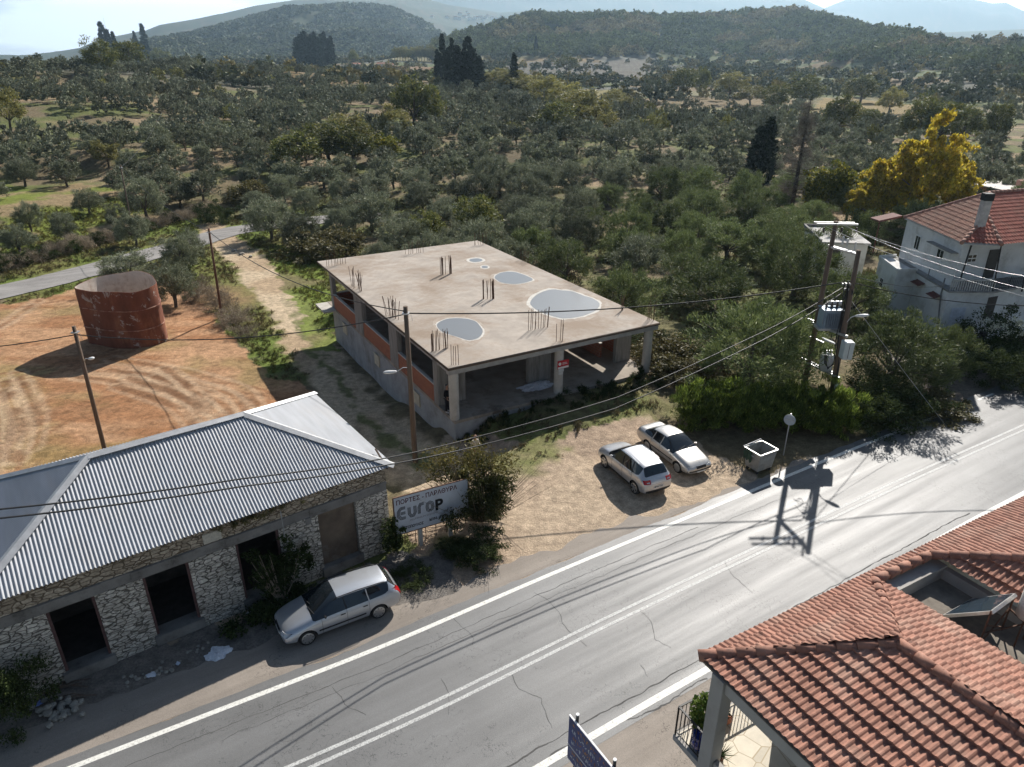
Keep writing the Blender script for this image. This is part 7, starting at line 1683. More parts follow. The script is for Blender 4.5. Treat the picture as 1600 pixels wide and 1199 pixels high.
M_BUSHD = leafmat('dark_bush_leaf', (0.022, 0.034, 0.012), (0.07, 0.09, 0.03), .2, .8, None, .08)
M_BUSHO = leafmat('olive_brown_leaf', (0.06, 0.055, 0.02), (0.16, 0.14, 0.05), .25, .6, (0.22, 0.18, 0.08))
OL = []      # olive prototypes at unit size: 5 m wide, 4.3 m tall
for k in range(5):
    dims = [(2.5, 2.4, 1.75), (2.7, 2.3, 1.55), (2.3, 2.5, 1.9), (2.6, 2.6, 1.6), (2.4, 2.2, 1.8)][k]
    dims = (dims[0], dims[1], dims[2] + .25)
    hi = clump_crown(100 + k, 130, 100, dims, .52, .25, .2, 2.3, .5, .75, .38, .5)
    md = clump_crown(200 + k, 78, 36, dims, .52, .42, .28, 2.3, .55, .7, .4, .4)
    lo = clump_crown(300 + k, 40, 15, dims, .62, .72, .42, 2.3, .6, .6, .4, .3)
    tr = limbs(k, hi[2], 1.15, .17, 10, trunks=1 + k % 2)
    OL.append(dict(hi=np_mesh('crown', hi[0], hi[1]), md=np_mesh('crown', md[0], md[1]), lo=lo, tr=tr.mesh('trunk', True), trm=tr))
    for q in ('hi', 'md'): OL[-1][q].materials.append(M_OLIVE)
    bs_ = clump_crown(150 + k, 150, 105, (dims[0], dims[1], 2.15), .5, .24, .18, 2.15, .5, .9, .36, .8); OL[-1]['hg'] = np_mesh('crown', bs_[0], bs_[1]); OL[-1]['hg'].materials.append(M_OLIVEG)
    OL[-1]['tr'].materials.append(M_BARK)
    # single mesh version: trunk and crown together
    Vt = np.array(tr.v, np.float32); ft = [f for f in tr.f if len(f) == 4]
    me = np_mesh('olive_tree', np.concatenate([md[0], Vt]), np.concatenate([md[1], np.array(ft) + len(md[0])]), False, np.r_[np.zeros(len(md[1]), int), np.ones(len(ft), int)])
    me.materials.append(M_OLIVE); me.materials.append(M_BARK); OL[-1]['one'] = me
occupied = []
def put_tree(name, crown_me, trunk_me, p, s, rz, label, cat, group=None, sx=None):
    e_ = empty(name, p, rz, label, cat, group); e_.scale = sx if sx else (s, s, s)
    c = bpy.data.objects.new('crown', crown_me); COL.objects.link(c); c.parent = e_
    if trunk_me: t_ = bpy.data.objects.new('trunk', trunk_me); COL.objects.link(t_); t_.parent = e_
    occupied.append((p[0], p[1], 2.5 * (sx[0] if sx else s))); return e_
r6 = random.Random(21)
# olives one can single out: (u, v of the trunk base, width m, height m, green?, label)
FORE = [(1165, 612, 7.6, 5.6, 1, 'largest bushy olive tree left of the transformer poles, above the bright hedge'),
        (1112, 492, 6.8, 4.4, 1, 'green olive tree right of the concrete roof corner with its crown touching the cable'),
        (972, 503, 5.2, 4.3, 1, 'rounded bright green tree leaning over the right edge of the flat roof'),
        (882, 448, 5.2, 4.6, 1, 'dark bushy olive tree touching the right edge of the flat roof'),
        (1000, 436, 5.4, 4.2, 0, 'olive tree behind the rounded green tree at the right roof edge'),
        (1238, 462, 6.4, 5.4, 1, 'dense dark olive tree left of the taller transformer pole'),
        (1135, 408, 7.2, 4.4, 1, 'wide low green olive tree up the slope from the transformer poles'),
        (1212, 392, 6.4, 4.4, 1, 'olive tree below the dark twin cypresses'),
        (1325, 505, 5.2, 4.2, 1, 'olive tree right behind the transformer tank'),
        (1392, 612, 6.6, 5.0, 1, 'tall dark olive tree between the street lamp and the white house'),
        (1460, 600, 3.6, 4.0, 1, 'slender olive tree against the white house wall by the gate'),
        (832, 412, 4.6, 4.2, 1, 'small dark olive tree behind the right rear corner of the flat roof'),
        (583, 364, 6.2, 5.2, 0, 'olive tree with visible forked trunk behind the rear edge of the flat roof'),
        (425, 374, 6.6, 4.8, 0, 'olive tree spreading over the lane mouth at the top of the dirt track'),
        (300, 414, 3.4, 4.0, 0, 'small upright olive tree beside the lane and the field corner pole'),
        (205, 440, 6.0, 3.1, 0, 'silvery olive tree directly behind the rusty tank'),
        (275, 480, 4.6, 4.2, 0, 'dark olive tree at the right shoulder of the rusty tank'),
        (105, 378, 3.4, 3.6, 0, 'small olive tree alone in the bright grass left of the distant pole'),
        (186, 360, 3.0, 3.2, 0, 'young olive tree in bright grass just left of the distant pole foot'),
        (140, 334, 4.2, 3.4, 0, 'round olive tree on the bright grass slope'),
        (40, 292, 5.6, 4.6, 0, 'olive tree standing clear at the left edge above the grass'),
        (50, 362, 3.2, 3.8, 0, 'olive tree with bare trunk above the lane at the left edge'),
        (660, 330, 5.4, 4.2, 0, 'olive tree behind the middle of the rear roof edge'),
        (1075, 462, 5.0, 4.0, 1, 'small olive tree between the roof corner and the wide green olive'),
        (1045, 372, 6.2, 4.2, 1, 'broad olive tree farther up behind the right roof edge'),
        (1290, 420, 5.2, 4.6, 1, 'olive tree below the white outbuilding'),
        (1215, 585, 5.4, 4.0, 1, 'low dark olive growth behind the largest bushy olive tree'), ]
for i, (u, v, w, h, gr, lab) in enumerate(FORE):
    p = T(u, v) if v > 300 else T(u, v); P_ = OL[i % 5]
    put_tree('olive_tree', P_['hg' if gr else 'hi'], P_['tr'], p, 1, r6.uniform(0, 6.28), lab, 'olive tree', None, (w / 5.0, w / 5.0, h / 4.25))
# other single trees: prototypes
def proto(seed, args, m, trunk=(1.8, .22), tr_n=9, **kw):
    c = clump_crown(seed, *args, **kw); me = np_mesh('crown', c[0], c[1]); me.materials.append(m)
    t_ = limbs(seed, c[2], trunk[0], trunk[1], tr_n).mesh('trunk', True) if trunk else None
    if t_: t_.materials.append(M_BARK)
    return me, t_
OAKD = [proto(400 + k, (70, 60, (3.4, 3.3, 3.0), .95, .5), M_BROAD, (2.2, .26), zc=4.4, shell=.45, flat=.6, noise=.4) for k in range(3)]      # 7 wide, 7.6 tall
PALE = [proto(420 + k, (70, 60, (3.4, 3.3, 2.9), .95, .5), M_PALEG, (2.0, .24), zc=4.0, shell=.45, flat=.6, noise=.4) for k in range(3)]
YEL = [proto(440 + k, (210, 85, (3.5, 3.4, 3.6), .55, .3), M_YELLOW, (2.4, .25), slim=.75, zc=4.2, shell=.3, flat=.85, noise=.38) for k in range(2)]
YGR = proto(450, (100, 70, (3.4, 3.3, 3.0), .8, .36), M_YGREEN, (2.2, .25), slim=.7, zc=4.2, shell=.4, flat=.7, noise=.5)
CYP = [proto(460 + k, (150, 34, (1.0, 1.0, 10.0), .32, .55), M_CYP, (1.0, .16), 0, slim=.3, zc=.4, shell=.5, noise=.4, up=1.4, cone=(.55, .9, 1.0, .95, .8, .55, .12)) for k in range(3)]
TRUNKY = proto(470, (110, 42, (2.1, 2.1, 10.5), .75, .7), M_DEAD, None, slim=.06, zc=2.0, shell=.2, noise=.9, cone=(.9, 1.0, .8, .6, .4, .25, .1))
SHB = [proto(480 + k, (80, 150, (2.4, 2.3, 1.7), .5, .14), M_BUSHD, None, slim=.5, zc=.9, shell=.35, flat=.5, noise=.5) for k in range(2)]
SHO = proto(485, (70, 100, (2.6, 2.4, 1.5), .55, .24), M_BUSHO, None, slim=.45, zc=.8, shell=.4, flat=.5, noise=.45)
DRYB = proto(486, (50, 60, (1.6, 1.6, 1.0), .5, .34), M_DRY, None, slim=.07, zc=.45, shell=.2, flat=.4, noise=.6, up=.5)
def st_(name, pr, uv, w, h, bw, bh, label, cat, group=None, rz=None):
    p = T(*uv); s = w / bw; return put_tree(name, pr[0], pr[1], p, 1, r6.uniform(0, 6.28) if rz is None else rz, label, cat, group, (s, s, h / bh))
def dist(p): return math.hypot(p[0], p[1])
def mh(uv, px): p = T(*uv); return px * p[1] / 1109 * 1.05      # pixel height -> metres at that spot
# cypresses
for k, (u, v, px, lab) in enumerate([(171, 106, 54, 'tallest cypress of the left skyline group'), (179, 107, 46, 'ragged cypress in the middle of the left skyline group'), (187, 108, 44, 'cypress on the right of the left skyline group'), (219, 102, 40, 'short cypress left in the second skyline pair'), (233, 104, 50, 'tall cypress right in the second skyline pair'),
                                   (803, 150, 52, 'lone slim cypress beyond the pale green trees'), (837, 88, 24, 'lone far cypress at the foot of the green hill')]):
    st_('cypress', CYP[k % 3], (u, v), mh((u, v), px) * .2, mh((u, v), px), 2, 10.2, lab, 'cypress')
for k, (u, v, px, w) in enumerate([(685, 136, 45, .2), (693, 137, 64, .17), (701, 138, 48, .25), (708, 138, 60, .2), (716, 139, 52, .3), (724, 140, 46, .36), (732, 141, 64, .26), (740, 141, 50, .36), (748, 142, 42, .4)]):
    st_('cypress', CYP[k % 3], (u, v), mh((u, v), px) * w, mh((u, v), px), 2, 10.2, 'dark cypress in the tight clump left of the pale green trees' if k not in (1, 6) else ('tallest spire on the left of the dark middle cypress clump' if k == 1 else 'tallest spire on the right of the dark middle cypress clump'), 'cypress', 'cypress clump in the middle distance' if k not in (1, 6) else None)
for k in range(11):
    u = 470 + k * 5.1; px = 38 + (k % 3) * 3 - (2 if k > 8 else 0); st_('cypress', CYP[k % 3], (u, 108), mh((u, 108), px) * (.42 if k < 4 else .22), mh((u, 108), px), 2, 10.2, 'cypress in the dark straight row left of the orange vineyard', 'cypress', 'cypress row on the far rise')
st_('cypress', CYP[0], (1176, 292), mh((1176, 292), 80) * .3, mh((1176, 292), 80), 2, 10.2, 'nearer dark cypress of the twin pair, left and shorter one', 'cypress'); st_('cypress', CYP[1], (1191, 292), mh((1191, 292), 92) * .27, mh((1191, 292), 92), 2, 10.2, 'nearer dark cypress of the twin pair, right and taller one', 'cypress')
# dead grey conifer
p = T(1236, 330); hh = 160 * p[1] / 1109; e_ = put_tree('dead_conifer', TRUNKY[0], None, p, 1, .5, 'tall bare grey dead conifer beside the twin cypresses', 'dead tree', None, (hh / 13 * 1.0, hh / 13 * 1.0, hh / 13))
mb = MB(); mb.tube([(0, 0, -.3), (.1, 0, 6), (.35, .1, 13.3)], [.3, .2, .04], 8); rr7 = random.Random(3)
for k in range(90):
    z = rr7.uniform(1.2, 12.6); a = rr7.uniform(0, 6.28); L_ = (13.5 - z) * .17 + .35; mb.tube([(.02 * z, 0, z), (math.cos(a) * L_ * .6, math.sin(a) * L_ * .6, z + .1), (math.cos(a) * L_, math.sin(a) * L_, z + rr7.uniform(-.1, .5))], [.03, .02, .006], 4, caps=False)
mb.build('trunk', mat('dead_wood', (0.07, 0.06, 0.052), .95, var=.2), e_)
p = T(178, 107); e_ = empty('bare_tree', p, 0, 'thin bare tree top sticking up between the left skyline cypresses', 'dead tree'); mb = MB(); hh = 68 * p[1] / 1109; mb.tube([(0, 0, 0), (0, 0, hh * .6), (.3, 0, hh)], [.25, .15, .04], 6)
for k in range(14): z = hh * rr7.uniform(.6, .95); a = rr7.uniform(0, 6.28); mb.tube([(0, 0, z), (math.cos(a) * .8, math.sin(a) * .8, z + 1.2)], [.05, .015], 4)
mb.build('trunk', M_BARK, e_)
# broadleaf and yellow trees
BRD = [((648, 208), 76, 72, OAKD[0], 'tall dark broadleaf tree with yellowing top rising from the grove', 0), ((668, 205), 60, 50, OAKD[1], 'broadleaf tree at the right flank of the tall dark one', 0), ((615, 218), 48, 56, PALE[0], 'yellow-green bushy tree left of the tall dark broadleaf', 0),
       ((545, 228), 44, 80, PALE[1], 'pale green spreading tree above the dark thicket in the left grove', 0), ((600, 252), 40, 54, YGR, 'yellow-green tree at the right end of the dark thicket', 0), ((515, 262), 62, 90, OAKD[2], 'big rounded green tree in the middle of the dark thicket', 0), ((470, 272), 60, 84, OAKD[0], 'dark green tree at the left of the thicket', 0), ((555, 262), 58, 70, OAKD[1], 'olive coloured tree at the right of the thicket', 0),
       ((160, 118), 46, 46, OAKD[1], 'bushy tree under the tallest skyline cypress', 0), ((208, 112), 38, 50, OAKD[2], 'bushy tree between the skyline cypress groups', 0), ((252, 108), 26, 30, OAKD[0], 'small bushy tree right of the skyline cypresses', 0),
       ((18, 208), 66, 50, PALE[2], 'yellowish tree at the left edge among the olives', 0), ((170, 262), 40, 40, PALE[0], 'pale yellow-green tree in the upper left grove', 0),
       ((1310, 216), 58, 56, OAKD[0], 'dark yellow-green oak standing at the near edge of the valley field', 0), ((1432, 226), 66, 62, OAKD[1], 'left oak of the big dark trio near the right edge', 0), ((1462, 230), 62, 60, OAKD[2], 'middle oak of the big dark trio near the right edge', 0), ((1498, 228), 56, 56, OAKD[0], 'right oak of the big dark trio near the right edge', 0),
       ((1210, 178), 38, 42, OAKD[2], 'dense dark oak at the left of the orange field', 0), ((1252, 168), 42, 52, OAKD[1], 'broad oak behind the orange field', 0), ((1344, 160), 36, 44, OAKD[0], 'spreading oak with visible trunks in the orange field', 0), ((1326, 158), 24, 26, OAKD[1], 'smaller oak left of the spreading one in the orange field', 0),
       ((1066, 152), 38, 38, OAKD[2], 'dark oak on the plain left of its neighbour', 0), ((1094, 150), 38, 28, OAKD[0], 'narrower dark oak on the plain', 0), ((1138, 152), 34, 50, PALE[1], 'pale spreading tree on the plain between the oaks', 0), ((1172, 165), 28, 44, PALE[2], 'low yellow tree on the plain', 0), ((1388, 178), 36, 40, PALE[0], 'thin yellow-green tree on the orange field', 0), ((1350, 205), 30, 40, OAKD[2], 'small grey-green tree behind the near oak', 0),
       ((884, 118), 26, 36, OAKD[0], 'dark bushy tree left on the pale ploughed field', 0), ((553, 100), 18, 16, OAKD[1], 'small round dark tree right of the cypress row', 0)]
PLm = [(770, 138, 26, 50), (800, 148, 32, 56), (828, 156, 34, 56), (856, 168, 42, 60), (882, 182, 46, 62), (906, 196, 50, 64), (928, 208, 44, 56), (946, 214, 34, 44), (872, 214, 46, 58), (848, 212, 34, 46), (958, 170, 26, 36), (975, 180, 26, 34)]
for (uv, ph, pw, pr, lab, _) in BRD:
    p = T(*uv); k = p[1] / 1109 * 1.03; s = pw * k / 7.4; put_tree('broadleaf_tree', pr[0], pr[1], p, 1, r6.uniform(0, 6), lab, 'tree', None, (s, s, ph * k / 7.8))
for k_, (u, v, ph, pw) in enumerate(PLm):
    p = T(u, v); k = p[1] / 1109 * 1.03; s = pw * k / 7.4; pr = OAKD[k_ % 3] if k_ in (8, 9) else PALE[k_ % 3]; put_tree('broadleaf_tree', pr[0], pr[1], p, 1, r6.uniform(0, 6), 'pale yellow-green tree in the rounded wood descending right of the cypress clump' if k_ not in (8, 9) else ['dark green tree in front of the pale wood, right one', 'dark green tree in front of the pale wood, left one'][k_ - 8], 'tree', 'pale green wood in the middle distance' if k_ not in (8, 9) else None, (s, s, ph * k / 7.6))
for (uv, ph, pw, pr, lab) in [((1425, 352), 140, 98, YEL[0], 'tallest bright yellow autumn tree behind the white house'), ((1376, 345), 96, 76, YEL[1], 'yellow autumn tree on the left of the tallest one'), ((1475, 338), 96, 70, YEL[0], 'yellow autumn tree on the right of the tallest one'), ((1342, 352), 62, 56, YEL[1], 'low yellow tree above the white outbuilding'),
                              ((1290, 338), 82, 82, YGR, 'yellow-green autumn tree beside the dead conifer'), ((1322, 345), 50, 50, OAKD[1], 'dark green bushy tree behind the white outbuilding'), ((745, 384), 74, 74, OAKD[2], 'dark green leafy tree right behind the rear roof edge'), ((668, 386), 56, 60, OAKD[0], 'green leafy tree behind the rear roof edge, left of the dark one'), ((1552, 232), 60, 42, OAKD[2], 'conical tree near the right edge')]:
    p = T(*uv); k = p[1] / 1109 * 1.03; s = pw * k / 7.4; put_tree('broadleaf_tree', pr[0], pr[1], p, 1, r6.uniform(0, 6), lab, 'tree', None, (s, s, ph * k / 7.8))
# shrubs
for (uv, w, h, pr, lab, m_) in [((515, 398), 9.0, 3.0, SHO, 'wide olive-brown shrub behind the left rear corner of the flat roof', 0), ((395, 315), 7.0, 3.4, SHO, 'rounded olive-brown shrub above the lane bend', 0), ((340, 348), 5, 2.6, SHB[0], 'dark shrub at the lane edge', 0), ((1335, 392), 5.0, 4.2, SHB[1], 'dark climbing shrub over the pergola beside the white outbuilding', 0),
                                ((1362, 448), 2.4, 1.6, SHO, 'small rust-coloured shrub at the white terrace corner', 0), ((1560, 566), 5.0, 3.2, SHB[0], 'dark flowering shrub in front of the white house wall', 0), ((1590, 600), 4.4, 1.6, SHB[1], 'dark hedge bush on the right side of the gate', 0), ((1540, 592), 4.2, 2.2, SHB[0], 'low dark bush beside the driveway mouth', 0),
                                ((1350, 664), 4.0, 2.2, SHB[1], 'dark low bush at the right end of the bright hedge', 0), ((1390, 648), 5.0, 1.8, SHB[0], 'shaded undergrowth bush right of the transformer poles', 0), ((1448, 640), 4.4, 1.1, SHO, 'sunlit low weeds at the roadside bank', 0), ((10, 1130), 2.6, 2.2, SHB[0], 'black-green bush at the lower left corner beside the stone building', 0), ((2, 1062), 1.6, 2.0, SHB[1], 'dark bush growing against the left end of the stone wall', 0),
                                ((1040, 560), 4.4, 1.7, SHO, 'dry brown-green shrub right of the last round column', 0), ((1062, 590), 4.0, 1.5, SHO, 'tangled shrub between the right column and the hedge', 0), ((1010, 545), 3.0, 1.3, SHB[0], 'dark shrub behind the right round column', 0), ((960, 478), 3.6, 1.3, SHO, 'reddish-brown scrub beside the right wall', 0), ((1520, 330), 5, 3, SHB[0], 'dark bush behind the white house ridge', 0), ((1100, 560), 5, 1.6, SHB[1], 'dark brush under the largest olive', 0), ((712, 862), 1.5, .45, SHB[1], 'dark ivy mat below the hoarding', 0), ((640, 905), 1.8, .4, SHB[0], 'shaded weeds between the hoarding and the silver estate car', 0), ((745, 870), 2.6, .9, SHB[1], 'shaded lower growth at the foot of the dry-topped bush', 0), ((205, 985), 1.0, .9, SHB[0], 'dark weed clump at the wall between the first two doorways', 0)]:
    p = T(*uv); s = w / 4.9; put_tree('shrub', pr[0], None, p, 1, r6.uniform(0, 6), lab, 'shrub', None, (s, s, h / 2.7))
for k, (u, v, w, h) in enumerate([(330, 470, 3.2, 1.5), (350, 485, 3.0, 1.2), (372, 500, 3.2, 1.0), (310, 455, 2.6, 1.2), (360, 510, 2.6, .9), (385, 525, 2.4, .8), (300, 470, 2.0, .9)]):
    p = T(u, v); put_tree('dry_bush', DRYB[0], None, p, 1, r6.uniform(0, 6), 'grey dry brush heap at the foot of the field corner pole', 'dry bush', 'dry brush around the field corner pole', (w / 3.3, w / 3.3, h / 1.4))
for k in range(26):
    t_ = k / 25; u = -10 + 330 * t_; v = 442 - 92 * t_ ** 1.06 - 4; p = T(u, v - 13); pr = DRYB if k % 3 else SHB[k % 2]; b_ = 3.3 if k % 3 else 4.9; w = r6.uniform(2.6, 3.6)
    put_tree('verge_bush', pr[0], None, p, 1, r6.uniform(0, 6), 'dry brown brush lining the upper side of the narrow lane' if k % 3 else 'dark bush in the scrub lining the upper side of the narrow lane', 'bush', 'scrub row along the narrow lane', (w / b_, w / b_, r6.uniform(.8, 1.2) if k % 3 else .55))
# bright hedge by the road
def merge(parts, tone=None):
    V = []; F = []; o = 0; TT = []
    for i, (v, f) in enumerate(parts):
        V.append(v); F.append(f + o); o += len(v)
        if tone is not None: TT.append(np.tile(tone[i], (len(v), 1)))
    return np.concatenate(V), np.concatenate(F), (np.concatenate(TT) if tone is not None else None)
hg = []; hA, hB = G(1085, 676), G(1322, 684)
o0 = (hA + hB) / 2
for k in range(18):
    t_ = k / 17; c = hA.lerp(hB, t_) - o0 + Vector((0, 1.0 + r6.uniform(-.3, .5), 0)); v, f, _ = clump_crown(500 + k, 46, 110, (1.2, 1.4, 1.35 + .25 * math.sin(k * 1.7)), .3, .24, .16, 1.1, .5, .7, .4, 1.8); hg.append((v + np.array(c, np.float32), f))
V, F, _ = merge(hg); e_ = empty('hedge', o0, 0, 'bright green feathery hedge behind the waste bin and the saloon car', 'hedge'); link('foliage', np_mesh('foliage', V, F), M_HEDGE, e_)
# bush with dry twigs next to the hoarding
p = G(752, 822); e_ = empty('roadside_bush', p, 0, 'tall leafy bush with dry twiggy top half hiding the hoarding', 'bush')
v1, f1, c1 = clump_crown(520, 90, 130, (1.45, 1.4, 1.45), .42, .15, .4, 1.5, .35, .8, .5); link('foliage', np_mesh('foliage', v1, f1), leafmat('olive_bush_leaf', (0.035, 0.045, 0.012), (0.10, 0.11, 0.032), .3, .55, (0.17, 0.16, 0.06)), e_)
v2, f2, _ = clump_crown(521, 70, 60, (2.2, 1.5, 1.1), .5, .15, .35, 2.9, .3, .9, .6); link('yellowing_top', np_mesh('yellowing_top', v2 + np.array((-.5, .8, 0), np.float32), f2), leafmat('yellowing_leaf', (0.09, 0.085, 0.02), (0.24, 0.2, 0.06), .35, .6), e_)
mb = MB(); r8 = random.Random(6)
for k in range(150):
    a = r8.uniform(0, 6.28); L_ = r8.uniform(2.2, 4.1); el = r8.uniform(.45, 1.35); d = Vector((math.cos(a) * math.cos(el) * 1.15 - .14, math.sin(a) * math.cos(el) * .8 + .15, math.sin(el))); q = d * L_ + Vector((r8.uniform(-.2, .2), r8.uniform(-.2, .2), .3)); mb.tube([(0, .2, .05), tuple(d * L_ * .55 + Vector((0, .2, 0))), tuple(q)], [.018, .011, .004], 4, caps=False)
mb.build('twigs', mat('dry_twigs', (0.2, 0.16, 0.11), .9), e_)
# climber at the third doorway
p = np.append(SB + SEX * -5.2 + SEY * -.35, 0.0); e_ = empty('climbing_shrub', p, SANG, 'dark climbing shrub with pale bare stems filling the third doorway', 'shrub')
v1, f1, c1 = clump_crown(530, 60, 80, (1.25, .45, 1.5), .3, .13, .5, 1.5, .2, .9, .6); link('foliage', np_mesh('foliage', v1, f1), M_BUSHD, e_)
v1, f1, _ = clump_crown(531, 60, 70, (2.3, .7, .35), .3, .13, .5, .2, .2, .9, .6); link('ground_shoots', np_mesh('ground_shoots', v1 - np.array((.5, .35, 0), np.float32), f1), M_BUSHD, e_)
mb = MB()
for k in range(14): a = r8.uniform(-.7, .7); mb.tube([(r8.uniform(-.2, .3), -.1, 0), (a * .7, -.25, 1.0), (a * 1.5, -.25, r8.uniform(1.6, 2.8))], [.035, .02, .006], 5, caps=False)
mb.build('stem', mat('pale_stem', (0.25, 0.2, 0.15), .9), e_)
p = np.append(SB + SEX * -.3 + SEY * -.2, 0.0); e_ = empty('ivy', p, SANG, 'dark ivy on the right corner of the stone building', 'ivy'); v1, f1, _ = clump_crown(535, 30, 60, (.45, .2, 1.1), .25, .11, .6, .8, .2, .9, .5); link('foliage', np_mesh('foliage', v1, f1), M_BUSHD, e_)
p = np.append(SB + SEX * -5.6 + SEY * .05, 4.02); e_ = empty('eave_weeds', p, SANG, 'straggly dry weeds growing under the corrugated eave', 'weeds'); v1, f1, _ = clump_crown(536, 26, 50, (1.9, .15, .13), .14, .16, .1, .0, .2, .9, .5); link('foliage', np_mesh('foliage', v1, f1), M_BUSHO, e_)
p = G(1565, 492, 2.6); v1, f1, _ = clump_crown(540, 40, 16, (1.5, 1.2, .9), .3, .12, .9, 0, .7, .1, .4); o = link('blossom', np_mesh('blossom', v1, f1), mat('cream_blossom', (0.55, 0.55, 0.42), .7), None, None)
for ob_ in list(COL.objects):
    if ob_.get('label') == 'dark flowering shrub in front of the white house wall': o.parent = ob_; o.scale = [1 / s for s in ob_.scale]; o.location = (0, -.1, 2.9 / ob_.scale[2] * .8); break
# weeds round the porch front
wd = []
for k in range(70):
    x, y = r6.uniform(.2, 14.4), r6.uniform(-1.6, .2); q = bl(x, y); 
    if x < 6 and r6.random() < .4: continue
    v, f, _ = clump_crown(600 + k, 5, 26, (.34, .34, .22), .16, .26, .12, .14, .1, .6, .5, 1.0); wd.append((v + np.array((q[0] - BO[0], q[1] - BO[1], gz(*q)), np.float32), f))
V, F, _ = merge(wd); o = link('weeds', np_mesh('weeds', V, F), M_BUSHD, None, (BO[0], BO[1], 0)); tag(o, 'rank dark weeds along the porch edge', kind='stuff')

# ---- scattered olives of the groves
used_lab = set()
def place_label(kind, zone_, x, y, z):
    d = np.array([x, y, z - HC]); a = (.5 + FPX * (d @ RX) / (d @ FW) / 1600) * 100; b_ = (.5 - FPX * (d @ RU) / (d @ FW) / 1199) * 100
    for dig in (0, 1, 2):
        s = f'{kind} in the {zone_}, {a:.{dig}f}% across and {b_:.{dig}f}% down the photo'
        if s not in used_lab: break
    used_lab.add(s); return s
LMK = [((171, 104), 'tallest left skyline cypress'), ((233, 104), 'right skyline cypress pair'), ((18, 208), 'yellowish tree at the left edge'), ((170, 262), 'pale yellow-green grove tree'), ((105, 378), 'small olive alone in bright grass'), ((140, 334), 'round olive on the grass slope'),
       ((40, 292), 'clear-standing olive at the left edge'), ((207, 359), 'slim distant pole'), ((395, 315), 'rounded shrub above the lane bend'), ((470, 272), 'dark leftmost thicket tree'), ((515, 262), 'big rounded thicket tree'), ((545, 228), 'pale spreading tree above the thicket'), ((600, 252), 'yellow-green thicket tree'),
       ((615, 218), 'yellow-green tree beside tall broadleaf'), ((648, 208), 'tall dark broadleaf tree'), ((495, 108), 'straight dark cypress row'), ((402, 102), 'small house on the far rise'), ((716, 139), 'dark middle cypress clump'), ((800, 148), 'upper end of the pale wood'), ((872, 214), 'dark tree before the pale wood'),
       ((946, 214), 'lower end of the pale wood'), ((962, 235), 'pale track in the grove'), ((583, 364), 'forked olive behind the roof'), ((515, 398), 'wide brown shrub by the roof'), ((745, 384), 'dark leafy tree behind the roof'), ((660, 330), 'olive behind middle of rear roof edge'), ((832, 412), 'dark olive at the rear roof corner'),
       ((1045, 372), 'broad olive behind the right roof edge'), ((1135, 408), 'wide low green olive'), ((1212, 392), 'olive below the twin cypresses'), ((1183, 292), 'twin cypresses'), ((1236, 330), 'bare dead conifer'), ((1290, 338), 'yellow-green autumn tree'), ((1425, 352), 'tallest yellow tree'), ((1310, 216), 'dark yellow-green oak'),
       ((1462, 230), 'dark oak trio'), ((1552, 232), 'conical tree at the right'), ((1210, 178), 'dense dark valley oak'), ((1138, 152), 'pale spreading plain tree'), ((425, 374), 'olive at the lane mouth'), ((300, 414), 'small upright lane olive'), ((700, 240), 'shade of the tall broadleaf'), ((1120, 240), 'middle of the right grove'), ((1000, 300), 'centre of the dense green grove')]
LMP = [(T(*uv), nm) for uv, nm in LMK if nm[:6] not in ('shade ', 'middle', 'centre')]
lab_n = {}
ORD = ['nearest', 'second nearest', 'third nearest', 'fourth nearest', 'fifth nearest', 'sixth nearest', 'seventh nearest', 'eighth nearest', 'ninth nearest', 'tenth nearest', 'eleventh nearest', 'twelfth nearest', 'thirteenth nearest', 'fourteenth nearest', 'fifteenth nearest', 'sixteenth nearest', 'seventeenth nearest', 'eighteenth nearest', 'nineteenth nearest', 'twentieth nearest']
def rel_key(x, y):
    q = min(LMP, key=lambda t_: math.hypot(t_[0].x - x, t_[0].y - y)); dx, dy = x - q[0].x, y - q[0].y; k = x / y; dx2 = dx - k * dy
    side = ('right of' if dx2 > 0 else 'left of') if abs(dx2) > abs(dy) * .8 else ('behind' if dy > 0 else 'in front of')
    return math.hypot(dx, dy), side, q[1]
rng = np.random.RandomState(5)
FIELD = field
occ = np.array(occupied)
cand = []
sp = 6.5
for gy in np.arange(56, 430, sp):
    for gx in np.arange(-330, 330, sp):
        x = gx + rng.uniform(-1.9, 1.9) + (sp / 2 if int(gy / sp) % 2 else 0); y = gy + rng.uniform(-1.9, 1.9); cand.append((x, y))
cand = np.array(cand); cx, cy = cand.T; rr = np.hypot(cx, cy)
ok = np.abs(np.arctan2(cx, cy)) < .74
ok &= ~inpoly(cx, cy, field); ok &= polydist(cx, cy, TRK) > 4.5; ok &= polydist(cx, cy, BR) > 4.6
lb = (np.stack([cx, cy], -1) - BO); lx = lb @ BEX; ly = lb @ BEY
ok &= ~((lx > -7) & (lx < 18.5) & (ly > -30) & (ly < 29))
ok &= ~((lx > -17) & (lx < 6) & (ly > 10) & (ly < 44))
ok &= (cy - up_y(cx)) > 16
ok &= ~((cx > 27) & (cx < 62) & (cy > 38) & (cy < 76)); ok &= ~((cx > 20) & (cx < 34) & (cy > 42) & (cy < 58))
grass = W([(-50, 345), (60, 385), (190, 372), (290, 348), (250, 312), (120, 296), (-50, 300)], ZL); ok &= ~(inpoly(cx, cy, grass) & (rng.rand(len(cx)) < .5))
ok &= ~((cx < -52) & (cx > -80) & (cy < 70)); ok &= ~((cx < -38) & (cy < 78) & (cy > 40))
dens = fbm(cx / 30, cy / 30, 77, 3); ok &= dens > .32
val = (rr > 232) & (np.arctan2(cx, cy) > .10); ok &= ~(val & (rng.rand(len(cx)) < .72))
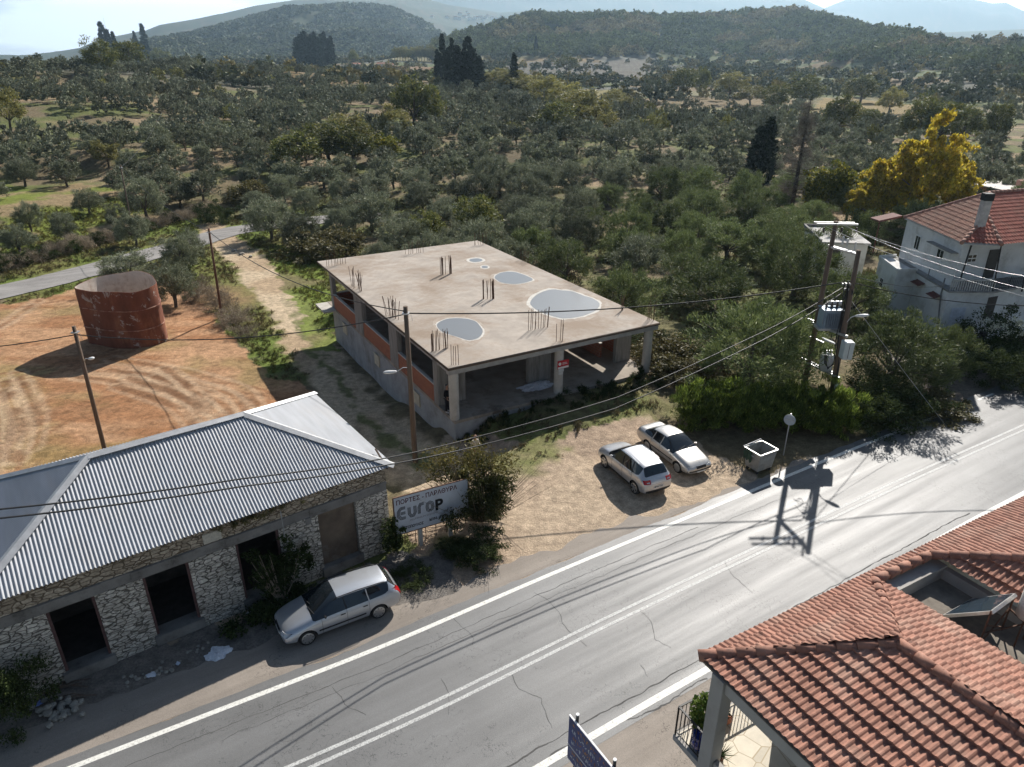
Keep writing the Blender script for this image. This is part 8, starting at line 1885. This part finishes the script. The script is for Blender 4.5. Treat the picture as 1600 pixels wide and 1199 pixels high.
val2 = (rr > 300) & (np.arctan2(cx, cy) > -.28); ok &= ~(val2 & (rng.rand(len(cx)) < .7))
for (pl_g, _c) in VINE: ok &= ~inpoly(cx, cy, pl_g)
for (ox, oy, orad) in occ: ok &= np.hypot(cx - ox, cy - oy) > orad * .85 + 1.7
cand = cand[ok]; rr = rr[ok]; cand = cand[np.argsort(rr)]; cz = height(cand[:, 0], cand[:, 1])
NIND = 272
LABS = {}; _g = {}
for k in range(min(NIND, len(cand))): d_, s_2, nm_ = rel_key(*cand[k]); _g.setdefault((s_2, nm_), []).append((d_, k))
for (s_2, nm_), L_2 in _g.items():
    for q, (d_, k) in enumerate(sorted(L_2)): LABS[k] = ('olive tree %s the %s' % (s_2, nm_)) if len(L_2) == 1 else ('%s olive tree %s the %s' % (ORD[min(q, 19)], s_2, nm_))
for k in range(min(NIND, len(cand))):
    x, y = cand[k]; z = cz[k]; s = rng.uniform(.74, 1.22); sz = rng.uniform(.85, 1.15) * s; P_ = OL[rng.randint(5)]; u = x / y
    if u < -.38: lab, gp = 'silvery olive tree in the grove on the far left slope beyond the lane', 'olives of the far left slope'
    elif u < -.14: lab, gp = 'silvery olive tree in the grove between the lane and the dark thicket', 'olives between lane and thicket'
    elif u < .06: lab, gp = 'olive tree in the grove directly behind the flat concrete roof', 'olives behind the flat roof'
    elif u < .28: lab, gp = 'olive tree in the dense grove right of the flat roof and below the pale wood', 'olives right of the flat roof'
    else: lab, gp = 'olive tree in the grove between the twin cypresses and the valley field', 'olives beyond the twin cypresses'
    gr = u > .1 and y < 110
    zn = ['far left slope beyond the lane', 'grove between lane and thicket', 'grove behind the flat roof', 'grove right of the flat roof', 'grove beyond the twin cypresses'][0 if u < -.38 else 1 if u < -.14 else 2 if u < .06 else 3 if u < .28 else 4]
    lab = LABS[k]
    if k < 90: 
        e_ = put_tree('olive_tree', P_['hg'] if gr else P_['hi'], P_['tr'], (x, y, z - .05), 1, rng.uniform(0, 6.28), lab, 'olive tree', gp, (s, s, sz))
    else:
        o = bpy.data.objects.new('olive_tree', P_['one']); COL.objects.link(o); o.location = (x, y, z - .05); o.rotation_euler = (0, 0, rng.uniform(0, 6.28)); o.scale = (s, s, sz); tag(o, lab, 'olive tree', gp)
def tonemat(name, trans=.1):
    m = bpy.data.materials.new(name); m.use_nodes = True; t = m.node_tree; N = t.nodes; L = t.links; b = N['Principled BSDF']; b.inputs['Roughness'].default_value = .7; b.inputs['Specular IOR Level'].default_value = .15
    at = N.new('ShaderNodeAttribute'); at.attribute_name = 'tone'; gi = N.new('ShaderNodeNewGeometry'); r = N.new('ShaderNodeMapRange'); r.inputs[3].default_value = .55; r.inputs[4].default_value = 1.45; L.new(gi.outputs['Random Per Island'], r.inputs[0])
    mx = N.new('ShaderNodeMix'); mx.data_type = 'RGBA'; mx.blend_type = 'MULTIPLY'; mx.inputs[0].default_value = 1; L.new(at.outputs['Color'], mx.inputs[6]); L.new(r.outputs[0], mx.inputs[7]); L.new(mx.outputs[2], b.inputs['Base Color'])
    tr = N.new('ShaderNodeBsdfTranslucent'); L.new(mx.outputs[2], tr.inputs[0]); ms = N.new('ShaderNodeMixShader'); ms.inputs[0].default_value = trans; L.new(b.outputs[0], ms.inputs[1]); L.new(tr.outputs[0], ms.inputs[2]); L.new(ms.outputs[0], N['Material Output'].inputs[0]); return m
M_FOREST = tonemat('far_foliage')
def mass(name, label, protos, P, S, SZ, tone):
    """many trees too far to single out, one object"""
    Vs = []; Ts = []; n = len(P); which = rng.randint(len(protos), size=n); rot = rng.rand(n) * 2 * PI
    for q, pv in enumerate(protos):
        I = np.where(which == q)[0]
        if not len(I): continue
        c, s = np.cos(rot[I]), np.sin(rot[I]); x = pv[None, :, 0] * S[I, None]; y = pv[None, :, 1] * S[I, None]
        V = np.stack([x * c[:, None] - y * s[:, None] + P[I, 0, None], x * s[:, None] + y * c[:, None] + P[I, 1, None], pv[None, :, 2] * SZ[I, None] + P[I, 2, None]], -1)
        Vs.append(V.reshape(-1, 3)); Ts.append(np.repeat(tone[I], pv.shape[0], axis=0))
    V = np.concatenate(Vs); TT = np.concatenate(Ts); F = np.arange(len(V)).reshape(-1, 4); me = np_mesh(name, V, F); ca = me.color_attributes.new('tone', 'FLOAT_COLOR', 'POINT'); ca.data.foreach_set('color', np.concatenate([TT, np.ones((len(TT), 1))], 1).astype(np.float32).ravel())
    o = link(name, me, M_FOREST); tag(o, label, kind='stuff'); return o
rest = cand[NIND:]; n = len(rest); tone = np.array((0.19, 0.2, 0.132))[None] * rng.uniform(.62, 1.4, (n, 1)) * np.where(rng.rand(n, 1) < .06, np.array([[1.25, 1.15, .6]]), 1.0)
mass('olive_grove', 'far rows of olives merging into one grey-green grove', [o_['lo'][0] for o_ in OL], np.c_[rest, cz[NIND:] - .1], rng.uniform(.72, 1.12, n), rng.uniform(.8, 1.15, n), tone)
# woods on the hills and scattered trees of the plain
w_hi = [clump_crown(700 + k, 22, 9, (1, 1, .9), .34, .40, .6, .75, .55, .45, .3)[0] for k in range(4)]
w_lo = [clump_crown(710 + k, 11, 6, (1, 1, .85), .42, .62, .7, .6, .55, .3, .3)[0] for k in range(4)]
def scatter(n, r0, r1, a0=-.72, a1=.72):
    r = np.sqrt(rng.uniform(r0 * r0, r1 * r1, n)); a = rng.uniform(a0, a1, n); return r * np.sin(a), r * np.cos(a), r, a
x, y, r, a = scatter(26000, 330, 1250, -.1, .72); z = height(x, y)
zb0 = np.interp(r, [300, 600, 900, 1300], [2, 8, 14, 18])
hillm = sstep(2, 9, z - zb0); dn = fbm(x / 45, y / 45, 15, 3)
keep = (rng.rand(len(x)) < hillm * (.55 + .9 * (dn - .3))) & (r < np.interp(a, HILL_A[0], HILL_A[1]) + 30)
for (pl_g, _c) in VINE: keep &= ~inpoly(x, y, pl_g)
x, y, z, r = x[keep], y[keep], z[keep], r[keep]; n = len(x); bn_ = fbm(x / 70, y / 70, 19, 3)[:, None]
tone = (np.array((0.165, 0.185, 0.075)) * (1 - sstep(.5, .62, bn_)) + np.array((0.31, 0.265, 0.14)) * sstep(.5, .62, bn_)) * rng.uniform(.6, 1.35, (n, 1)); S = rng.uniform(2.6, 5.4, n)
mass('hill_wood', 'oak and scrub wood covering the nearer green hill', w_hi, np.c_[x, y, z - .3], S, S * rng.uniform(.8, 1.2, n), tone)
x, y, r, a = scatter(6500, 300, 1050, -.5, .7); z = height(x, y); dn = fbm(x / 55, y / 40, 27, 3); zb0 = np.interp(r, [300, 600, 900, 1300], [2, 8, 14, 18]); keep = (z - zb0 < 8) & (dn > .5) ; keep |= (np.abs((-x * .35 + y * .93) % 48) < 3) & (rng.rand(len(x)) < .5)
for (pl_g, _c) in VINE: keep &= ~inpoly(x, y, pl_g) | (rng.rand(len(x)) < .2)
x, y, z = x[keep], y[keep], z[keep]; n = len(x); S = rng.uniform(1.6, 4.4, n); tone = np.where(rng.rand(n, 1) < .25, np.array([[0.25, 0.21, 0.075]]), np.array([[0.11, 0.12, 0.06]])) * rng.uniform(.6, 1.3, (n, 1))
mass('plain_scrub', 'scattered far trees and field hedges on the plain', w_hi, np.c_[x, y, z - .2], S, S, tone)
x, y, r, a = scatter(15000, 1150, 2350, -.62, .1); z = height(x, y); keep = (z > -2) & (fbm(x / 90, y / 90, 37, 3) > .22) & (r < np.interp(a, HILL_B[0], HILL_B[1]) + 60); x, y, z = x[keep], y[keep], z[keep]; n = len(x); S = rng.uniform(4, 8.5, n)
mass('mountain_wood', 'scrub wood on the blue-green middle hill', w_lo, np.c_[x, y, z - .8], S, S * .8, np.array((0.13, 0.14, 0.07))[None] * rng.uniform(.55, 1.5, (n, 1)))
# row of tall pale trees on the plain
for k in range(16):
    u = 617 + k * 4.2; p = T(u, 96); hgt = 19 * p[1] / 1109 * rng.uniform(.85, 1.15); pr = PALE[k % 3]; put_tree('broadleaf_tree', pr[0], pr[1], p, 1, r6.uniform(0, 6), 'tall green tree in the straight row beyond the orange vineyard', 'tree', 'tree row beyond the orange vineyard', (hgt / 12, hgt / 12, hgt / 7.6))
# ground cover: tufts where the ground is green
gi_ = (np.hypot(X, Y) < 130) & (np.abs(np.arctan2(X, Y)) < .75) & (Y - up_y(X) > 2.5) & (col[:, 1] > col[:, 0] * .98) & (polydist(X, Y, BR) > 3.4) & (polydist(X, Y, TRK) > 1.6)
idx = np.where(gi_)[0]; pr_ = (np.hypot(X[idx], Y[idx])) ** 2; pr_ = pr_ / pr_.sum(); idx = rng.choice(idx, 26000, p=pr_)
tf = [clump_crown(720 + k, 4, 7, (.3, .3, .12), .16, .3, .16, .08, .1, .6, .5, .9)[0] for k in range(4)]
px_, py_ = X[idx] + rng.normal(0, .2, len(idx)), Y[idx] + rng.normal(0, .2, len(idx)); S = rng.uniform(.35, 1.0, len(idx))
lx = (np.stack([px_, py_], -1) - BO) @ BEX; ly = (np.stack([px_, py_], -1) - BO) @ BEY; kk = ~((lx > 0) & (lx < 14.9) & (ly > 0) & (ly < 25)); px_, py_, S, idx = px_[kk], py_[kk], S[kk], idx[kk]
tone = np.clip(col[idx] * np.array((1.15, .92, 1.3)) * rng.uniform(.6, 1.35, (len(idx), 1)), .02, .4)
mass('grass', 'rough grass and weeds round the buildings and under the olives', tf, np.c_[px_, py_, height(px_, py_)], S, S * rng.uniform(.6, 1.5, len(S)), tone)
# far houses
M_FARW = mat('far_white_wall', (0.6, 0.58, 0.54), .9, var=.05); M_FARR = mat('far_tile_roof', (0.35, 0.17, 0.11), .9, var=.1)
for k, (u, v, w, lab) in enumerate([(402, 100, 9, 'small white house with red roof on the far left rise'), (392, 99, 6, 'tiny white shed left of the far house'), (285, 84, 9, 'low pale house on the skyline right of the cypresses'), (303, 86, 6, 'tiny house on the skyline beyond the olives'), (552, 104, 14, 'long pale shed right of the cypress row'), (595, 104, 12, 'pale low building beyond the orange vineyard'), (608, 105, 9, 'second pale low building beyond the orange vineyard')]):
    p = T(u, v + 2); w_ = w * p[1] / 1109 * 1.2; e_ = empty('far_house', p, r6.uniform(-.4, .4), lab, 'house')
    mb = MB(); mb.box(-w_ / 2, w_ / 2, 0, w_ * .6, -1, 3); mb.build('wall', M_FARW, e_); mb = MB(); a_ = w_ / 2 + .4; mb.add([(-a_, -.4, 3), (a_, -.4, 3), (a_, w_ * .6 + .4, 3), (-a_, w_ * .6 + .4, 3), (-a_ * .8, w_ * .3, 4.4), (a_ * .8, w_ * .3, 4.4)], [(0, 1, 5, 4), (1, 2, 5), (2, 3, 4, 5), (3, 0, 4), (3, 2, 1, 0)]); mb.build('roof', M_FARR, e_)
# mountain village
r9 = random.Random(12)
for k in range(26):
    u, v = r9.gauss(730, 22), r9.gauss(28, 3.0) ; d = ray(u, v); d = d / math.hypot(d[0], d[1]); R__ = 3300.0; best = None
    for q in range(220):
        P_ = d * R__; 
        if HC + P_[2] < gz(P_[0], P_[1]): best = P_; break
        R__ += 16
    if best is None: continue
    z_ = gz(best[0], best[1]); s = r9.uniform(9, 17); e_ = empty('village_house', (best[0], best[1], z_), r9.uniform(0, 3), 'tiny pale house of the hazy mountain village', 'house', 'houses of the mountain village')
    mb = MB(); mb.box(-s / 2, s / 2, -s / 2, s / 2, -6, 7); mb.build('wall', M_FARW, e_); mb = MB(); mb.box(-s / 2 - .5, s / 2 + .5, -s / 2 - .5, s / 2 + .5, 7.01, 9); mb.build('roof', M_FARR, e_)
# pale track patch seen through the grove
cpt = T(962, 216); mb = MB(); mb.add([(cpt.x - 2.2, cpt.y - 8, gz(cpt.x - 2.2, cpt.y - 8) + .15), (cpt.x + 1.6, cpt.y - 8, gz(cpt.x + 1.6, cpt.y - 8) + .15), (cpt.x + 2.0, cpt.y + 8, gz(cpt.x + 2, cpt.y + 8) + .15), (cpt.x - 1.0, cpt.y + 9, gz(cpt.x - 1, cpt.y + 9) + .15)], [(0, 1, 2, 3)])
tag(mb.build('path', mat('pale_track', (0.5, 0.48, 0.44), .9), None), 'pale track glimpsed between the olives below the pale wood', kind='structure')
# ------------------------------------------------------------------ haze
hz_top = float(TZ[RR < 12000].max()) + 20
mb = MB(); mb.box(-11400, 11400, -11400, 11400, float(TZ.min()) - 1.0, hz_top)
hm = bpy.data.materials.new('haze'); hm.use_nodes = True; N = hm.node_tree.nodes; N.clear()
o_ = N.new('ShaderNodeOutputMaterial'); pv = N.new('ShaderNodeVolumePrincipled'); pv.inputs['Color'].default_value = (0.55, 0.79, 1.0, 1); pv.inputs['Density'].default_value = 0.00012; pv.inputs['Anisotropy'].default_value = 0.5
hm.node_tree.links.new(pv.outputs[0], o_.inputs['Volume'])
tag(mb.build('haze', hm), 'thin blue haze over the valley', kind='stuff')
